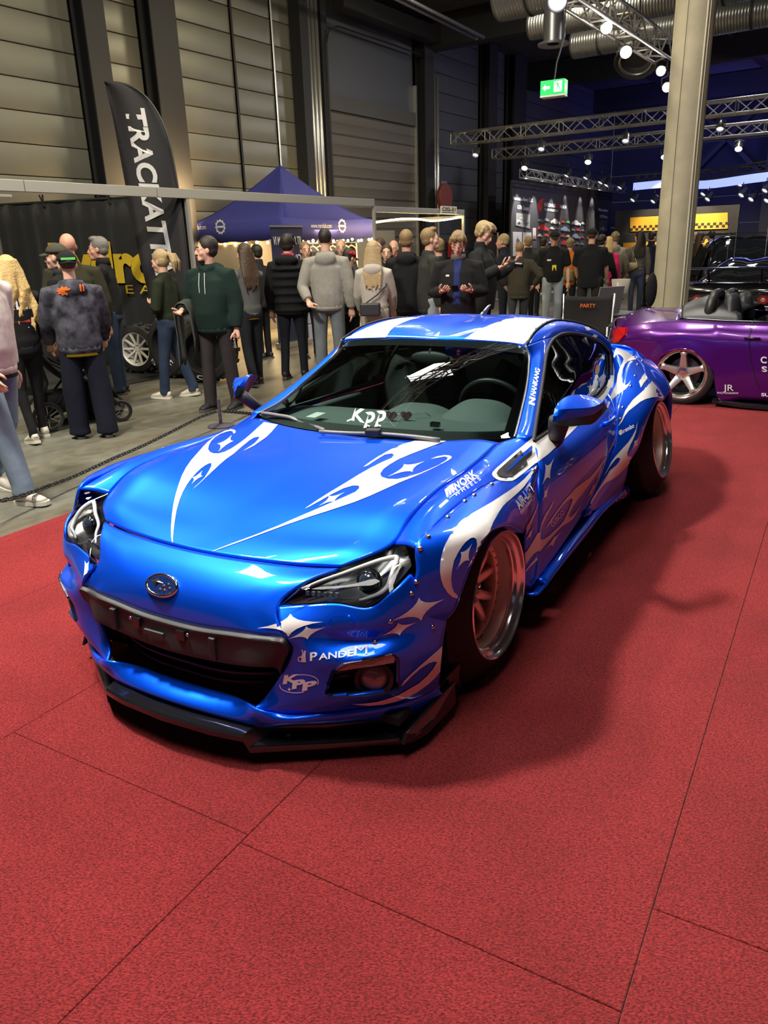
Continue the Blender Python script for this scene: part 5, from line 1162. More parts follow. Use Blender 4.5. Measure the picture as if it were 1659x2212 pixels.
def print_on(info, name, polys, m, back=True, lift=.003, raw=None, obj=None):
    "print in the wearer's own frame: outlines in (x, z) metres, pressed on the garment from behind or in front"
    g = obj or info['garment']; me = g.data
    tr = BVHTree.FromPolygons([v.co.copy() for v in me.vertices], [tuple(p.vertices) for p in me.polygons])
    sg = 1 if back else -1; V, F = [], []
    if raw: V, F = raw
    else:
        for poly in polys:
            pts = [Vector(p) for p in poly]; n = len(pts); xs = [p[0] for p in poly]; ys = [p[1] for p in poly]
            for x in np.arange(min(xs)+.012, max(xs), .022):
                for y in np.arange(min(ys)+.012, max(ys), .022):
                    if inside((x, y), poly): pts.append(Vector((x, y)))
            r = geometry.delaunay_2d_cdt(pts, [(i, (i+1) % n) for i in range(n)], [], 0, 1e-5); k = len(V); V += [tuple(q) for q in r[0]]
            F += [tuple(i+k for i in f) for f in r[2] if inside(sum((r[0][i] for i in f), Vector((0, 0)))/len(f), poly)]
    b = MB(); P3 = []
    for x, z in V:
        h, n, i, d = tr.ray_cast(Vector((x, -1.0*sg, z)), Vector((0, sg, 0))); P3.append(None if h is None else h+Vector((0, -sg*lift, 0)))
    for f in F:
        if any(P3[i] is None for i in f): continue
        k = len(b.v); b.v += [tuple(P3[i]) for i in f]; b.f.append(tuple(range(k, k+len(f))))
    if b.f:
        o = b.build(name, m, g, smooth=True, weld=True); return o
def letters_at(txt, x0, z0, w, h, flip, bold=.02):
    V, Fs, tw, th = text_mesh(txt, bold); return [((x0-p[0]/tw*w) if flip else (x0+p[0]/tw*w), z0+p[1]/th*h) for p in V], Fs
RECT = lambda x0, z0, x1, z1: [(x0, z0), (x1, z0), (x1, z1), (x0, z1)]
INKW, INKO, INKY = mat('print_white', (.62, .62, .62), rough=.8), mat('print_orange', (.75, .16, .02), rough=.8), mat('print_yellow', (.75, .60, .02), rough=.8)
INKB, INKR, INKG = mat('print_blue', (.05, .15, .5), rough=.8), mat('print_red', (.5, .03, .03), rough=.8), mat('print_green', (.12, .55, .12), rough=.8)
CAPB, CAPO = cloth((.012, .012, .012), 'cap_black'), cloth((.06, .055, .04), 'cap_olive')
gp = lambda u, v: tuple(float(q) for q in ground_at(u, v)[:2])

# --- left: visitors near the drape of the tuning team
p = gp(34, 1072)
person(p, -math.radians(112), 1.80, 'person in a cream sweatshirt and washed blue jeans striding past beside the chain', cloth((.50, .42, .38), second=(.58, .50, .46), nscale=30), cloth((.13, .18, .235), second=(.20, .26, .32), nscale=5), SHW, ('short', 'brown'), arms=('fore', 'swing'), stride=.55, kind='sweater', build=1.12, wide=1.35, hem=.88, shirt=cloth((.01, .025, .018)), group=G1)
p = gp(84, 950)
i2 = person(p, AWAY(p, .35), 1.64, 'person with very long wavy blond hair and black printed tee, from behind', BLK, K(.009, .009, .010), SHW, ('wavy', 'blond'), arms=('fore', 'down'), stride=.32, kind='sweater', female=True, build=1.08, wide=.85, hem=.90, group=G1)
for k, x in enumerate((-.10, -.065, -.03, .005, .05, .085)): print_on(i2, 'back_print', [RECT(x, 1.19, x+.022, 1.27)], INKW)
print_on(i2, 'back_print', [RECT(-.13, 1.075, .07, 1.10)], INKR); print_on(i2, 'back_print', [RECT(-.15, 1.05, .08, 1.062)], INKW); print_on(i2, 'back_print', [RECT(-.10, 1.03, .05, 1.037)], INKW)
p = gp(205, 944)
i5 = person(p, AWAY(p, .10), 1.665, 'person in black cap, grey camouflage hoodie and wide navy trousers, from behind', cloth((.012, .012, .015), 'camo_cloth', second=(.085, .085, .11), nscale=13), K(.008, .009, .018), SHB, ('buzz', 'brown'), arms=('fore', 'fore'), stride=-.10, kind='hoodie', build=1.16, wide=1.75, hem=.86, cap=(CAPB, True), shirt=K(.55, .40, .02), group=G1)
fan = [(-.075, 1.335)]+[(-.075+.062*math.cos(t)*(1 if k % 2 else .72), 1.335+.042*math.sin(t)*(1 if k % 2 else .72)) for k, t in enumerate(np.linspace(.2, math.pi*2-.9, 17))]
print_on(i5, 'hood_patch', [fan], INKO, lift=.006); print_on(i5, 'hood_patch', [RECT(.055, 1.325, .070, 1.385)], INKO, lift=.006); print_on(i5, 'hood_patch', [RECT(.080, 1.325, .095, 1.385)], INKO, lift=.006); print_on(i5, 'hood_patch', [RECT(.105, 1.345, .118, 1.39)], INKB, lift=.006)
for x in (-.13, .06): print_on(i5, 'hood_patch', [[(x+.028*math.cos(t), 1.455+.022*math.sin(t)) for t in np.linspace(0, 6.28, 10, endpoint=False)]], INKW, lift=.006)
b = MB(); b.bar(i5['H'](-.06, -.125, .055), i5['H'](.06, -.125, .055), .004, .02); b.build('cap_strap', INKG, i5['o'])
p = at(128, 8.45)
person(p, math.radians(88), 1.74, 'person in an olive cap and black jacket in profile beside the camouflage hoodie', BLK, BLK, SHB, ('buzz', 'brown'), arms=('fore', 'down'), kind='jacket', build=1.05, cap=(CAPO, False), collar=CHAR, group=G1)
p = at(152, 8.9)
person(p, AWAY(p, .2), 1.845, 'bald person in an olive brown sweater seen from behind, tallest in front of the drape', K(.030, .028, .015), BLK, SHB, None, skin=1, arms=('down', 'down'), kind='sweater', build=1.12, group=G1)
p = gp(262, 850)
i6 = person(p, math.radians(98), 1.82, 'grey-haired person in black polo with sponsor patches facing the bald one', BLK, JEAND, SHB, ('quiff', 'grey'), skin=1, arms=('fore', 'fore'), kind='tee', build=1.14, wide=1.15, hem=.86, collar=BLK, group=G1)
print_on(i6, 'chest_patch', [RECT(-.13, 1.30, -.04, 1.32)], INKY, back=False); print_on(i6, 'chest_patch', [RECT(-.11, 1.25, -.06, 1.28)], INKR, back=False); print_on(i6, 'chest_patch', [RECT(.05, 1.29, .12, 1.31)], INKW, back=False)
for z, mm, w in ((1.335, INKW, .03), (1.27, INKY, .045), (1.21, INKW, .04)):
    b = MB(); c = i6['arms'][1][1]; q = Vector((c.x-.085, c.y+.01, z)); b.ball(q, (.006, w*.6, w*.45), 10, 6); b.build('sleeve_patch', mm, i6['garment'], smooth=True)
b = MB(); e, w = i6['arms'][0][2], i6['arms'][0][3]; b.tube([lerpv(e, w, .84), lerpv(e, w, .93)], .036, 12); b.build('watch', BLACKM, i6['o'], smooth=True)
p = gp(385, 858)
person(p, math.radians(75), 1.655, 'person with blond ponytail in dark green sweater walking past the tyres', K(.018, .024, .012), JEAND, SHW, ('pony', 'ash'), arms=('down', 'fold'), stride=-.30, kind='sweater', female=True, build=1.02, hem=.92, wide=1.1, head=(0, -.2), group=G1)
p = gp(484, 884)
i8 = person(p, math.radians(180-24), 1.765, 'bearded person in dark green hoodie with a coat over one arm, looking aside', K(.008, .020, .017), K(.030, .025, .026), SHB, ('short', 'dark'), arms=('carry', 'down'), stride=.14, kind='hoodie', build=1.22, hem=.84, wide=1.2, head=(-.9, 0), group=G1)
# beard, cords
b = MB(); 
for c, r in (((0, .055, -.098), (.042, .040, .030)), ((0, .094, -.048), (.028, .012, .008))): b.ball(i8['H'](*c), r, 12, 8, Matrix.Rotation(-.9, 3, 'Z'))
b.build('beard', hairmat('dark'), i8['o'], smooth=True)
for x, z in ((-.035, 1.16), (.03, 1.12)):
    b = MB(); b.tube([(x, .15, 1.42), (x*1.1, .172, 1.30), (x, .178, z)], .004, 5); b.build('hood_cord', INKW, i8['garment'])
# coat over the arm and the glass in the hand
w = i8['arms'][0][3]; e = i8['arms'][0][2]
ct = carried(i8, 'coat', 'grey-green coat hanging over the arm of the person in the dark green hoodie', 'coat')
G = []
for t in np.linspace(0, 1, 11):
    r = []
    for q in np.linspace(0, 1, 9):
        a = (q-.5)*2; base = lerpv(e, w, q*.9+.05); ang = (t-.3)*math.pi
        if t < .6: off = Vector((math.sin((t-.3)*5)*.085, 0, math.cos((t-.3)*5)*.075-.01))
        else: off = Vector((.09+.02*math.sin(q*9), 0, -.05-(t-.6)*1.35-.03*math.sin(q*7)))
        if t < .12: off = Vector((-.09, 0, -.06-(.12-t)*3.4))
        r.append(base+off+Vector((0, .015*math.sin(t*8+q*5), 0)))
    G.append(r)
b = MB(); b.grid(spline(np.array([[tuple(v) for v in r] for r in G]), 2)); b.build('coat_cloth', cloth((.055, .06, .052)), ct, smooth=True, solid=.012)
w = i8['arms'][1][3]
gl_ = carried(i8, 'drinking_glass', 'clear drinking glass held down in the hand of the person in the green hoodie', 'glass')
b = MB(); b.lathe([(.026, 0), (.030, .11), (.027, .11), (.023, .008), (.0005, .006)], 16, Matrix.Translation(w+Vector((.005, .045, -.19)))); b.build('tumbler', glass('glass_clear', (.75, .76, .78)), gl_, smooth=True)

# --- middle: between the stalls
p = gp(553, 832)
i9 = person(p, AWAY(p, .5), 1.70, 'long brown-haired person in grey jacket over a yellow shirt behind the bearded one', cloth((.085, .09, .085)), K(.012, .013, .016), SHBR, ('long', 'brown'), arms=('fore', 'fore'), stride=.25, kind='sweater', female=True, hem=.90, wide=1.15, shirt=K(.62, .42, .01), group=G2)
p = at(622, 10.3)
person(p, AWAY(p, -.25), 1.80, 'dark-haired person in a black padded jacket with a red collar, seen from behind', K(.008, .008, .009), K(.010, .011, .016), SHB, ('mop', 'dark'), arms=('fore', 'down'), stride=.18, kind='puffer', build=1.05, hem=.80, collar=K(.42, .02, .05), group=G2)
p = at(704, 9.9)
i11 = person(p, AWAY(p, -.08), 1.845, 'person in light grey hoodie and grey jeans with cropped dark hair, from behind', cloth((.235, .225, .195), second=(.27, .26, .23), nscale=24), JEANG, SHB, ('buzz', 'dark'), arms=('down', 'back'), stride=.05, kind='hoodie', build=1.10, hem=.87, wide=1.25, group=G2)
p = at(752, 10.6)
person(p, AWAY(p, -.9), 1.60, 'person in a red cap and black padded vest beside the grey hoodie', K(.012, .013, .016), K(.012, .014, .022), SHB, ('short', 'dark'), arms=('fore', 'fore'), kind='puffer', build=.98, cap=(cloth((.42, .03, .04), 'cap_red'), False), head=(0, -.3), group=G2)
p = at(806, 9.5)
i13 = person(p, AWAY(p, -.12), 1.68, 'person with long straight blond hair in off-white hoodie, seen from behind', cloth((.40, .37, .32)), cloth((.30, .28, .24)), SHW, ('long', 'ash'), arms=('fore', 'fore'), kind='hoodie', female=True, build=1.0, hem=.92, wide=1.1, group=G2)
bg = carried(i13, 'shoulder_bag', 'small black shoulder bag on the back of the person with long blond hair', 'bag')
b = MB(); b.box((-.03, -.195, .92), (.24, .075, .15)); b.build('bag_body', BLACKM, bg, bevel=.02)
b = MB(); b.tube([(-.10, -.165, .98), (.05, -.165, 1.08), (.155, -.09, 1.18), (.14, .06, 1.25)], .010, 6); b.build('strap', BLACKM, bg)
p = at(878, 10.2)
person(p, AWAY(p, -.05), 1.80, 'short-haired person in a plain black hoodie and dark jeans between the blond and the profile', K(.011, .011, .012), JEAND, SHB, ('short', 'dirty'), skin=1, arms=('fore', 'fore'), kind='hoodie', build=1.04, group=G2)
p = at(926, 10.1)
person(p, math.radians(-72), 1.81, 'young person in a charcoal sweatshirt and light jeans in right profile, mouth open', K(.030, .030, .028), JEANL, SHW, ('quiff', 'dirty'), arms=('down', 'fore'), kind='sweater', build=1.10, head=(-.2, .1), group=G2)
p = at(990, 9.0)
i16 = person(p, math.radians(180-12), 1.745, 'person with centre-parted fair hair in an open black jacket looking down at a phone', K(.012, .012, .013), K(.016, .02, .034), SHB, ('mop', 'dirty'), arms=('phone', 'phone'), kind='jacket', build=1.12, head=(0, -.38), collar=cloth((.12, .12, .11)), group=G2)
print_on(i16, 'blue_shirt', [RECT(-.045, .98, .045, 1.46)], K(.02, .03, .12), back=False); print_on(i16, 'chest_logo', [RECT(.085, 1.28, .125, 1.30)], INKW, back=False)
ph = carried(i16, 'phone', 'black phone in the hands of the person with centre-parted hair', 'phone')
b = MB(); wa, wb = i16['arms'][0][3], i16['arms'][1][3]; c = (wa+wb)/2+Vector((0, .085, .03)); b.box(c, (.075, .15, .009), Matrix.Rotation(.5, 3, 'X')); b.build('phone_case', BLACKG, ph, bevel=.003)
p = at(1040, 10.0)
i17 = person(p, math.radians(-118), 1.86, 'tall person with a blond fringe in a black parka raising a camera', K(.016, .017, .018), K(.012, .013, .018), SHB, ('mop', 'ash'), arms=('high', 'high'), kind='jacket', build=1.10, head=(-.1, -.45), hem=.78, group=G2)
cmr = carried(i17, 'camera', 'black camera held up by the tall person with the blond fringe', 'camera')
wa, wb = i17['arms'][0][3], i17['arms'][1][3]; c = (wa+wb)/2+Vector((0, .09, .02)); b = MB(); b.box(c, (.13, .07, .09)); b.build('camera_body', BLACKM, cmr, bevel=.01); b = MB(); b.tube([c+Vector((0, .03, 0)), c+Vector((0, .12, -.01))], .035, 14); b.build('camera_lens', BLACKG, cmr)
bk = carried(i17, 'backpack', 'black backpack with yellow tag hanging low on the tall person in the parka', 'bag')
b = MB(); b.box((.0, -.20, 1.16), (.27, .14, .40)); b.build('pack_body', K(.014, .014, .015), bk, bevel=.05); b = MB(); b.box((.08, -.275, 1.06), (.05, .01, .05)); b.build('pack_tag', INKY, bk)
# people inside and beside the tent, seen between the others
for u, D, hh, fc, lab, tp, hr_, kd in ((556, 12.4, 1.70, 60, 'person in a dark jacket bending over the goods under the tent', K(.02, .02, .024), ('short', 'dark'), 'jacket'),
        (660, 12.3, 1.72, 200, 'dirty blond person behind the rail of clothes, left of the grey hoodie', K(.03, .025, .02), ('short', 'dirty'), 'sweater'),
        (737, 12.6, 1.74, 185, 'balding person facing out from inside the tent behind the red cap', K(.05, .05, .055), ('buzz', 'ash'), 'sweater'),
        (822, 12.0, 1.73, 150, 'brown-haired person behind the blond hair, beside the tent post', K(.02, .018, .018), ('short', 'brown'), 'sweater'),
        (836, 11.4, 1.64, 175, 'person with tied-back brown hair facing out, beside the orange hood', K(.02, .02, .02), ('pony', 'brown'), 'sweater'),
        (852, 13.0, 1.71, 160, 'bald person in a bright orange hoodie at the lit stall', K(.80, .13, .02), None, 'hoodie'),
        (948, 11.6, 1.70, 20, 'fair-haired person in dark clothes seen between the profile and the phone user', K(.02, .02, .022), ('short', 'dirty'), 'sweater')):
    p = at(u, D); person(p, math.radians(fc), hh, lab, tp, BLK, SHB, hr_, arms=('fore', 'fore'), kind=kd, vox=.016, group=G2)
# --- right: the aisle towards the far stands
p = at(1088, 14.6)
person(p, math.radians(72), 1.76, 'person in a navy body warmer in left profile, behind the camera', K(.014, .016, .024), K(.012, .014, .022), SHB, ('short', 'ash'), skin=1, arms=('fore', 'fore'), kind='jacket', vox=.015, group=G3)
p = at(1122, 13.6)
person(p, AWAY(p, -.05), 1.62, 'short person in an olive brown sweater and grey trousers, seen from behind', cloth((.042, .036, .024)), K(.035, .038, .042), SHB, ('buzz', 'dirty'), skin=1, arms=('hip', 'hip'), stride=.22, kind='sweater', build=1.16, vox=.015, group=G3)
p = at(1140, 16.5)
person(p, AWAY(p, .3), 1.72, 'greying person in a dark jacket behind the olive sweater', K(.02, .022, .02), BLK, SHB, ('short', 'dirty'), arms=('fore', 'fore'), kind='jacket', vox=.018, group=G3)
p = at(1172, 18.0)
person(p, AWAY(p, -.3), 1.70, 'dark-haired person in a grey-green coat before the poster wall', K(.035, .04, .036), K(.012, .014, .02), SHB, ('short', 'dark'), arms=('down', 'fore'), kind='jacket', vox=.018, group=G3)
p = at(1196, 15.4)
i20 = person(p, AWAY(p, math.pi+.1), 1.79, 'person in black cap and polo with a yellow badge walking this way', K(.010, .010, .011), JEANL, SHW, ('buzz', 'brown'), skin=1, arms=('down', 'down'), stride=.15, kind='tee', build=1.14, hem=.86, wide=1.2, cap=(CAPB, False), head=(0, -.22), badge=INKY, vox=.015, group=G3)
print_on(i20, 'chest_logo', [RECT(.06, 1.27, .13, 1.30)], INKW, back=False)
p = at(1230, 17.2)
i22 = person(p, AWAY(p, -.2), 1.66, 'person in a khaki cap and orange sweater seen from behind', K(.50, .13, .015), K(.015, .017, .022), SHB, ('short', 'dirty'), arms=('down', 'fore'), kind='sweater', cap=(cloth((.26, .24, .17), 'cap_khaki'), False), vox=.017, group=G3)
bg = carried(i22, 'satchel', 'khaki satchel on the back of the person in the orange sweater', 'bag')
b = MB(); b.box((0, -.20, .93), (.30, .10, .22)); b.build('bag_body', cloth((.14, .15, .06)), bg, bevel=.03)
p = at(1276, 14.8)
person(p, AWAY(p, -.18), 1.80, 'big person in a black cap and wide black tee seen from behind', K(.010, .010, .012), K(.022, .02, .018), SHB, ('buzz', 'brown'), skin=1, arms=('fore', 'fore'), kind='tee', build=1.30, hem=.78, wide=1.3, cap=(CAPB, False), vox=.015, group=G3)
p = at(1297, 15.8)
person(p, AWAY(p, -.5), 1.70, 'person in a black sweater and grey jeans right behind the big one', K(.012, .012, .013), JEANL, SHB, ('short', 'dark'), arms=('fore', 'fore'), kind='sweater', cap=(CAPB, True), vox=.017, group=G3)
p = at(1313, 16.6)
person(p, AWAY(p, -.3), 1.66, 'blond person in a pink top seen from behind', K(.62, .03, .13), BLK, SHB, ('long', 'blond'), arms=('down', 'fore'), kind='sweater', female=True, hem=.78, vox=.017, group=G3)
p = at(1326, 17.8)
person(p, AWAY(p, -.2), 1.76, 'person in a pale cap and beige camouflage hoodie seen from behind', cloth((.20, .18, .13), second=(.32, .29, .23), nscale=12), BLK, SHB, ('short', 'dirty'), arms=('fore', 'fore'), kind='hoodie', build=1.06, cap=(cloth((.45, .43, .32), 'cap_pale'), False), vox=.017, group=G3)
p = at(1378, 18.3)
i27 = person(p, AWAY(p, .15), 1.76, 'person with long dark hair in a grey cardigan and blue jeans beside the concrete pillar', cloth((.105, .10, .085)), cloth((.045, .06, .10), second=(.07, .09, .14), nscale=4), SHB, ('long', 'dark'), arms=('down', 'down'), stride=.2, kind='sweater', female=True, hem=.97, wide=1.05, head=(.5, 0), vox=.015, group=G3)
bg = carried(i27, 'handbag', 'beige leather bag under the arm of the person in the grey cardigan', 'bag')
b = MB(); b.tube([(-.30, -.05, 1.06), (-.16, -.12, 1.04), (-.02, -.16, 1.07)], [(.05, .05), (.06, .10), (.05, .06)], 10); b.build('bag_body', mat('bag_beige', (.42, .32, .18), rough=.5), bg, smooth=True)
b = MB(); b.tube([(-.28, -.06, 1.10), (-.19, -.03, 1.47), (-.04, -.16, 1.12)], .010, 6); b.build('strap', mat('bag_beige', (.42, .32, .18)), bg)
for u, D, hh, fc, lab, tp, hr_, kd, bd in ((1405, 20.5, 1.76, -70, 'person in navy in right profile at the yellow counter, left of the pillar', K(.012, .014, .03), ('short', 'dark'), 'jacket', None),
        (1497, 21.5, 1.70, -60, 'fair-haired person half behind the pillar at the yellow counter', K(.02, .02, .02), ('short', 'ash'), 'sweater', None),
        (1508, 20.2, 1.70, -75, 'brown-haired person with yellow trim in right profile, right of the pillar', K(.012, .012, .013), ('long', 'brown'), 'sweater', INKY),
        (1532, 23.0, 1.74, 15, 'person in black at the counter below the yellow curtain', K(.010, .010, .011), ('short', 'dark'), 'jacket', None),
        (1556, 23.5, 1.68, 30, 'person in a dark grey jacket at the counter, next to the roof rack', K(.03, .03, .035), ('short', 'grey'), 'jacket', None)):
    p = at(u, D); person(p, math.radians(fc), hh, lab, tp, BLK, SHB, hr_, arms=('fore', 'fore'), kind=kd, vox=.02, badge=bd, group=G3)
# ------------------------------------------------------------------ stalls
ALU = mat('stall_aluminium', (.42, .41, .38), rough=.45, metal=.5); DRAPE = mat('black_drape', (.010, .010, .010), rough=.92, sheen=.2)
YEL = mat('print_hydro_yellow', (.62, .42, .02), rough=.8)
LEDM = mat('led_warm', (1, .8, .4), emit=(1, .70, .28), estr=40); BULB = mat('bulb_warm', (1, .8, .5), emit=(1, .74, .38), estr=60)
st = empty('exhibition_stall', hall(7.8, 8.4), 0, 'grey aluminium stall frame with fascia rails and posts along the aisle', 'stall'); st_inv = Matrix.Translation(hall(7.8, 8.4)).inverted()
def spart(name, m, s0, s1, o0, o1, z0, z1, **k):
    b = hbox(MB(), s0, s1, o0, o1, z0, z1); b.v = [tuple(st_inv @ Vector(p)) for p in b.v]; return b.build(name, m, st, **k)
for s0, s1 in ((2.0, 5.42), (5.43, 7.28), (7.29, 12.25), (12.27, 15.66)): spart('fascia_rail', ALU, s0, s1, 8.37, 8.42, 2.21 if s1 > 12.3 else 2.31, 2.31 if s1 > 12.3 else 2.43, bevel=.004)
spart('fascia_rail', ALU, 2.0, 5.9, 9.4, 9.44, 2.33, 2.36)
for s, o, zt in ((7.80, 8.40, 2.31), (12.26, 8.40, 2.31), (15.66, 8.40, 2.2), (15.66, 11.6, 2.2)): spart('post', ALU, s-.025, s+.025, o-.025, o+.025, 0, zt)
spart('side_rail', ALU, 15.63, 15.67, 8.4, 11.8, 2.14, 2.2)
# drape with the yellow lettering, hung in folds from the cross rail
dr = empty('stall_drape', hall(7.86, 10.2), 0, 'black fabric drape with torn yellow team lettering behind the group of visitors', 'drape'); dI = Matrix.Translation(hall(7.86, 10.2)).inverted()
zt = lambda o: 2.35+.015*(o-8.4)
b = MB(); G = []
DS = lambda o: 7.86-.20*(o-8.4)
for o in np.linspace(8.46, 11.93, 90):
    f = .022*math.sin(o*9.0)+.014*math.sin(o*23+1); G.append([tuple(dI @ Vector(hall(DS(o)+f*(1-.5*t), o, .02+(zt(o)-.02)*t))) for t in np.linspace(0, 1, 8)])
b.grid(np.array(G)); b.build('drape_cloth', DRAPE, dr, smooth=True, solid=.006)
b = MB(); b.tube([dI @ Vector(hall(7.86, 8.4, 2.37)), dI @ Vector(hall(DS(11.93), 11.93, 2.40))], .018, 8); b.build('rail', BLACKM, dr)
for o in (10.9, 8.62, 9.7):
    b = MB(); b.bar(dI @ Vector(hall(DS(o)-.06, o-.04, zt(o)+.10)), dI @ Vector(hall(DS(o)-.04, o+.02, zt(o)-.06)), .02); b.bar(dI @ Vector(hall(DS(o)-.06, o+.04, zt(o)+.10)), dI @ Vector(hall(DS(o)-.04, o-.02, zt(o)-.06)), .02); b.build('clip', BLACKM, dr)
def on_drape(u, v):
    d = ray_of(u, v); a, b_ = float(d@HD), float(d@HN); t = (7.80+.20*8.4)/(a+.20*b_); return np.array([a*t, b_*t, EYE+d[2]*t])
def drape_text(txt, u0, u1, vb, vt, m, bold=.02, name='team_lettering'):
    V, Fs, w, h = text_mesh(txt, bold); p0, p1, p2 = on_drape(u0, vb), on_drape(u1, vb), on_drape(u0, vt); b = MB()
    b.add([dI @ Vector(hall(p0[0]+(p1[0]-p0[0])*p[0]/w, p0[1]+(p1[1]-p0[1])*p[0]/w, p0[2]+(p1[2]-p0[2])*p[0]/w+(p2[2]-p0[2])*p[1]/h)) for p in V], Fs); return b.build(name, m, dr)
drape_text('hydro', 116, 345, 606, 524, YEL, .05); drape_text('T E A M', 235, 372, 634, 616, YEL, 0.0); drape_text('re', -60, 10, 592, 560, YEL, .05); drape_text('tr', -70, 18, 625, 600, YEL, .03)
# floor mat of that stall
b = MB(); b.add([hall(2.0, 8.45, 0), hall(7.7, 8.45, 0), hall(7.7, 13.3, 0), hall(2.0, 13.3, 0), hall(2.0, 8.45, .012), hall(7.7, 8.45, .012), hall(7.7, 13.3, .012), hall(2.0, 13.3, .012)], [(4, 5, 6, 7), (0, 1, 5, 4), (1, 2, 6, 5), (2, 3, 7, 6), (3, 0, 4, 7)])
tag(b.build('floor_mat', mat('mat_black', (.014, .014, .014), rough=.95)), 'thin black floor mat under the tyres of the team stall', 'mat')
# feather flag
fl_px = [(226, 178), (246, 178), (266, 181), (288, 189), (310, 204), (332, 230), (350, 262), (364, 300), (374, 345), (382, 390), (390, 440), (398, 500), (406, 580), (412, 650)]
fl_lx = [(226, 178), (231, 205), (237, 230), (245, 268), (252, 305), (260, 345), (268, 385), (276, 425), (284, 465), (292, 505), (300, 545), (310, 590), (322, 640), (330, 680)]
fD = lambda u: 11.78-(u-225)/190*.38
f0 = depth_at(330, 680, fD(330)); fg = empty('feather_flag', (float(f0[0]), float(f0[1]), 0), 0, 'tall black feather flag with white slanted lettering behind the fascia rail', 'flag'); fI = np.array([f0[0], f0[1], 0])
L_, R_ = spline(np.array([depth_at(u, v, fD(u)) for u, v in fl_lx]), 2), spline(np.array([depth_at(u, v, fD(u)) for u, v in fl_px]), 2)
G = np.array([[lerp(a, c, t)-fI+np.array([0, .03*math.sin(t*5+i*.25), 0]) for t in np.linspace(0, 1, 9)] for i, (a, c) in enumerate(zip(L_, R_))])
flo = MB().grid(G).build('flag_cloth', mat('flag_black', (.014, .013, .016), rough=.8), fg, smooth=True, solid=.003)
b = MB(); b.tube([tuple(p-fI) for p in R_]+[(float((R_[-1]-fI)[0]), float((R_[-1]-fI)[1]), 0.02)], [.014]*len(R_)+[.014], 8); b.build('flag_pole', BLACKM, fg, smooth=True)
b = MB(); b.lathe([(.0, .0), (.22, 0), (.22, .02), (.03, .05)], 20, Matrix.Translation((float((R_[-1]-fI)[0]), float((R_[-1]-fI)[1]), 0))); b.build('flag_base', BLACKM, fg)
ftree = BVHTree.FromPolygons([Vector(tuple(p+fI)) for p in G.reshape(-1, 3)], [(i*9+j, i*9+j+1, (i+1)*9+j+1, (i+1)*9+j) for i in range(len(G)-1) for j in range(8)])
def flag_text(txt, a, c, up, bold=.03, shear=.25):
    V, Fs, w, h = text_mesh(txt, bold, shear); a, c, up = np.array(a, float), np.array(c, float), np.array(up, float); b = MB(); P3 = []
    for p in V:
        u, v = a+(c-a)*p[0]/w+up*p[1]/h; d = Vector(ray_of(u, v)).normalized(); hit, n, i, q = ftree.ray_cast(Vector((0, 0, EYE)), d); P3.append(None if hit is None else tuple(hit-d*.012-Vector(fI)))
    for f in Fs:
        if all(P3[i] is not None for i in f): k = len(b.v); b.v += [P3[i] for i in f]; b.f.append(tuple(range(k, k+len(f))))
    b.build('flag_lettering', mat('flag_white', (.52, .52, .52), rough=.8), fg, weld=True)
flag_text('TRACKATTACK', (272, 240), (356, 690), (40, -9), bold=.035)
# tyres and a white rally wheel in the stall
def loose_wheel(c, axis, R, W_, rim, label, group=None, spokes=10):
    e = empty('spare_wheel', c, 0, label, 'wheel', group); Mx = Matrix.Rotation(0, 4, 'Z') @ Vector(axis).to_track_quat('Z', 'Y').to_matrix().to_4x4()
    MB().lathe([(R*.66, W_*.5), (R*.72, W_*.5+.008), (R*.90, W_*.47), (R*.975, W_*.36), (R, W_*.2), (R, -W_*.2), (R*.975, -W_*.36), (R*.9, -W_*.47), (R*.66, -W_*.5), (R*.64, 0)], 40, Mx, closed=True).build('tyre', RUBBER, e, auto=30)
    b = MB()
    for k in range(34):
        a = 2*math.pi*k/34; b.box(Mx @ Vector((R*math.cos(a), R*math.sin(a), (.05 if k % 2 else -.05))), (.03, .045, W_*.36), (Mx.to_3x3() @ Matrix.Rotation(a, 3, 'Z')))
    b.build('tread_blocks', RUBBER, e)['kind'] = 'stuff'
    if rim:
        MB().lathe([(R*.66, W_*.5-.005), (R*.68, W_*.5+.006), (R*.62, W_*.5-.01), (R*.60, W_*.2), (R*.60, -W_*.4)], 40, Mx).build('rim', rim, e, auto=30)
        for k in range(spokes):
            a = 2*math.pi*k/spokes; b = MB(); b.bar(Mx @ Vector((.05*math.cos(a), .05*math.sin(a), W_*.28)), Mx @ Vector((R*.63*math.cos(a), R*.63*math.sin(a), W_*.40)), .030, .03, up=tuple(Mx.to_3x3() @ Vector((0, 0, 1)))); b.build('spoke', rim, e, bevel=.005)
        b = MB(); b.lathe([(.075, W_*.10), (.075, W_*.30), (.03, W_*.32), (.0005, W_*.32)], 20, Mx); b.build('hub', rim, e, auto=30)
        for k in range(5): a = 2*math.pi*k/5+.3; b = MB(); b.lathe([(.011, W_*.30), (.011, W_*.325), (.0005, W_*.325)], 6, Mx @ Matrix.Translation((.048*math.cos(a), .048*math.sin(a), 0))); b.build('wheel_nut', BLACKM, e)
    else:
        MB().lathe([(R*.64, 0), (.0005, 0)], 24, Mx).build('hole_shade', mat('tyre_shadow', (.004, .004, .004)), e)  # near-black disc stands in for the shade inside the tyre hole
    return e
WHR = mat('rim_white', (.62, .60, .54), rough=.4)
w = hall_at(302, 742, s=7.25); R0 = .345; loose_wheel(hall(7.25, w[1], R0+.013), Vector(hall(-1, -.25, 0))-Vector(hall(0, 0, 0)), R0, .23, WHR, 'white ten-spoke alloy wheel with off-road tyre standing in the team stall')
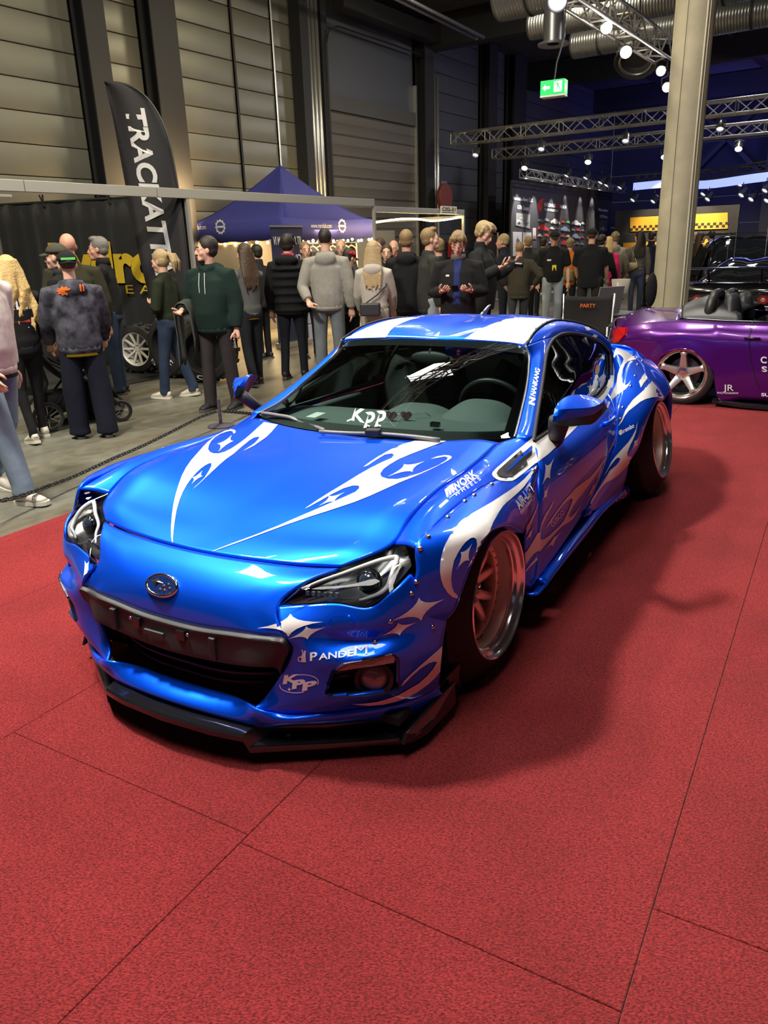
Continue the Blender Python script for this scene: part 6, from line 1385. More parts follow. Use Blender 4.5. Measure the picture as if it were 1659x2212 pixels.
for i, (u, s, R) in enumerate(((372, 7.2, .40), (418, 7.3, .41), (448, 7.1, .40))):
    w = hall_at(u, 760, s=s); e = loose_wheel(hall(s, w[1], R+.013), Vector(hall(-1, -.45 if i else .1, 0))-Vector(hall(0, 0, 0)), R, .27, None, ('big black tyre right beside the white wheel', 'middle big black tyre with white sidewall letters', 'big black tyre nearest the stall post')[i], 'black tyres in the team stall')
    Mx = Vector(Vector(hall(-1, -.45 if i else .1, 0))-Vector(hall(0, 0, 0))).to_track_quat('Z', 'Y').to_matrix().to_4x4(); V, Fs, tw, th = text_mesh('D   OV', .03); b = MB()
    for p in V:
        a = math.radians(-150)+p[0]/tw*math.radians(75); rr2 = R*.78+p[1]/th*.05; b.v.append(tuple(Mx @ Vector((rr2*math.cos(a), rr2*math.sin(a), .27*.5+.006))))
    b.f = list(Fs); b.build('sidewall_letters', INKW if 'INKW' in globals() else mat('print_white', (.62, .62, .62), rough=.8), e)
# ---- blue canopy
TENT = mat('canopy_violet_blue', (.032, .036, .22), rough=.75, bump=.2, bscale=6)
S0, O0, SW, OW = 11.0, 9.45, 2.82, 2.45
tn = empty('canopy_tent', hall(S0, O0), 0, 'blue peaked canopy tent with white gear emblems and a string of bulbs', 'tent'); tI = Matrix.Translation(hall(S0, O0)).inverted()
TL = lambda s, o, z: tuple(tI @ Vector(hall(s, o, z)))
pk_ = hall_at(570, 352, o=O0+OW/2); apex = (S0+SW/2, O0+OW/2, pk_[2]+.0)
zE = 2.14
corners = [(S0, O0), (S0+SW, O0), (S0+SW, O0+OW), (S0, O0+OW)]
for k in range(4):
    a, c = corners[k], corners[(k+1) % 4]; G = []
    for t in np.linspace(0, 1, 15):
        r = []
        for q in np.linspace(0, 1, 15):
            es, eo = lerp(a, c, q); s = es+(apex[0]-es)*t; o = eo+(apex[1]-eo)*t; zz = zE-.03*math.sin(math.pi*q)*(1-t)+(apex[2]-zE)*(t**1.35)-.05*math.sin(math.pi*q)*math.sin(math.pi*t); r.append(TL(s, o, zz))
        G.append(r)
    MB().grid(np.array(G)).build('roof_panel', TENT, tn, smooth=True, solid=.004)
    G = [[TL(*(lerp(a, c, q)+0), z) for q in np.linspace(0, 1, 25)] for z in (zE, zE-.16, zE-.33)]
    G = [[TL(lerp(a, c, q)[0], lerp(a, c, q)[1], z-.03*math.sin(math.pi*q)+(.012*math.sin(q*30) if z < zE-.3 else 0)) for q in np.linspace(0, 1, 25)] for z in (zE, zE-.16, zE-.33)]
    MB().grid(np.array(G)).build('valance', TENT, tn, smooth=True, solid=.004)
TP = mat('tent_leg_white', (.55, .52, .46), rough=.4)
for s, o in corners: b = MB(); b.bar(TL(s+(.05 if s == S0 else -.05), o+(.05 if o == O0 else -.05), 0), TL(s+(.05 if s == S0 else -.05), o+(.05 if o == O0 else -.05), zE), .04); b.build('tent_leg', TP, tn)
for a, c in ((corners[0], corners[3]), (corners[0], corners[1]), (corners[1], corners[2])):
    for q in np.linspace(.06, .94, 9):
        p_ = lerp(a, c, q); b = MB(); b.ball(TL(p_[0]+.06, p_[1]+.06, zE-.36-.03*abs(math.sin(q*9))), .026, 8, 5); b.build('bulb', BULB, tn, smooth=True)
PW = mat('print_white', (.62, .62, .62), rough=.8)
def val_print(u, v, face, r0, gear=True):
    q = hall_at(u, v, s=S0-.006) if face == 's' else hall_at(u, v, o=O0-.006); b = MB(); pts = []
    X = (lambda dx: (S0-.008, q[1]-dx)) if face == 's' else (lambda dx: (q[0]+dx, O0-.008))
    n = 44; ou = [(r0*(1 if (k//2) % 2 else .86)*math.cos(2*math.pi*k/n), r0*(1 if (k//2) % 2 else .86)*math.sin(2*math.pi*k/n)) for k in range(n)]; inn = [(r0*.66*math.cos(2*math.pi*k/n), r0*.66*math.sin(2*math.pi*k/n)) for k in range(n)]
    b.add([TL(*X(x), q[2]+z) for x, z in ou]+[TL(*X(x), q[2]+z) for x, z in inn], [(k, (k+1) % n, n+(k+1) % n, n+k) for k in range(n)])
    b.add([TL(*X(x), q[2]+z) for x, z in ((-r0*.8, -.018), (r0*.8, -.018), (r0*.8, .018), (-r0*.8, .018))], [(0, 1, 2, 3)])
    b.build('gear_emblem', PW, tn)['kind'] = 'stuff'
val_print(476, 490, 's', .135); val_print(739, 488, 'o', .13)
def val_text(txt, u0, u1, v, h, face):
    V, Fs, w, hh = text_mesh(txt, .02); f = (lambda u: hall_at(u, v, s=S0)) if face == 's' else (lambda u: hall_at(u, v, o=O0)); a, c = f(u0), f(u1); b = MB()
    b.add([TL(*((S0-.008, a[1]+(c[1]-a[1])*p[0]/w) if face == 's' else (a[0]+(c[0]-a[0])*p[0]/w, O0-.008)), a[2]+p[1]/hh*h) for p in V], Fs); b.build('valance_lettering', PW, tn)
val_text('rorclub.com', 408, 446, 497, .085, 's'); val_text('www.rorclub.com', 671, 716, 492, .075, 'o')
area('tent_glow', hall(S0+1.3, O0+.9, 1.95), hall(S0+1.3, O0+.9, 0), 1.8, 300, (1, .68, .33))
area('tent_back_glow', hall(S0-.4, O0+1.6, 2.5), hall(S0-1.0, 12.0, 3.0), 1.0, 110, (1, .66, .30))
# goods in the tent: shelf, pale panels, clothes rail with hangers, roll-up banner, table
BACKW = mat('tent_back_cream', (.55, .45, .30), rough=.85)
tag(hpart('cream_backdrop', BACKW, None, S0+.3, S0+1.9, O0+OW-.02, O0+OW+.02, .1, 1.98), 'cream backdrop lit by bulbs along the back of the tent', 'backdrop')
tag(hpart('cream_backdrop', BACKW, None, S0+.12, S0+.06, O0+.9, O0+OW-.1, 1.15, 1.74), 'cream backdrop hung on the open left side of the tent', 'backdrop')
ru = hall_at(620, 500, o=9.0); rb = empty('roll_up_banner', hall(ru[0], 9.0), 0, 'dark blue roll-up banner with white Norwegian words at the tent corner', 'banner'); rI = Matrix.Translation(hall(ru[0], 9.0)).inverted()
RL = lambda s, o, z: tuple(rI @ Vector(hall(s, o, z)))
a_, c_ = hall_at(584, 500, o=9.0), hall_at(653, 500, o=9.0)
b = MB(); b.add([RL(a_[0], 9.0, .08), RL(c_[0], 9.0, .08), RL(c_[0], 9.0, 1.98), RL(a_[0], 9.0, 1.98)], [(0, 1, 2, 3)]); b.build('banner_sheet', mat('banner_navy', (.012, .014, .06), rough=.6), rb, solid=.003)
b = MB(); b.bar(RL(a_[0], 9.0, 1.99), RL(c_[0], 9.0, 1.99), .03); b.build('top_bar', GALV, rb); b = MB(); b.bar(RL(a_[0], 9.0, .05), RL(c_[0], 9.0, .05), .14, .09); b.build('cassette', GALV, rb)
for txt, z, h, f0, f1 in (('VI MONTERER TIL', 1.70, .13, .05, .95), ('VOLVO', 1.42, .12, .28, .90)):
    V, Fs, w, hh = text_mesh(txt, .02); b = MB(); b.add([RL(a_[0]+(c_[0]-a_[0])*(f0+(f1-f0)*p[0]/w), 8.99, z+p[1]/hh*h) for p in V], Fs); b.build('banner_lettering', PW, rb)
rk = empty('clothes_rail', hall(S0+1.9, O0+.5), 0, 'white clothes rail with wooden hangers under the right edge of the tent', 'rail'); kI = Matrix.Translation(hall(S0+1.9, O0+.5)).inverted(); KL = lambda s, o, z: tuple(kI @ Vector(hall(s, o, z)))
b = MB(); b.tube([KL(S0+.9, O0+.4, 0), KL(S0+.9, O0+.4, 1.72), KL(S0+2.7, O0+.4, 1.72), KL(S0+2.7, O0+.4, 0)], .015, 8); b.build('rail_frame', TP, rk)
WOOD = mat('hanger_wood', (.55, .38, .16), rough=.5)
ORD = 'first second third fourth fifth sixth seventh eighth'.split()
for k in range(8):
    s = S0+1.05+k*.21; hg = empty('clothes_hanger', hall(s, O0+.4, 1.70), HRZ+1.2, 'wooden hanger on the tent rail, %s from its left end' % ORD[k], 'hanger', 'wooden hangers on the rail')
    b = MB(); b.tube([(-.20, 0, -.12), (-.08, 0, -.055), (0, 0, -.035), (.08, 0, -.055), (.20, 0, -.12)], .012, 6); b.build('hanger_arm', WOOD, hg); b = MB(); b.tube([(0, 0, -.035), (0, 0, .0), (.02, 0, .02), (.0, 0, .035)], .004, 5); b.build('hook', GALV, hg)
    if k in (0, 1, 3, 4):
        b = MB(); b.tube([(0, 0, -.05), (0, 0, -.14), (0, 0, -.55), (0, 0, -.75)], [(.05, .03), (.20, .05), (.19, .05), (.20, .06)], 12); tag(b.build('hanging_shirt', (BLK, NAVY, CHAR, K(.03, .03, .05))[k % 4] if 'BLK' in globals() else BLACKM), 'dark shirt on the %s wooden hanger of the tent rail' % ORD[k], 'shirt', 'shirts on the clothes rail').matrix_world = Matrix.Translation(hall(s, O0+.4, 1.70)) @ Matrix.Rotation(HRZ+1.2, 4, 'Z')
tb = empty('goods_table', hall(S0+.5, O0+.55), HRZ, 'low table with pale cloth and small goods inside the tent', 'table')
b = MB(); b.box((0, 0, .70), (1.1, .6, .04)); b.build('table_top', WOOD, tb)
for x in (-.5, .5):
    for y in (-.25, .25): b = MB(); b.box((x, y, .34), (.04, .04, .68)); b.build('leg', TP, tb)
b = MB(); G = [[(x, -.31-.01*math.sin(x*26), z) for x in np.linspace(-.56, .56, 24)] for z in (.725, .4, .05)]; b.grid(np.array(G)); b.build('table_skirt', mat('cloth_pale', (.45, .42, .36), rough=.9), tb, smooth=True, solid=.003)
for k, (x, z, m) in enumerate(((-.35, .10, WOOD), (-.1, .14, BACKW), (.15, .08, DARKG), (.38, .12, WOOD))):
    o_ = MB().box((0, 0, z/2), (.16, .14, z)).build('goods_box', m, None, bevel=.006); o_.matrix_world = hall_M(S0+.5, O0+.55, .72) @ Matrix.Translation((x, 0, 0)); tag(o_, ('wooden box of goods, leftmost on the tent table', 'cream box of goods on the tent table', 'dark box of goods on the tent table', 'wooden box of goods, rightmost on the tent table')[k], 'box', 'boxes on the tent table')
for k in range(3):
    o_ = MB().box((0, 0, .15), (.5, .4, .30)).build('storage_bin', mat('bin_blue_white', (.38, .42, .60), rough=.5), None, bevel=.02); o_.matrix_world = hall_M(S0+.15+.1*(k % 2), O0+.0, .31*k); tag(o_, ('pale blue plastic bin, lowest of the stack by the tent leg', 'pale blue plastic bin in the middle of the stack', 'pale blue plastic bin on top of the stack')[k], 'bin', 'bins stacked by the tent leg')
# ---- stall with the wavy light strip and number sign
ls = empty('light_strip', hall(12.4, 8.5, 2.0), 0, 'wavy warm LED strip hung under the fascia of the stall', 'light strip'); lI = Matrix.Translation(hall(12.4, 8.5, 2.0)).inverted()
pts = [hall_at(u, v, o=8.5) for u, v in ((808, 481), (840, 476), (870, 473), (900, 473), (930, 477), (960, 475), (985, 471), (1002, 467))]; L = spline(np.array([hall(q[0], 8.5, q[2]) for q in pts]), 4)
b = MB(); b.tube([lI @ Vector(p) for p in L], .016, 8); b.build('led_tube', LEDM, ls, smooth=True)
area('led_strip_glow', hall(14.0, 8.7, 2.05), hall(14.0, 10.6, .6), 2.6, 90, (1, .66, .28), .15)
q = hall_at(969, 454, o=8.35); sg = empty('stall_number_sign', hall(q[0], 8.35, q[2]), HRZ, 'white stall number sign on the fascia above the light strip', 'sign')
b = MB(); b.box((0, 0, 0), (.68, .012, .15)); b.build('sign_board', mat('sign_white', (.62, .60, .54), rough=.6), sg)
put_text('C02-31', 'sign_lettering', mat('ink_dark', (.04, .035, .02), rough=.8), sg, (-.28, -.008, -.015), (1, 0, 0), (0, 0, 1), .56, .07, bold=.03); b = MB(); b.box((-.02, -.0075, -.045), (.52, .002, .012)); b.build('sign_line', mat('ink_dark', (.04, .035, .02)), sg)
tag(hpart('stall_partition', mat('partition_brown', (.11, .10, .085), rough=.8), None, 12.5, 15.5, 11.5, 11.54, 0, 2.15), 'dull brown partition at the back of the lit stall', 'partition')
tag(hpart('stall_partition', mat('partition_grey', (.20, .20, .19), rough=.8), None, 15.7, 17.4, 11.3, 11.34, 0, 2.0), 'pale grey partition behind the fair-haired heads', 'partition')
q = hall_at(937, 428, o=11.7); hr_ = empty('hose_reel', hall(q[0], 11.35, q[2]), HRZ, 'round red fire hose reel on the wall above the number sign', 'hose reel')
Mx = Matrix.Rotation(math.pi/2, 4, 'X'); MB().lathe([(.0005, -.06), (.34, -.06), (.36, -.04), (.36, .04), (.34, .06), (.0005, .06)], 32, Mx).build('reel_drum', mat('reel_red', (.16, .030, .02), rough=.6), hr_, auto=30)
b = MB(); b.tube([(.0, .05, 0), (.02, .12, -.3), (.0, .05, -.8)], .02, 6); b.build('hose', BLACKM, hr_)
tag(hpart('hose_cabinet', mat('cabinet_red', (.35, .02, .02), rough=.5), None, 21.2, 21.75, 11.6, 11.9, 1.25, 1.75, bevel=.01), 'small red fire cabinet low on the wall behind the fair-haired visitors', 'cabinet')
# dark folding screens before the poster wall
for k in range(4):
    s = 21.9+k*.85; fs = empty('folding_screen', hall(s, 11.0), HRZ, ('dark red-brown screen panel, first from the red cabinet', 'dark screen panel, second from the red cabinet', 'dark screen panel, third from the red cabinet', 'dark screen panel next to the poster wall')[k], 'screen', 'dark screen panels by the wall')
    b = MB(); b.box((.4, 0, 1.0), (.74, .02, 1.7)); b.build('screen_cloth', mat('screen_maroon', (.035, .022, .024), rough=.9), fs)
    b = MB(); b.tube([(.02, 0, 0), (.02, 0, 1.92), (.80, 0, 1.92), (.80, 0, 0)], .014, 6); b.build('screen_frame', GALV, fs)
# ------------------------------------------------------------------ the other cars
class Frame:
    "local frame of a car standing on the floor: x to its front, y to its left, z up"
    def __init__(s, o, heading):
        s.o = np.array([o[0], o[1], 0.0]); s.h = heading; c, q = math.cos(heading), math.sin(heading)
        s.X, s.Y, s.Z = np.array([c, q, 0]), np.array([-q, c, 0]), np.array([0, 0, 1.0])
    def pt(s, u, v, x=None, y=None, z=None):
        d = ray_of(u, v); dl = np.array([d@s.X, d@s.Y, d[2]]); e = np.array([0, 0, EYE])-s.o; el = np.array([e@s.X, e@s.Y, e[2]])
        for i, k in enumerate((x, y, z)):
            if k is not None: return el+dl*((k-el[i])/dl[i])
e_az = math.atan2(-HN[1], -HN[0])                       # away from the long wall
pr_o = ground_at(1471, 873)[:2]; RF = Frame((0, 0), e_az); off = pr_o-(-.80)*RF.Y[:2]; RF = Frame(off, e_az)
rd = empty('roadster', (float(off[0]), float(off[1]), 0), e_az, 'metallic purple open roadster with five-spoke chrome wheels behind the blue coupe', 'car')
ALLOY = mat('brushed_alloy', (.62, .58, .56), rough=.38, metal=.75); PURP = mat('metallic_purple', (.085, .004, .16), rough=.28, metal=.45, coat=1.0); TONN = mat('vinyl_black', (.022, .022, .022), rough=.42)
p = RF.pt; A3 = lambda L: np.array([p(u, v, y=y) for u, v, y in L])
us = [1331, 1350, 1376, 1404, 1432, 1470, 1509, 1540, 1552, 1600, 1659, 1800, 1990]
r0 = A3(zip(us, [712, 702, 695, 691, 690, 690, 692, 694, 694.5, 696.5, 698, 704, 712], [-.62, -.68, -.71, -.73, -.74, -.745, -.745, -.745, -.745, -.74, -.74, -.73, -.72]))
r1 = A3(zip(us, [735, 728, 722, 720, 719, 717, 719, 722, 723, 727, 730, 738, 748], [-.72, -.80, -.84, -.86, -.865, -.87, -.865, -.86, -.86, -.85, -.85, -.85, -.85]))
r2 = A3(zip([1336, 1352, 1374, 1406, 1430, 1470, 1512, 1539, 1550, 1600, 1659, 1800, 1990], [772, 780, 787, 800, 768, 752, 767, 802, 846, 822, 824, 834, 846], [-.70, -.78, -.83, -.87, -.885, -.89, -.885, -.875, -.865, -.86, -.86, -.86, -.86]))
r3 = A3(zip([1338, 1354, 1376, 1404, 1430, 1470, 1512, 1540, 1549, 1600, 1659, 1800, 1990], [800, 806, 812, 816, 769, 753, 768, 804, 858, 863, 867, 877, 890], [-.66, -.74, -.80, -.84, -.885, -.89, -.885, -.875, -.85, -.84, -.84, -.84, -.84]))
ROUT = (1.0, 0, .4)
def rpart(name, net, m, mirror=True, solid=.01, pa=4, pb=4, auto=50, out=ROUT, pre=False):
    G = np.asarray(net) if pre else surf(net, pa, pb); res = None
    for sy in ((1, -1) if mirror else (1,)): res = MB().grid(G*[1, sy, 1]).build(name, m, rd, auto=auto, solid=solid, out=out)
    return res
rpart('body_side', [r0, r1, (r1+r2)/2+V3(0, -.006, 0), r2, r3], PURP)
tops = [(1326, 688, 0), (1365, 673, 0), (1388, 670, 0), (1414, 674, 0), (1440, 676, 0), (1462, 680, 0)]
tc = np.array([p(u, v, y=-.10)*[1, 0, 1] for u, v, _ in tops]); tsd = r0[:6]
net = [[lerp(a, b_, q)+V3(0, 0, .03*math.sin(math.pi*q)) for q in (0, .35, .7, 1)] for a, b_ in zip(tc, tsd)]
h = surf(net, 4, 4); rpart('boot_lid', np.concatenate([h, (h*[1, -1, 1])[:, -2::-1]], 1), PURP, mirror=False, pre=True)
rear = [[tc[0], lerp(tc[0], r0[0], .5)+V3(-.03, 0, .01), r0[0]], [tc[0]+V3(-.06, 0, -.18), lerp(tc[0], r1[0], .5)+V3(-.07, 0, -.06), r1[0]], [tc[0]+V3(-.10, 0, -.42), lerp(tc[0], r3[0], .5)+V3(-.09, 0, -.20), r3[0]]]
h = surf(rear, 4, 4); rpart('rear_bumper', np.concatenate([h, (h*[1, -1, 1])[:, -2::-1]], 1), PURP, mirror=False, pre=True)
tl = A3([(1327, 716, -.66), (1338, 706, -.72), (1354, 708, -.76), (1351, 724, -.80), (1340, 737, -.79), (1327, 740, -.72)])+V3(-.012, -.012, 0)
for sy in (1, -1):
    b = MB(); b.add([q*[1, sy, 1] for q in tl]+[(q+V3(.03, .03, 0))*[1, sy, 1] for q in tl], [tuple(range(6)), tuple(range(11, 5, -1))]+[(i, 6+i, 6+(i+1) % 6, (i+1) % 6) for i in range(6)]); b.build('tail_lamp', mat('lamp_red', (.42, .01, .012), rough=.12, coat=1), rd, out=(1, 0, .4))
# tonneau, hoops, seats
cover_o = np.array([r0[5]+V3(.0, .02, .004), r0[6]+V3(0, .03, .01), r0[8]+V3(0, .04, .01), r0[9]+V3(0, .05, .005)])
cov_m = np.array([p(1474, 661, y=-.45), p(1506, 650, y=-.42), p(1545, 650, y=-.42), p(1600, 676, y=-.5)])
cov_c = cov_m*[1, 0, 1]+V3(0, 0, .01); net = [cover_o, (cover_o+cov_m)/2+V3(0, -.02, .035), cov_m, cov_c]
h = surf(net, 4, 4); rpart('tonneau_cover', np.concatenate([h, (h*[1, -1, 1])[-2::-1]], 0), TONN, mirror=False, pre=True, auto=70)
for u, v, y in ((1553, 634, -.42), (1583, 632, .36)):
    t = p(u, v, y=y); b = MB()
    for dy in (-.19, .19): b.tube([t+V3(-.05, dy*1.1, -.30), t+V3(-.02, dy, -.06), t+V3(-.01, dy*.7, 0), t+V3(0, 0, .012)], [.055, .05, .045, .04], 10)
    b.build('roll_hoop', TONN, rd, smooth=True)
    s_ = t+V3(.16, 0, -.02); b = MB(); b.tube([s_+V3(.02, 0, -.42), s_+V3(0, 0, -.18), s_+V3(-.03, 0, -.04), s_+V3(-.04, 0, .02)], [(.24, .08), (.23, .08), (.15, .07), (.08, .05)], 14); st_ = b.build('seat', mat('leather_dark', (.02, .02, .021), rough=.5), rd, smooth=True)
    b = MB(); b.tube([s_+V3(.02, 0, -.44), s_+V3(.5, 0, -.38)], [(.24, .08), (.22, .07)], 12); b.build('seat_base', mat('leather_dark', (.02, .02, .021)), st_, smooth=True)
b = MB(); q0, q1 = r0[9], r0[12]; b.add([q0+V3(0, .05, -.05), q1+V3(0, .05, -.05), (q1+V3(0, .05, -.05))*[1, -1, 1], (q0+V3(0, .05, -.05))*[1, -1, 1], q0+V3(0, .05, -.5), q1+V3(0, .05, -.5), (q1+V3(0, .05, -.5))*[1, -1, 1], (q0+V3(0, .05, -.5))*[1, -1, 1]], [(4, 5, 6, 7), (0, 1, 5, 4), (2, 3, 7, 6), (1, 2, 6, 5), (3, 0, 4, 7)]); b.build('cockpit_tub', BLACKM, rd)
b = MB(); b.tube(spline(np.array([r0[i]+V3(0, .02, .006) for i in (5, 6, 8, 9, 10, 11, 12)]), 3), .012, 6); b.build('belt_trim', BLACKG, rd, smooth=True)
L = A3([(1631, 690, -.744), (1623, 702, -.80), (1618, 722, -.862), (1619, 760, -.866), (1626, 800, -.865), (1640, 838, -.86)]); b = MB(); b.tube(spline(L[:, :]*[1, 1, 1], 4)-V3(0, .004, 0), .0035, 5); b.build('door_gap', mat('shadow_gap', (.01, .01, .01)), rd)
q = p(1625, 731, y=-.868); b = MB(); b.tube([q+V3(-.07, 0, 0), q+V3(.07, 0, 0)], [(.012, .010), (.012, .010)], 8); b.build('door_handle', BLACKG, rd, smooth=True)
b = MB(); pts = A3([(1540, 864, -.82), (1600, 874, -.84), (1659, 879, -.84), (1990, 902, -.84)]); b.grid(np.array([pts+V3(0, 0, .02), pts+V3(0, -.03, 0), pts+V3(0, -.03, -.02), pts+V3(0, .3, -.02)])); b.build('sill_skirt', BLACKG, rd, solid=.004)
def road_wheel(x, y, R, r, sy):
    zc = R; Mx = Matrix(((1, 0, 0, x), (0, 0, sy, y), (0, 1, 0, zc), (0, 0, 0, 1)))
    dish = MB().lathe([(r+.008, -.012), (r+.008, .0), (r, .004), (r-.012, -.004), (r-.018, -.018), (r-.03, -.03), (r-.034, -.10), (r-.03, -.2), (r+.008, -.205)], 56, Mx).build('wheel_rim', CHROME, rd, auto=30)
    MB().lathe([(r+.006, -.008), (r+.02, .004), (R-.03, .0), (R-.006, -.02), (R, -.05), (R, -.17), (R-.02, -.2), (r, -.205)], 56, Mx).build('tyre', RUBBER, dish, auto=30)
    MB().lathe([(.0005, -.075), (.045, -.072), (.07, -.078), (.072, -.13)], 30, Mx).build('hub', CHROME, dish, auto=30)
    MB().lathe([(.0005, -.14), (.15, -.14), (.155, -.15)], 30, Mx).build('brake_disc', mat('disc_iron', (.16, .15, .15)), dish)
    for k in range(5):
        a = math.pi/2+2*math.pi*k/5; P_ = lambda rad, off_, h: Mx @ Vector((rad*math.cos(a)-off_*math.sin(a), rad*math.sin(a)+off_*math.cos(a), h)); G = []
        for t in np.linspace(0, 1, 6):
            rad = .045+t*(r-.028-.045); w = .046-.020*t+(.018*max(0, t-.8)/.2); h_ = -.066+.048*t; G.append([P_(rad, -w, h_-.03), P_(rad, -w*.8, h_), P_(rad, 0, h_+.010), P_(rad, w*.8, h_), P_(rad, w, h_-.03)])
        b = MB(); b.grid(np.array([[tuple(v_) for v_ in g_] for g_ in G])); b.build('spoke', ALLOY, dish, auto=50, solid=.004, out=tuple(Mx @ Vector((0, 0, -.5))))
        a2 = a+math.pi/5; b = MB(); b.lathe([(.010, -.075), (.010, -.058), (.0003, -.056)], 6, Mx @ Matrix.Translation((.055*math.cos(a), .055*math.sin(a), 0))); b.build('wheel_nut', STEEL, dish)
wc = p(1470, 818, y=-.87)
for x in (float(wc[0]), float(wc[0])+2.40):
    for sy in (1, -1): road_wheel(x, -.868*1 if sy < 0 else .868, .315, .243, sy)
    for sy in (1, -1):
        b = MB(); Mx = Matrix(((1, 0, 0, x), (0, 0, sy, 0), (0, 1, 0, .33), (0, 0, 0, 1))); b.lathe([(.375, .86), (.375, .55), (.02, .55)], 20, Mx, a0=-.4, a1=math.pi+.4); b.build('arch_liner', mat('liner_black', (.006, .006, .007)), rd)
b = MB(); b.box((1.2, 0, .19), (3.6, 1.5, .04)); b.build('underbody', mat('liner_black', (.006, .006, .007)), rd)
RTREE = BVHTree.FromPolygons([Vector(tuple(q)) for q in surf([r0, r1, (r1+r2)/2, r2, r3], 4, 4).reshape(-1, 3)], [(i*49+j, i*49+j+1, (i+1)*49+j+1, (i+1)*49+j) for i in range(16) for j in range(48)])
def side_text(txt, u0, u1, v0, v1, hpx, bold=.02):
    V, Fs, w, hh = text_mesh(txt, bold); b = MB()
    for q in V:
        u, v = u0+(u1-u0)*q[0]/w, v0+(v1-v0)*q[0]/w-hpx*q[1]/hh; e = p(u, v, y=-.86); b.v.append((e[0], -.8835 if v < 800 else -.874, e[2]))
    b.f = list(Fs); b.build('side_lettering', WHT, rd)
side_text('C', 1644, 1657, 783, 784, 14, .03); side_text('S', 1646, 1658, 802, 803, 12, .03); side_text('JR', 1563, 1585, 843, 844, 13, .0); side_text('PHOTOGRAPHY', 1550, 1596, 850, 851, 4, .0); side_text('SU', 1645, 1663, 855, 856, 7, .03)

# --- black wide coupe with the big rear wing
BLKP = mat('black_paint', (.006, .006, .008), rough=.16, coat=1.0); REDL = mat('lamp_red', (.42, .01, .012)); ACC = mat('accent_red', (.55, .03, .05), rough=.4)
GF_o = depth_at(1578, 640, 14.6)[:2]; GF = Frame(GF_o, math.atan2(HD[1], HD[0])); gq = GF.pt
gt = empty('wide_coupe', (float(GF_o[0]), float(GF_o[1]), 0), GF.h, 'black wide coupe seen from behind with a large red-strutted wing and round red lamps', 'car')
gt.scale = (1, 1, .87)
sec = lambda x, pts: [(x+dx, y, z) for dx, y, z in pts]
prof = [[(0, .0, .98), (0, .55, .97), (.02, .86, .93), (.04, .97, .80), (.03, 1.0, .62), (.03, .98, .42), (.06, .92, .24)], ]
body = []
for x, zt, w in ((0, .98, .96), (.35, 1.0, 1.0), (.9, 1.0, 1.0), (1.6, .96, .97), (2.6, .96, .97), (3.6, .92, 1.0), (4.3, .80, .96), (4.55, .60, .86)):
    body.append([(x, 0, zt), (x, .55*w, zt-.005), (x, .84*w, zt-.04), (x, .96*w, zt-.17), (x, 1.0*w, zt-.36), (x, .97*w, .40), (x, .92*w, .22)])
h = surf(body, 4, 4)
MB().grid(np.concatenate([(h*[1, -1, 1])[:, :0:-1], h], 1)).build('body_shell', BLKP, gt, auto=50, solid=.01, out=(2, 0, .4))
cab = [[(.55, 0, 1.0), (.55, .55, .99), (.55, .72, .96)], [(1.05, 0, 1.26), (1.05, .46, 1.24), (1.1, .66, 1.05)], [(1.7, 0, 1.36), (1.7, .48, 1.34), (1.75, .66, 1.05)], [(2.3, 0, 1.34), (2.3, .50, 1.31), (2.3, .68, 1.02)], [(3.1, 0, .98), (3.1, .58, .97), (3.1, .74, .94)]]
h = surf(cab, 4, 4); MB().grid(np.concatenate([(h*[1, -1, 1])[:, :0:-1], h], 1)).build('cabin', mat('black_glass', (.01, .012, .014), rough=.06, coat=1), gt, auto=60, solid=.01, out=(2, 0, .6))
h = surf([[(0, 0, .98), (0, .55, .975), (0, .86, .94)], [(-.07, 0, .84), (-.07, .55, .84), (-.02, .90, .80)], [(-.05, 0, .58), (-.05, .58, .58), (0, .94, .55)], [(-.10, 0, .40), (-.10, .6, .40), (-.03, .94, .36)], [(.02, 0, .22), (.02, .6, .22), (.06, .90, .22)]], 4, 4)
MB().grid(np.concatenate([(h*[1, -1, 1])[:, :0:-1], h], 1)).build('rear_bumper', BLKP, gt, auto=50, solid=.01, out=(2, 0, .5))
for y in (.52, .78, -.52, -.78):
    r_ = .098 if abs(y) > .6 else .085; Mx = Matrix(((0, 0, -1, -.066+(.02 if abs(y) > .6 else 0)), (-1, 0, 0, y), (0, 1, 0, .68), (0, 0, 0, 1)))
    lm = MB().lathe([(r_, -.01), (r_, .012), (r_*.9, .02), (r_*.62, .02), (r_*.55, .012), (.0005, .014)], 28, Mx).build('tail_lamp', REDL, gt, auto=30)
    MB().lathe([(r_*.5, .014), (r_*.42, .024), (r_*.2, .026), (.0005, .02)], 20, Mx).build('lamp_core', mat('lamp_pink', (.75, .45, .45), rough=.2, metal=.4), lm, smooth=True)
wz = 1.24
b = MB(); G = [[(x, y, z+.02*(1-abs(y))) for y in np.linspace(-.98, .98, 15)] for x, z in ((.28, wz-.005), (.22, wz+.024), (.08, wz+.026), (-.10, wz+.002), (-.10, wz-.008), (.08, wz+.004), (.22, wz-.002), (.28, wz-.008))]; b.grid(np.array(G)); b.build('wing_blade', BLKP, gt, smooth=True)
for y in (-.98, .98): b = MB(); b.box((.08, y, wz-.02), (.42, .012, .17)); b.build('wing_end_plate', BLKP, gt, bevel=.01)
for y in (-.42, .42):
    b = MB(); b.bar((.30, y, .98), (.10, y, wz), .014, .10, up=(1, 0, 0)); b.build('wing_strut', BLKP, gt); b = MB(); b.bar((-.02, y, .62), (.06, y, 1.0), .016, .05, up=(1, 0, 0)); b.build('wing_stay', ACC, gt)
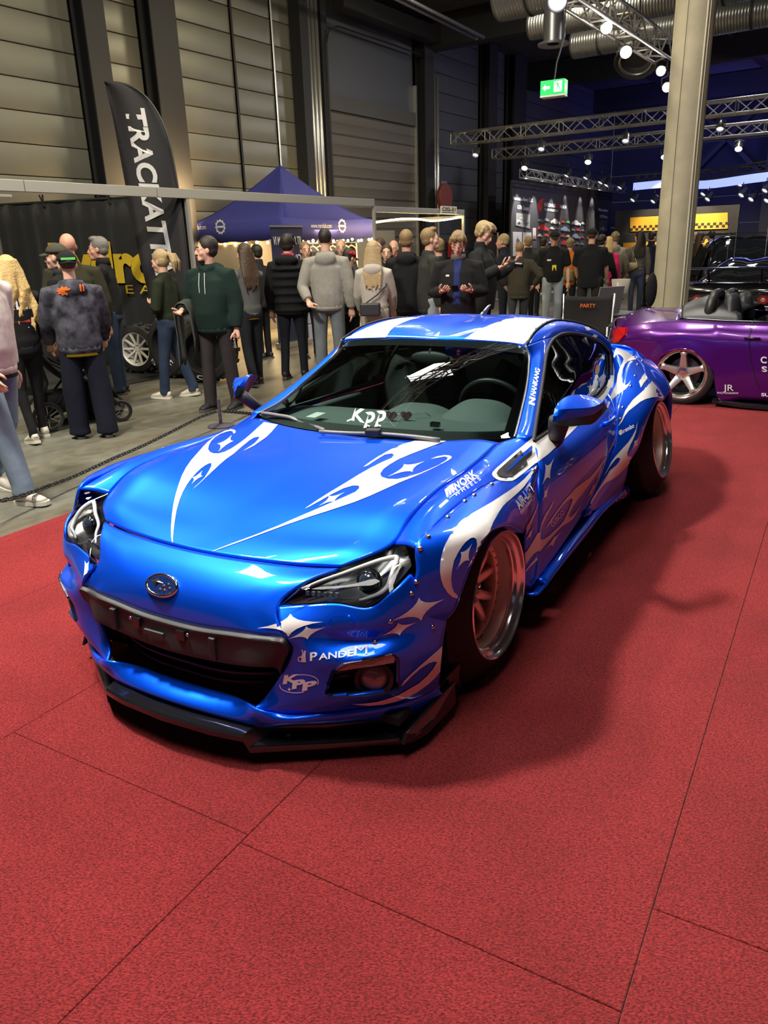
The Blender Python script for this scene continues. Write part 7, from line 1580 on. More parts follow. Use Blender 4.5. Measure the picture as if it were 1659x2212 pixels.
b = MB(); b.grid(np.array([[(-.06, y, .30), (-.30, y, .17), (-.30, y, .155), (.1, y, .155)] for y in np.linspace(-.95, .95, 9)])); b.build('diffuser', BLACKG, gt, solid=.006)
for x in (.75, 3.55):
    for sy in (1, -1):
        Mx = Matrix(((1, 0, 0, x), (0, 0, sy, .99*sy), (0, 1, 0, .34), (0, 0, 0, 1)))
        ty = MB().lathe([(.0005, -.05), (.06, -.03), (.22, -.06), (.25, 0), (.30, .005), (.335, -.02), (.34, -.05), (.34, -.28), (.30, -.30)], 40, Mx).build('wheel', RUBBER, gt, auto=30)
        MB().lathe([(.252, 0), (.24, .004), (.225, -.02), (.22, -.055)], 40, Mx).build('rim', CHROME, ty, auto=30)
# --- black pickup with a roof rack, facing this way
SF_o = depth_at(1600, 600, 20.0)[:2]; SH_ = math.atan2(-HD[1], -HD[0])+.35; SF = Frame(SF_o, SH_)
su = empty('pickup', (float(SF_o[0]), float(SF_o[1]), 0), SH_, 'big glossy black pickup with roof rack and red emblem on its bonnet', 'car')
su.scale = (.92, .95, .86)
h = surf([[(2.0, 0, .95), (2.0, .6, .94), (1.95, .9, .86), (1.92, .97, .60), (1.92, .95, .35)], [(1.7, 0, 1.16), (1.7, .6, 1.13), (1.66, .92, 1.02), (1.62, 1.0, .70), (1.62, .98, .35)], [(.75, 0, 1.26), (.75, .65, 1.23), (.72, .95, 1.10), (.7, 1.0, .75), (.7, .98, .35)]], 4, 4)
MB().grid(np.concatenate([(h*[1, -1, 1])[:, :0:-1], h], 1)).build('bonnet', BLKP, su, auto=40, solid=.01, out=(.5, 0, .5))
h = surf([[(2.0, 0, .95), (2.0, .6, .94), (1.95, .9, .86)], [(2.10, 0, .72), (2.10, .6, .72), (2.0, .95, .70)], [(2.12, 0, .38), (2.12, .6, .38), (2.0, .95, .38)]], 3, 3); MB().grid(np.concatenate([(h*[1, -1, 1])[:, :0:-1], h], 1)).build('front_bumper', BLKP, su, auto=40, out=(.5, 0, .5))
h = surf([[(.75, 0, 1.26), (.75, .62, 1.24), (.72, .86, 1.12)], [(.35, 0, 1.58), (.35, .60, 1.56), (.30, .80, 1.40)], [(.02, 0, 1.80), (.0, .58, 1.78), (-.02, .72, 1.66)]], 3, 3); MB().grid(np.concatenate([(h*[1, -1, 1])[:, :0:-1], h], 1)).build('windscreen', mat('black_glass', (.01, .012, .014)), su, smooth=True, solid=.01, out=(-1, 0, 1))
h = surf([[(.02, 0, 1.80), (0, .58, 1.78), (-.02, .72, 1.66), (-.0, .88, 1.15), (0, .98, .8), (0, .96, .35)], [(-.9, 0, 1.83), (-.9, .58, 1.81), (-.9, .72, 1.70), (-.9, .90, 1.15), (-.9, 1.0, .8), (-.9, .98, .35)], [(-1.7, 0, 1.76), (-1.7, .56, 1.74), (-1.7, .70, 1.64), (-1.7, .90, 1.15), (-1.7, 1.0, .8), (-1.7, .98, .35)]], 3, 3); MB().grid(np.concatenate([(h*[1, -1, 1])[:, :0:-1], h], 1)).build('cab', BLKP, su, auto=40, solid=.01, out=(-.8, 0, .8))
for y in np.linspace(-.68, .68, 8): b = MB(); b.bar((.05, y, 1.93), (-1.7, y, 1.93), .025); b.build('rack_bar', BLACKM, su)
for x in (.05, -.5, -1.1, -1.7): b = MB(); b.bar((x, -.72, 1.90), (x, .72, 1.90), .03); b.build('rack_rail', BLACKM, su)
b = MB(); b.ball((1.2, .0, 1.235), (.09, .07, .02), 12, 6); b.build('bonnet_emblem', ACC, su, smooth=True)
for y in (-.72, .72): b = MB(); b.ball((2.0, y, .84), (.05, .16, .08), 14, 8); b.build('head_lamp', LENS, su, smooth=True)
b = MB(); b.box((.33, .38, 1.54), (.02, .26, .26), Matrix.Rotation(-.75, 3, 'Y')); b.build('window_card', mat('card_white', (.62, .58, .58)), su); b = MB(); b.box((.352, .37, 1.55), (.02, .10, .15), Matrix.Rotation(-.75, 3, 'Y')); b.build('card_mark', ACC, su)
for y in (-.5, -.35, .3): b = MB(); b.tube([(.9, y, 1.2), (.88, y, 2.1)], .006, 5); b.build('aerial', STEEL, su)
for x in (1.35, -1.6):
    for sy in (1, -1):
        Mx = Matrix(((1, 0, 0, x), (0, 0, sy, .98*sy), (0, 1, 0, .40), (0, 0, 0, 1))); MB().lathe([(.0005, -.04), (.22, -.06), (.24, 0), (.38, -.01), (.40, -.05), (.40, -.26)], 32, Mx).build('wheel', RUBBER, su, auto=30)
# ------------------------------------------------------------------ trusses, ducts, lamps, far stands
def truss(name, label, a, b_, w=.29, n=None, dia=.05):
    a, b_ = Vector(a), Vector(b_); L = (b_-a).length; n = n or max(4, int(L/.34)); e = empty(name, tuple(a), 0, label, 'truss'); d = (b_-a).normalized(); side = d.cross(Vector((0, 0, 1))).normalized()*w/2; up = Vector((0, 0, w/2))
    for i, j in ((-1, -1), (1, -1), (1, 1), (-1, 1)):
        m = MB(); m.tube([side*i+up*j, side*i+up*j+(b_-a)], dia/2, 8); m.build('chord', ALU, e, smooth=True)
    m = MB(); C4 = [(-1, -1), (1, -1), (1, 1), (-1, 1)]
    for k in range(n):
        p0, p1 = d*(L*k/n), d*(L*(k+1)/n)
        for q in range(4):
            A_, B_ = C4[q], C4[(q+1) % 4]
            if k % 2: A_, B_ = B_, A_
            m.bar(p0+side*A_[0]+up*A_[1], p1+side*B_[0]+up*B_[1], .02)
            if k % 3 == 0: m.bar(p0+side*A_[0]+up*A_[1], p0+side*B_[0]+up*B_[1], .018)
    m.build('lattice', ALU, e)['kind'] = 'stuff'
    return e
ALU = bpy.data.materials['stall_aluminium']
SPOTM = mat('spot_lens', (1, .97, .9), emit=(1, .95, .86), estr=24); SPOTD = mat('spot_lens_dim', (1, .97, .9), emit=(.9, .93, 1), estr=.9); CANM = mat('lamp_can_grey', (.20, .20, .19), rough=.35, metal=.7)
def lamp(loc, to, label, size=.075, lens=SPOTM, power=0, group=None, color=WHITE, can=CANM, ang=48, drop=.22):
    loc = Vector(loc); d = (Vector(to)-loc).normalized(); e = empty('spotlight', tuple(loc), 0, label, 'spotlight', group); R = d.to_track_quat('Z', 'Y').to_matrix().to_4x4()
    m = MB(); m.lathe([(.0005, -size*1.9), (size*.55, -size*1.8), (size*.8, -size*1.2), (size, -.2*size), (size*1.05, size*.9), (size*.96, size*.9), (size*.92, size*.5)], 20, R); m.build('lamp_can', can, e, auto=35)
    m = MB(); m.lathe([(size*.92, size*.5), (size*.6, size*.62), (.0005, size*.7)], 20, R); m.build('lamp_lens', lens, e, smooth=True)
    x = R.to_3x3() @ Vector((1, 0, 0)); m = MB(); m.tube([x*size*1.1, x*size*1.25+Vector((0, 0, drop*.55)), Vector((0, 0, drop*.72)), -x*size*1.25+Vector((0, 0, drop*.55)), -x*size*1.1], .010, 6); m.build('yoke', can, e); m = MB(); m.tube([(0, 0, drop*.7), (0, 0, drop)], .014, 6); m.build('hanger', can, e)
    if power: spot('beam', loc+d*(size*1.3), Vector(to), power, color, ang, .6, size*.8)
    return e
hp = lambda q: Vector(hall(*q))
# truss over the stand, running along the hall
truss('stand_truss', 'bright aluminium box truss overhead, running away towards the concrete pillar', hall(4.0, 4.05, 4.47), hall(14.4, 4.05, 4.47))
truss('cross_truss', 'upper aluminium truss across the hall behind the exit sign', hall(20.3, 11.2, 4.32), hall(20.3, -9, 4.32))
truss('cross_truss', 'lower aluminium truss across the hall, farther than the upper one', hall(22.2, 10.9, 4.05), hall(22.2, -9, 4.05), w=.26)
truss('poster_truss', 'dark truss along the top of the black poster wall', hall(22.6, 10.15, 3.52), hall(32, 10.15, 3.40), w=.22)
# lamps of the stand truss
for (u, v), lab, to, pw, sz in (((1311, 57), 'silver spotlight on the overhead truss, the one nearest the grey duct', (.2, 3.5, .5), 60, .08), ((1352, 110), 'silver spotlight with a glowing rim hanging below the overhead truss', (1.5, 4.0, .3), 70, .085), ((1428, 152), 'brilliant spotlight at the truss end, upper one beside the pillar', (.9, 3.6, .6), 90, .075), ((1441, 187), 'brilliant spotlight at the truss end, lower one beside the pillar', (1.4, 5.0, .5), 90, .075)):
    s_ = {1311: 11.6, 1352: 12.6, 1428: 14.2, 1441: 14.6}[u]; q = hall_at(u, v, s=s_); lamp(hall(*q), to, lab, sz, SPOTM, pw, None, WHITE, ang=60)
q = hall_at(1205, -2, s=9.5); lamp(hall(*q), (.2, 3, .5), 'silver spotlight cut by the top edge, left of the truss', .11, SPOTD, 0)
for s_, lst in ((20.3, ((1028, 331, 'dim'), (1170, 318, 'dim'), (1352, 300, 'dim'), (1556, 274, 'dim'))), (22.2, ((1134, 359, 'lit'), (1271, 346, 'lit'), (1436, 335, 'lit'), (1596, 317, 'lit')))):
    for k, (u, v, md) in enumerate(lst):
        q = hall_at(u, v, s=s_); nm = ('first', 'second', 'third', 'fourth')[k]
        lamp(hall(*q), hall(q[0]-3, q[1]-.4, 0), ('%s spotlight from the wall on the upper cross truss, pointing aside' if md == 'dim' else '%s glowing spotlight from the wall on the lower cross truss') % nm, .085, SPOTD if md == 'dim' else SPOTM, 60 if md == 'lit' else 0, 'spotlights on the upper cross truss' if md == 'dim' else 'spotlights on the lower cross truss', ang=55)
# small black lamps near the poster wall and the far stands
for k, (u, v, s_) in enumerate(((1226, 376, 25), (1267, 381, 26), (1299, 391, 27), (1312, 397, 28), (1341, 402, 28.5), (1369, 429, 28), (1413, 432, 28), (1521, 416, 28), (1531, 427, 27), (1600, 395, 27), (1604, 418, 26), (1625, 427, 26.5), (1655, 408, 26), (1659, 430, 26.5))):
    q = hall_at(u, v, s=s_); lamp(hall(*q), hall(q[0]-2, q[1]+1.2, .5), 'small black stage lamp number %s from the poster wall under the blue light band' % ('one two three four five six seven eight nine ten eleven twelve thirteen fourteen'.split()[k]), .10, SPOTD, 0, 'black stage lamps at the far stands', can=BLACKM, drop=.3)
b0, b1, b2, b3 = hall_at(1368, 402, s=29), hall_at(1465, 394, s=29), hall_at(1505, 398, s=28), hall_at(1665, 379, s=26)
bn = empty('light_band', hall(*b1), 0, 'blue glowing light band under a dark truss above the far stands', 'light band'); bI = Vector(hall(*b1))
m = MB(); P_ = [hp(b0), hp(b1), hp(b2), hp(b3), hp(b3)+Vector((3, -2.2, .1))]; S_ = spline(np.array([tuple(q-bI) for q in P_]), 6); m.grid(np.array([S_+V3(0, 0, .10), S_, S_-V3(0, 0, .14)])); m.build('glow_strip', mat('blue_glow', (.2, .25, 1), emit=(.16, .20, 1), estr=2.6), bn, solid=.02)
m = MB(); m.tube(S_+V3(0, 0, .38), .035, 6); m.tube(S_+V3(0, 0, .14), .035, 6)
for k in range(len(S_)-1): m.bar(S_[k]+V3(0, 0, .14), S_[k+1]+V3(0, 0, .38), .02); m.bar(S_[k+1]+V3(0, 0, .14), S_[k]+V3(0, 0, .38), .02)
m.build('band_truss', BLACKM, bn)['kind'] = 'stuff'
# poster wall with a row of wall-washers
PO = 10.5; pw = empty('poster_wall', hall(22.6, PO), 0, 'tall black poster wall with printed cars in rows and white headings', 'poster wall'); pI = Matrix.Translation(hall(22.6, PO)).inverted()
POST = mat('poster_black', (.036, .036, .040), rough=.6)
b = hbox(MB(), 22.6, 31.8, PO, PO+.06, 0, 3.36); b.v = [tuple(pI @ Vector(q)) for q in b.v]; b.build('poster_board', POST, pw)
def pp(u, v): q = hall_at(u, v, o=PO-.012); return tuple(pI @ Vector(hall(*q)))
PWH, PRD, PGR, PBL, PGY = mat('print_white', (.62, .62, .62)), mat('print_red', (.5, .03, .03)), mat('print_green', (.12, .55, .12)), mat('print_steel', (.22, .28, .38), rough=.8), mat('print_grey', (.20, .20, .19), rough=.8)
PCR, PYE = mat('print_cream', (.55, .48, .42), rough=.8), mat('print_yellow', (.75, .60, .02))
def quad(name, pts, m): b = MB(); b.add([pp(*q) for q in pts], [tuple(range(len(pts)))]); return b.build(name, m, pw)
def pcar(u, v, w, m):
    h = w*.55; sl = .16
    Y = lambda x, y: (u+x*w, v-y*h+x*w*sl)
    quad('printed_car', [Y(-.5, 0), Y(.5, 0), Y(.5, .35), Y(.42, .50), Y(.26, .58), Y(.14, .95), Y(-.16, .95), Y(-.34, .58), Y(-.5, .45)], m)
    for x in (-.30, .28): 
        c = Y(x, .04); b = MB(); b.add([pp(c[0]+.09*w*math.cos(t), c[1]+.09*w*math.sin(t)) for t in np.linspace(0, 6.28, 9, endpoint=False)], [tuple(range(9))]); b.v = [(q[0]-HN[0]*.004, q[1]-HN[1]*.004, q[2]) for q in b.v]; b.build('printed_wheel', POST, pw)
X6 = lambda x, y: (1100+x/7.213, 380+y/7.213)
for x, y, w, m in ((490, 710, 80, PGY), (585, 705, 90, PGY), (722, 745, 145, PCR), (845, 730, 70, PRD), (925, 735, 66, PGR), (1045, 765, 140, PWH), (1150, 755, 66, PCR), (535, 845, 170, PRD), (670, 830, 72, PCR), (750, 830, 62, PGY), (875, 860, 140, PBL), (995, 850, 62, PCR), (1075, 855, 68, PRD), (1148, 860, 52, PGY), (485, 945, 80, PCR), (582, 940, 76, PRD), (708, 960, 150, PRD), (843, 950, 76, PRD), (922, 955, 70, PCR), (1040, 970, 130, PBL), (1140, 965, 56, PRD), (535, 1075, 110, PWH), (870, 1075, 130, PRD), (988, 1060, 70, PCR), (1065, 1060, 52, PGY), (1135, 1070, 56, PGY), (640, 1050, 60, PBL)): pcar(*X6(x, y), w/7.213, m)
quad('printed_photo', [X6(100, 770), X6(322, 822), X6(326, 600), X6(108, 575)], PGY); pcar(*X6(212, 745), 190/7.2, PWH)
quad('printed_photo', [X6(1395, 880), X6(1525, 885), X6(1530, 690), X6(1400, 695)], mat('print_dark', (.08, .08, .08))); pcar(*X6(1468, 850), 108/7.2, PWH)
for x0, x1, y0, y1 in ((55, 200, 870, 1250), (215, 348, 878, 1250), (1380, 1455, 925, 1100), (1468, 1535, 930, 1100)): quad('printed_photo', [X6(x0, y1), X6(x1, y1+4), X6(x1, y0+4), X6(x0, y0)], mat('print_pale', (.42, .40, .40)))
quad('printed_figure', [X6(105, 1110), X6(165, 1110), X6(162, 1000), X6(140, 980), X6(134, 920), X6(126, 980), X6(108, 1000)], mat('print_slate', (.04, .05, .08))); quad('printed_figure', [X6(255, 1150), X6(315, 1150), X6(310, 960), X6(285, 940), X6(262, 960)], PWH)
for x0, y0, y1 in ((366, 810, 985), (1338, 866, 960)): quad('printed_bar', [X6(x0, y1), X6(x0+52, y1), X6(x0+52, y0), X6(x0, y0)], PCR); 
quad('printed_bar', [X6(368, 985), X6(412, 985), X6(412, 930), X6(368, 930)], PRD)
for k in range(5): quad('printed_line', [X6(362, 1025+k*22), X6(428, 1027+k*22), X6(428, 1020+k*22), X6(362, 1018+k*22)], PGY)
quad('printed_tower', [X6(1218, 960), X6(1330, 970), X6(1330, 520), X6(1300, 590), X6(1275, 465), X6(1250, 560), X6(1235, 600)], mat('print_tower', (.075, .07, .065)))
quad('printed_flame', [X6(480, 580), X6(450, 520), X6(438, 450), X6(465, 390), X6(520, 345), X6(545, 350), X6(520, 420), X6(518, 500)], PRD); quad('printed_flame', [X6(500, 520), X6(478, 470), X6(500, 400), X6(522, 380), X6(516, 450)], PYE)
def ptext(txt, x0, x1, y, h, m=PWH, bold=.02, sl=.13):
    V, Fs, w, hh = text_mesh(txt, bold); b = MB(); b.add([pp(*X6(x0+(x1-x0)*q[0]/w, y+(x1-x0)*q[0]/w*sl-h*q[1]/hh)) for q in V], Fs); b.build('poster_lettering', m, pw)
ptext('Mercedes-Benz CLK', 60, 372, 368, 55); ptext('GTR Coupé', 128, 305, 515, 62); ptext('NATIONALES', 545, 722, 470, 55); ptext('AUTO', 725, 792, 492, 52, PRD); ptext('MUSEUM', 794, 890, 500, 50); ptext('THE LOH COLLECTION', 545, 755, 535, 34); ptext('Mercedes-', 1390, 1545, 545, 45, sl=.1); ptext('GTR Pres', 1410, 1530, 650, 45, sl=.1)
for k, x in enumerate((275, 530, 800, 1010, 1240, 1420)):
    q = hall_at(*X6(x, 60+.18*(x-275)), o=PO-.30); lamp(hall(q[0], PO-.34, 3.58), hall(q[0], PO+.05, 2.0), '%s wall-washer lamp over the black poster wall' % ('first', 'second', 'third', 'fourth', 'fifth', 'sixth')[k], .05, SPOTM, 620, 'wall-washers over the poster wall', can=BLACKM, ang=44, drop=.12)
# yellow checkered counter
KS = 30.0; kt = empty('yellow_counter', hall(KS, 7.0), 0, 'yellow checkered snack counter with lit fascia beyond the pillar', 'counter'); kI = Matrix.Translation(hall(KS, 7.0)).inverted()
YL = mat('counter_yellow', (.60, .30, .015), rough=.7)
def kq(u, v, dx=0): q = hall_at(u, v, s=KS); return hall(KS-dx, q[1], q[2])
def kquad(name, pts, m, dx=0): b = MB(); b.add([tuple(kI @ Vector(kq(u, v, dx))) for u, v in pts], [tuple(range(len(pts)))]); return b.build(name, m, kt)
kquad('fascia', [(1361, 500), (1572, 494), (1572, 459), (1361, 470)], YL)
F0, F1 = hall_at(1361, 500, s=KS), hall_at(1572, 495, s=KS); b = MB(); nC = 34
for k in range(nC):
    for r in (0, 1):
        if (k+r) % 2: continue
        o0, o1 = F0[1]+(F1[1]-F0[1])*k/nC, F0[1]+(F1[1]-F0[1])*(k+1)/nC; z0 = F0[2]+.02+r*.085
        b.add([tuple(kI @ Vector(hall(KS-.012, o, z))) for o, z in ((o0, z0), (o1, z0), (o1, z0+.085), (o0, z0+.085))], [(0, 1, 2, 3)])
b.build('checker_squares', mat('checker_black', (.01, .01, .01), rough=.7), kt)['kind'] = 'stuff'
kquad('awning', [(1340, 525), (1560, 515), (1560, 503), (1340, 508)], BLACKM, .5); kquad('curtain', [(1346, 640), (1396, 640), (1396, 512), (1346, 514)], mat('curtain_ochre', (.30, .15, .01), rough=.9)); kquad('curtain', [(1500, 548), (1547, 546), (1547, 507), (1500, 509)], YL); kquad('menu_board', [(1396, 600), (1425, 600), (1425, 512), (1396, 512)], YL)
b = MB(); c = hall_at(1412, 519, s=KS); cV = Vector(hall(KS-.02, c[1], c[2]))
for R_, k in ((.12, 12), (.10, 12)): pass
so = star((0, 0), [(0, .11), (.11, 0), (0, -.11), (-.11, 0)], .2, 4); b.add([tuple(kI @ Vector(hall(KS-.02, c[1]-x, c[2]+y))) for x, y in so], [tuple(range(len(so)))]); b.build('star_mark', mat('checker_black', (.01, .01, .01)), kt)
b = hbox(MB(), KS+.06, KS+.16, F1[1]-.3, F0[1]+.6, 0, 2.6); b.v = [tuple(kI @ Vector(q)) for q in b.v]; b.build('back_wall', mat('counter_dark', (.018, .016, .014), rough=.8), kt)
b = hbox(MB(), KS-.6, KS-.1, F1[1], F0[1], 0, 1.02); b.v = [tuple(kI @ Vector(q)) for q in b.v]; b.build('bar_front', BLACKM, kt)
spot('counter_light', hall(KS-2.2, 7.6, 3.6), hall(KS, 7.6, 1.9), 900, (1, .85, .6), 70, .6); spot('counter_light', hall(KS-2.2, 6.0, 3.6), hall(KS, 6.0, 1.9), 700, (1, .85, .6), 70, .6)
# spiral ducts
DUCT = mat('duct_zinc', (.27, .28, .29), rough=.34, metal=.7)
def duct(label, a, b_, r):
    a, b_ = Vector(a), Vector(b_); e = empty('spiral_duct', tuple(a), 0, label, 'duct'); L = (b_-a).length; R = (b_-a).to_track_quat('Z', 'Y').to_matrix().to_4x4(); n = int(L/.055); pr = []
    for k in range(n): pr += [(r, L*k/n), (r, L*(k+.72)/n), (r+.012, L*(k+.86)/n)]
    MB().lathe([(r*.98, 0)]+pr+[(r*.98, L)], 28, R).build('duct_pipe', DUCT, e, smooth=True)
    for t in np.linspace(.6, L-.6, max(2, int(L/2.6))):
        m = MB(); m.lathe([(r+.018, t-.02), (r+.022, t), (r+.018, t+.02)], 28, R); m.build('duct_band', STEELD, e); m = MB(); q = (b_-a).normalized()*t; m.bar(q+Vector((0, 0, r)), q+Vector((0, 0, 7.2-a.z)), .012); m.build('hanger_rod', STEELD, e)
    return e
q = hall_at(1117, 44, s=14.0); duct('thick grey spiral air duct, nearest across the top', hall(14.0, q[1]+.35, 5.62), hall(14.0, -9, 5.62), .36)
q = hall_at(1238, 110, s=18.0); duct('spiral air duct with an open end, behind the thick one', hall(18.0, q[1], 5.58), hall(18.0, -9, 5.58), .26)
duct('upper spiral air duct above the overhead truss', hall(16.2, 7.2, 5.62), hall(16.2, -9, 5.62), .22)
q = hall_at(1195, 98, s=13.9); vn = empty('air_outlet', hall(*q), 0, 'short grey air outlet with flange hanging above the exit sign', 'air outlet'); MB().lathe([(.10, .02), (.255, .0), (.26, .03), (.17, .05), (.17, .62)], 28).build('outlet_pipe', DUCT, vn, auto=30)
q = hall_at(1375, 128, s=15.2); fn = empty('round_housing', hall(*q), 0, 'big round dark housing with ring under the ducts behind the truss', 'lamp housing'); R = Vector((-.25, -.55, -.8)).to_track_quat('Z', 'Y').to_matrix().to_4x4()
MB().lathe([(.0005, -.02), (.20, -.02), (.28, .05), (.36, .08), (.38, .05), (.36, -.04), (.22, -.20), (.0005, -.22)], 36, R).build('housing_bowl', STEELD, fn, auto=30); MB().lathe([(.26, .04), (.30, .07), (.27, .075)], 36, R).build('inner_ring', DUCT, fn, smooth=True)
m = MB(); m.tube([(0, 0, 0), (0, 0, 7.2-q[2])], .02, 6); m.build('drop_rod', STEELD, fn)
# exit signs
GRN = mat('exit_green', (.0, .30, .06), emit=(.0, .55, .10), estr=1.1); EXW = mat('exit_white', (.9, 1, .8), emit=(.85, 1, .70), estr=1.5)
q = hall_at(1196, 207, s=10.0); ex_ = empty('exit_sign', hall(*q), HRZ-math.pi/2+.10, 'green box exit sign with white arrow and running figure hanging on a cable', 'exit sign')
b = MB(); b.box((0, 0, .085), (.30, .145, .16)); b.build('sign_box', GRN, ex_, bevel=.004); b = MB(); b.box((0, 0, -.006), (.30, .145, .02)); b.build('sign_tray', mat('tray_white', (.6, .6, .56), rough=.5), ex_)
def sig(pts, name='arrow', y=-.0745, M=None):
    b = MB(); v_ = [Vector((x, y, z)) for x, z in pts]; b.add([tuple(M @ k if M else k) for k in v_], [tuple(range(len(v_)))]); b.build(name, EXW, ex_)
sig([(-.125, .085), (-.085, .12), (-.085, .10), (-.03, .10), (-.03, .07), (-.085, .07), (-.085, .05)])
sig([(.02, .03), (.12, .03), (.12, .145), (.02, .145)], 'door_field')
b = MB()
for a, c, w in (((.075, .09), (.062, .12), .016), ((.075, .09), (.052, .055), .010), ((.078, .09), (.095, .06), .010), ((.062, .118), (.045, .10), .008), ((.068, .115), (.092, .11), .008), ((.095, .06), (.088, .038), .008)):
    b.bar((a[0], -.0755, a[1]), (c[0], -.0755, c[1]), w, .001, up=(0, 1, 0))
b.ball((.060, -.0755, .132), (.009, .001, .009), 10, 6); b.build('running_figure', GRN, ex_)
Ms = Matrix.Rotation(math.pi/2, 4, 'Z'); sig([(-.05, .05), (.0, .05), (.0, .12), (-.05, .12)], 'door_field', -.1505, Ms); sig([(.02, .085), (.05, .12), (.05, .05)], 'arrow', -.1505, Ms)
b = MB(); b.tube([(0, 0, .165), (.02, 0, .35), (.09, .05, .62), (.10, .1, 2.6)], .008, 6); b.build('cable', BLACKM, ex_)
q = hall_at(613, 384, o=11.85); e2 = empty('exit_sign', hall(*q), HRZ, 'small green exit sign on the wall behind the tent peak', 'exit sign'); b = MB(); b.box((0, 0, 0), (.32, .05, .17)); b.build('sign_box', GRN, e2); b = MB(); b.add([(.05, -.027, -.05), (.15, -.027, -.05), (.15, -.027, .06), (.05, -.027, .06)], [(0, 1, 2, 3)]); b.build('door_field', EXW, e2)
# flood panel behind the stand: its three lamp rows mirror in the windscreen
fp = empty('flood_panel', (-.25, 8.9, 6.1), 0, 'flat floodlight panel of three lamp rows high over the stand', 'floodlight')
m = MB(); m.box((0, 0, .05), (1.1, .75, .05)); m.build('panel_back', BLACKM, fp, bevel=.01)
for j in range(3): m = MB(); m.box((0, -.24+.24*j, .015), (1.0, .16, .02)); m.build('lamp_row', mat('panel_glow', (1, 1, 1), emit=(1, .98, .95), estr=14), fp)
m = MB(); m.tube([(0, 0, .07), (0, 0, 1.1)], .02, 6); m.build('drop_rod', STEELD, fp)
# ------------------------------------------------------------------ barrier, pushchair, chair and other small things
CH = mat('chain_black', (.018, .018, .02), rough=.5); PST = mat('post_violet_grey', (.055, .05, .07), rough=.5)
pb = ground_at(484, 945)[:2]; pb = depth_at(478, 925, 7.55)[:2]
pz = EYE+(depth_at(472, 862, 7.55)[2]-EYE)
po = empty('barrier_post', (float(pb[0]), float(pb[1]), 0), 0, 'slim dark violet barrier post carrying the black chain', 'post'); b = MB(); b.lathe([(.0005, 0), (.13, 0), (.13, .012), (.02, .03), (.016, .05), (.016, float(pz)), (.0005, float(pz)+.006)], 16); b.build('post_shaft', PST, po, auto=40)
cn = empty('barrier_chain', (float(pb[0]), float(pb[1]), 0), 0, 'black plastic chain sagging from the post along the carpet edge', 'chain')
cpx = [(-20, 1084), (20, 1078), (60, 1066), (107, 1049), (155, 1031), (200, 1011), (245, 990), (290, 971), (335, 950), (375, 930), (410, 912), (445, 896), (468, 889)]
dd = np.interp([c[0] for c in cpx], [-20, 60, 245, 410, 468], [5.25, 5.5, 6.25, 7.1, 7.5]); pts = [depth_at(u, v, D) for (u, v), D in zip(cpx, dd)]
pts2 = [depth_at(480, 888, 7.55), depth_at(505, 890, 7.75), depth_at(540, 893, 8.05), depth_at(600, 897, 8.7)]
def chain(path):
    L = spline(np.array(path), 10); s = np.r_[0, np.cumsum(np.linalg.norm(np.diff(L, axis=0), axis=1))]; n = int(s[-1]/.036); me = None
    for k in range(n):
        t = s[-1]*(k+.5)/n; q = np.array([np.interp(t, s, L[:, i]) for i in range(3)]); q2 = np.array([np.interp(min(t+.01, s[-1]), s, L[:, i]) for i in range(3)]); d = Vector(q2-q).normalized() if np.linalg.norm(q2-q) > 1e-6 else Vector((1, 0, 0))
        if chain.me is None:
            b = MB(); ring = [(.014*math.cos(a), .024*math.sin(a)+(.008 if math.sin(a) > 0 else -.008), 0) for a in np.linspace(0, 2*math.pi, 13)]; b.tube(ring, .0048, 6, caps=False); o = b.build('link', CH, cn, smooth=True); chain.me = o.data
        else: o = bpy.data.objects.new('link', chain.me); COL.objects.link(o); o.parent = cn
        R = d.to_track_quat('Y', 'Z').to_matrix().to_4x4() @ Matrix.Rotation(math.pi/2*(k % 2)+.4, 4, 'Y'); o.matrix_local = Matrix.Translation(Vector(q)-cn.location) @ R
chain.me = None
chain(pts[::1]); chain(pts2)
# pushchair behind the young person
bp_ = ground_at(166, 914)[:2]; bu = empty('pushchair', (float(bp_[0]), float(bp_[1]), 0), math.radians(-62), 'black pushchair with grey basket bag standing between the visitors', 'pushchair')
FRB = mat('buggy_frame', (.02, .02, .022), rough=.4); 
for (x, y, r) in ((-.28, -.28, .145), (.28, -.28, .145), (-.20, .42, .11), (.20, .42, .11)):
    Mx = Matrix.Translation((x, y, r)) @ Matrix.Rotation(math.pi/2, 4, 'Y'); w_ = MB().lathe([(r-.03, .02), (r-.008, .024), (r, .012), (r, -.012), (r-.008, -.024), (r-.03, -.02)], 28, Mx, closed=True).build('wheel', RUBBER, bu, auto=40)
    b = MB(); b.lathe([(r-.03, .012), (r-.036, .016), (r-.036, -.016), (r-.03, -.012)], 24, Mx, closed=True); b.lathe([(.02, .03), (.02, -.03)], 10, Mx)
    for k in range(6): a = k*math.pi/3; b.bar(Mx @ Vector((.015*math.cos(a), .015*math.sin(a), 0)), Mx @ Vector(((r-.034)*math.cos(a), (r-.034)*math.sin(a), 0)), .010)
    b.build('wheel_spokes', mat('spoke_grey', (.30, .29, .27), rough=.4), w_)
for sx in (-1, 1):
    b = MB(); b.tube([(.22*sx, .42, .16), (.22*sx, .20, .42), (.24*sx, -.18, .66), (.25*sx, -.46, 1.02)], .014, 8); b.build('frame_tube', FRB, bu, smooth=True); b = MB(); b.tube([(.28*sx, -.28, .16), (.24*sx, -.05, .42), (.23*sx, .12, .56)], .013, 8); b.build('frame_tube', FRB, bu, smooth=True)
b = MB(); b.tube([(-.25, -.46, 1.02), (0, -.49, 1.04), (.25, -.46, 1.02)], .017, 8); b.build('handle', BLACKM, bu, smooth=True)
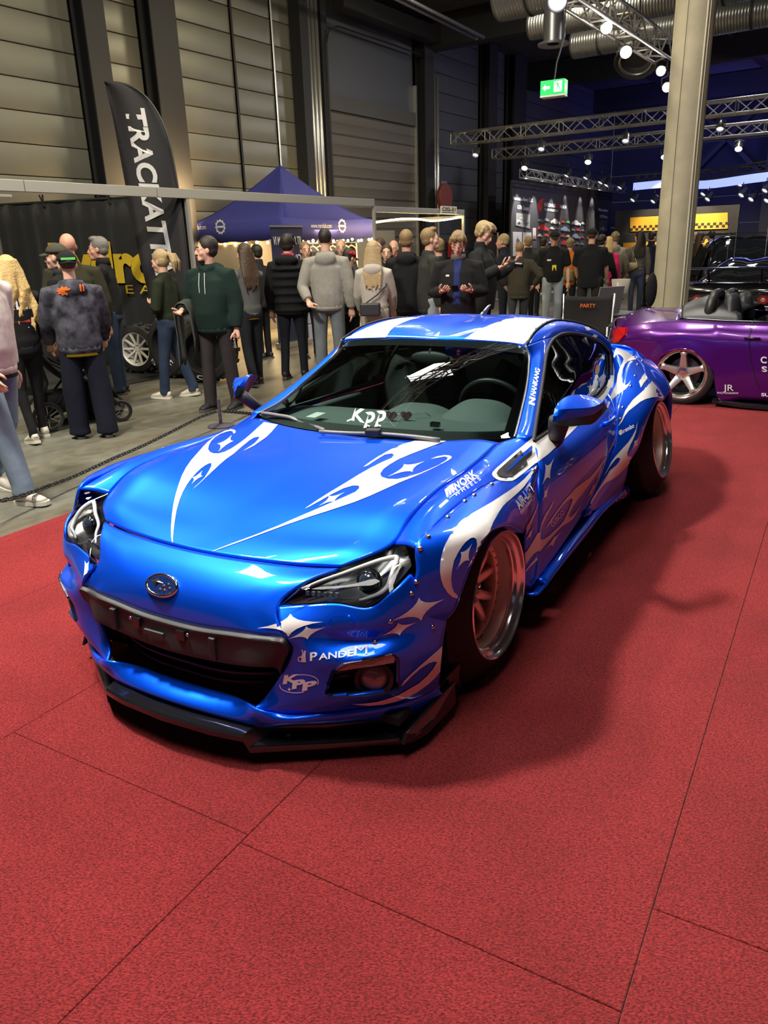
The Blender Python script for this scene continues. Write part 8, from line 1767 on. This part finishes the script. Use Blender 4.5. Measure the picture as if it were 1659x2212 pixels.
h = surf([[(-.21, -.25, .95), (0, -.28, .97), (.21, -.25, .95)], [(-.22, -.16, .62), (0, -.18, .60), (.22, -.16, .62)], [(-.22, -.02, .48), (0, -.02, .46), (.22, -.02, .48)], [(-.20, .28, .46), (0, .28, .44), (.20, .28, .46)], [(-.17, .42, .25), (0, .42, .25), (.17, .42, .25)]], 4, 4); MB().grid(h).build('seat_sling', K(.014, .014, .016), bu, smooth=True, solid=.03, out=(0, -2, 0))
b = MB(); G = []
for t in np.linspace(-.3, 1.5, 8): G.append([(x, -.14-.0+.30*math.sin(t)-.12, .78+.30*math.cos(t)-.02*abs(x/.23)**2) for x in np.linspace(-.23, .23, 7)])
b.grid(np.array(G)); b.build('hood', K(.014, .014, .016), bu, smooth=True, solid=.01)
b = MB(); b.tube([(0, -.12, .34), (0, -.12, .22), (0, -.10, .16)], [(.22, .24), (.22, .26), (.18, .22)], 14); b.build('basket', K(.02, .02, .022), bu, smooth=True)
bg = empty('carrier_bag', (float(bp_[0])-.26, float(bp_[1])-.30, .36), .5, 'grey mesh bag hanging on the pushchair beside the young person', 'bag'); b = MB(); b.tube([(0, 0, .36), (0, 0, .26), (.01, 0, .10), (0, 0, .0)], [(.10, .05), (.13, .08), (.15, .10), (.12, .08)], 14); b.build('bag_body', cloth((.075, .073, .07)), bg, smooth=True); b = MB(); b.tube([(-.08, 0, .35), (-.03, 0, .50), (.03, 0, .50), (.08, 0, .35)], .008, 6); b.build('strap', BLACKM, bg)
# folding chair, board, ballot box and table at the right, behind the coupe
cx = depth_at(1268, 700, 9.9); fc = empty('folding_chair', (float(cx[0]), float(cx[1]), 0), AWAY((cx[0], cx[1]), math.pi-.12), 'black folding camp chair with printed back standing behind the coupe', 'chair')
CF = K(.022, .020, .019)
h = surf([[(-.30, -.02, .98), (0, -.05, .96), (.30, -.02, .98)], [(-.29, -.01, .75), (0, -.06, .74), (.29, -.01, .75)], [(-.28, .02, .50), (0, -.03, .48), (.28, .02, .50)]], 4, 4); MB().grid(h).build('chair_back', CF, fc, smooth=True, solid=.012)
h = surf([[(-.28, .02, .46), (0, .02, .42), (.28, .02, .46)], [(-.27, .48, .47), (0, .48, .43), (.27, .48, .47)]], 4, 4); MB().grid(h).build('chair_seat', CF, fc, smooth=True, solid=.012)
for sx in (-1, 1):
    for a, c in (((.30*sx, -.03, 1.0), (.27*sx, .04, .02)), ((.29*sx, .50, .66), (.29*sx, .50, .02)), ((.28*sx, .04, .05), (-.28*sx, .50, .45))): b = MB(); b.tube([a, c], .012, 8); b.build('leg', STEEL if sx > 0 else GALV, fc, smooth=True)
    b = MB(); b.box((.31*sx, .24, .66), (.05, .50, .02)); b.build('armrest', CF, fc, bevel=.008)
V, Fs, w, hh = text_mesh('PARTY', .01); b = MB(); b.add([(-(-.09+.18*q[0]/w), .0-.052+.07, .84+.045*q[1]/hh) for q in V], [f[::-1] for f in Fs]); b.v = [(x, .004-.0, z) for x, y, z in b.v]; b.build('chair_print', INKO, fc)
cb = depth_at(1322, 690, 10.6); tg = empty('side_table', (float(cb[0]), float(cb[1]), 0), .5, 'small folding table with a grey board leaning on it, right of the camp chair', 'table')
b = MB(); b.box((0, 0, .70), (.75, .5, .03)); b.build('table_top', mat('table_dark', (.05, .05, .05), rough=.5), tg, bevel=.005)
for x in (-.33, .33):
    for y in (-.2, .2): b = MB(); b.tube([(x, y, .69), (x, y, 0)], .014, 6); b.build('leg', GALV, tg)
bd = empty('display_board', (float(cb[0])-.06, float(cb[1])-.05, .72), .45, 'grey foam board standing on the small table beside the camp chair', 'board'); b = MB(); b.box((0, 0, .16), (.40, .012, .34), Matrix.Rotation(.22, 3, 'X')); b.build('board_sheet', mat('board_grey', (.23, .22, .22), rough=.7), bd)
bx = depth_at(1341, 612, 13.5); bn2 = empty('pale_bin', (float(bx[0]), float(bx[1]), 0), .4, 'pale grey bin on a stand before the beige hoodie', 'bin'); b = MB(); b.lathe([(.12, .78), (.15, 1.0), (.14, 1.0), (.115, .79), (.0005, .79)], 20); b.build('bin_tub', mat('bin_pale', (.36, .33, .28), rough=.6), bn2, smooth=True); b = MB(); b.tube([(0, 0, 0), (0, 0, .80)], .02, 8); b.build('stand_pole', GALV, bn2); b = MB(); b.lathe([(.0005, 0), (.16, 0), (.16, .015), (.02, .03)], 16); b.build('stand_foot', GALV, bn2)
sb = depth_at(1334, 630, 13.2); ob = empty('bottle', (float(sb[0]), float(sb[1]), .72), 0, 'spray bottle with yellow label beside the pale bin', 'bottle'); b = MB(); b.lathe([(.0005, 0), (.045, 0), (.047, .14), (.02, .19), (.015, .24), (.0005, .25)], 14); b.build('bottle_body', mat('bottle_white', (.55, .55, .5), rough=.4), ob, smooth=True); b = MB(); b.lathe([(.048, .05), (.048, .10)], 14); b.build('bottle_label', mat('print_yellow', (.75, .60, .02)), ob)
bt = empty('bottle_stand', (float(sb[0]), float(sb[1]), 0), 0, 'narrow dark stand carrying the spray bottle', 'stand'); b = MB(); b.lathe([(.0005, 0), (.14, 0), (.02, .03), (.02, .70), (.10, .70), (.10, .718), (.0005, .718)], 16); b.build('stand_body', BLACKM, bt, auto=40)
# black padded case leaning at the pillar
kc = depth_at(1408, 650, 10.2); ks = empty('instrument_stand', (float(kc[0]), float(kc[1]), 0), .3, 'black rounded bag on a thin black stand just left of the pillar foot', 'bag'); b = MB(); b.ball((-.02, 0, 1.02), (.075, .05, .20), 14, 9); b.build('bag_body', K(.012, .012, .013), ks, smooth=True); b = MB(); b.tube([(-.04, 0, .86), (.06, 0, .50), (.10, 0, 0.01)], .014, 6); b.build('stand_leg', BLACKM, ks); b = MB(); b.tube([(-.02, 0, .88), (-.10, .10, 0.01)], .012, 6); b.build('stand_leg', BLACKM, ks)
# things on the dash of the coupe
sn = empty('heart_glasses', tuple(car.location), car.rotation_euler[2], 'heart-shaped sunglasses lying on the dash behind the windscreen lettering', 'sunglasses')
def dash(u, v): return C(u, v, z=.825)
HG = glass('heart_tint', (.22, .10, .13))
for u in (845, 877):
    c = dash(u, 905); b = MB(); hs = [(.030*16*math.sin(t)**3/16, .028*(13*math.cos(t)-5*math.cos(2*t)-2*math.cos(3*t)-math.cos(4*t))/16) for t in np.linspace(0, 2*math.pi, 24, endpoint=False)]
    b.add([(c[0]+x, c[1]+.006, c[2]+.015+y) for x, y in hs]+[(c[0]+x, c[1], c[2]+.015+y) for x, y in hs], [tuple(range(24)), tuple(range(47, 23, -1))]+[(i, 24+i, 24+(i+1) % 24, (i+1) % 24) for i in range(24)]); b.build('heart_lens', mat('heart_rose', (.10, .045, .06), rough=.2), sn)
c1, c2 = dash(858, 903), dash(866, 903); b = MB(); b.tube([c1+V3(0, 0, .02), c2+V3(0, 0, .02)], .003, 6); b.build('bridge', STEEL, sn); c3 = dash(892, 902); b = MB(); b.tube([c3+V3(0, 0, .02), c3+V3(.05, .04, .02), c3+V3(.07, .05, 0)], .0025, 5); b.build('temple', STEEL, sn)
c = dash(680, 899); cd = empty('paper_card', tuple(car.location), car.rotation_euler[2], 'white paper card lying at the passenger end of the dash', 'card'); b = MB(); b.add([c+V3(-.035, -.03, 0), c+V3(.02, -.03, 0), c+V3(.04, .04, .012), c+V3(-.015, .04, .012)], [(0, 1, 2, 3)]); b.build('card_sheet', WHT, cd, solid=.002)
c = C(940, 917, z=.83); dm = empty('dash_sensor', tuple(car.location), car.rotation_euler[2], 'tiny black sensor box on the dash before the instrument hood', 'sensor'); b = MB(); b.box(c, (.045, .025, .022)); b.build('sensor_body', BLACKG, dm, bevel=.003)
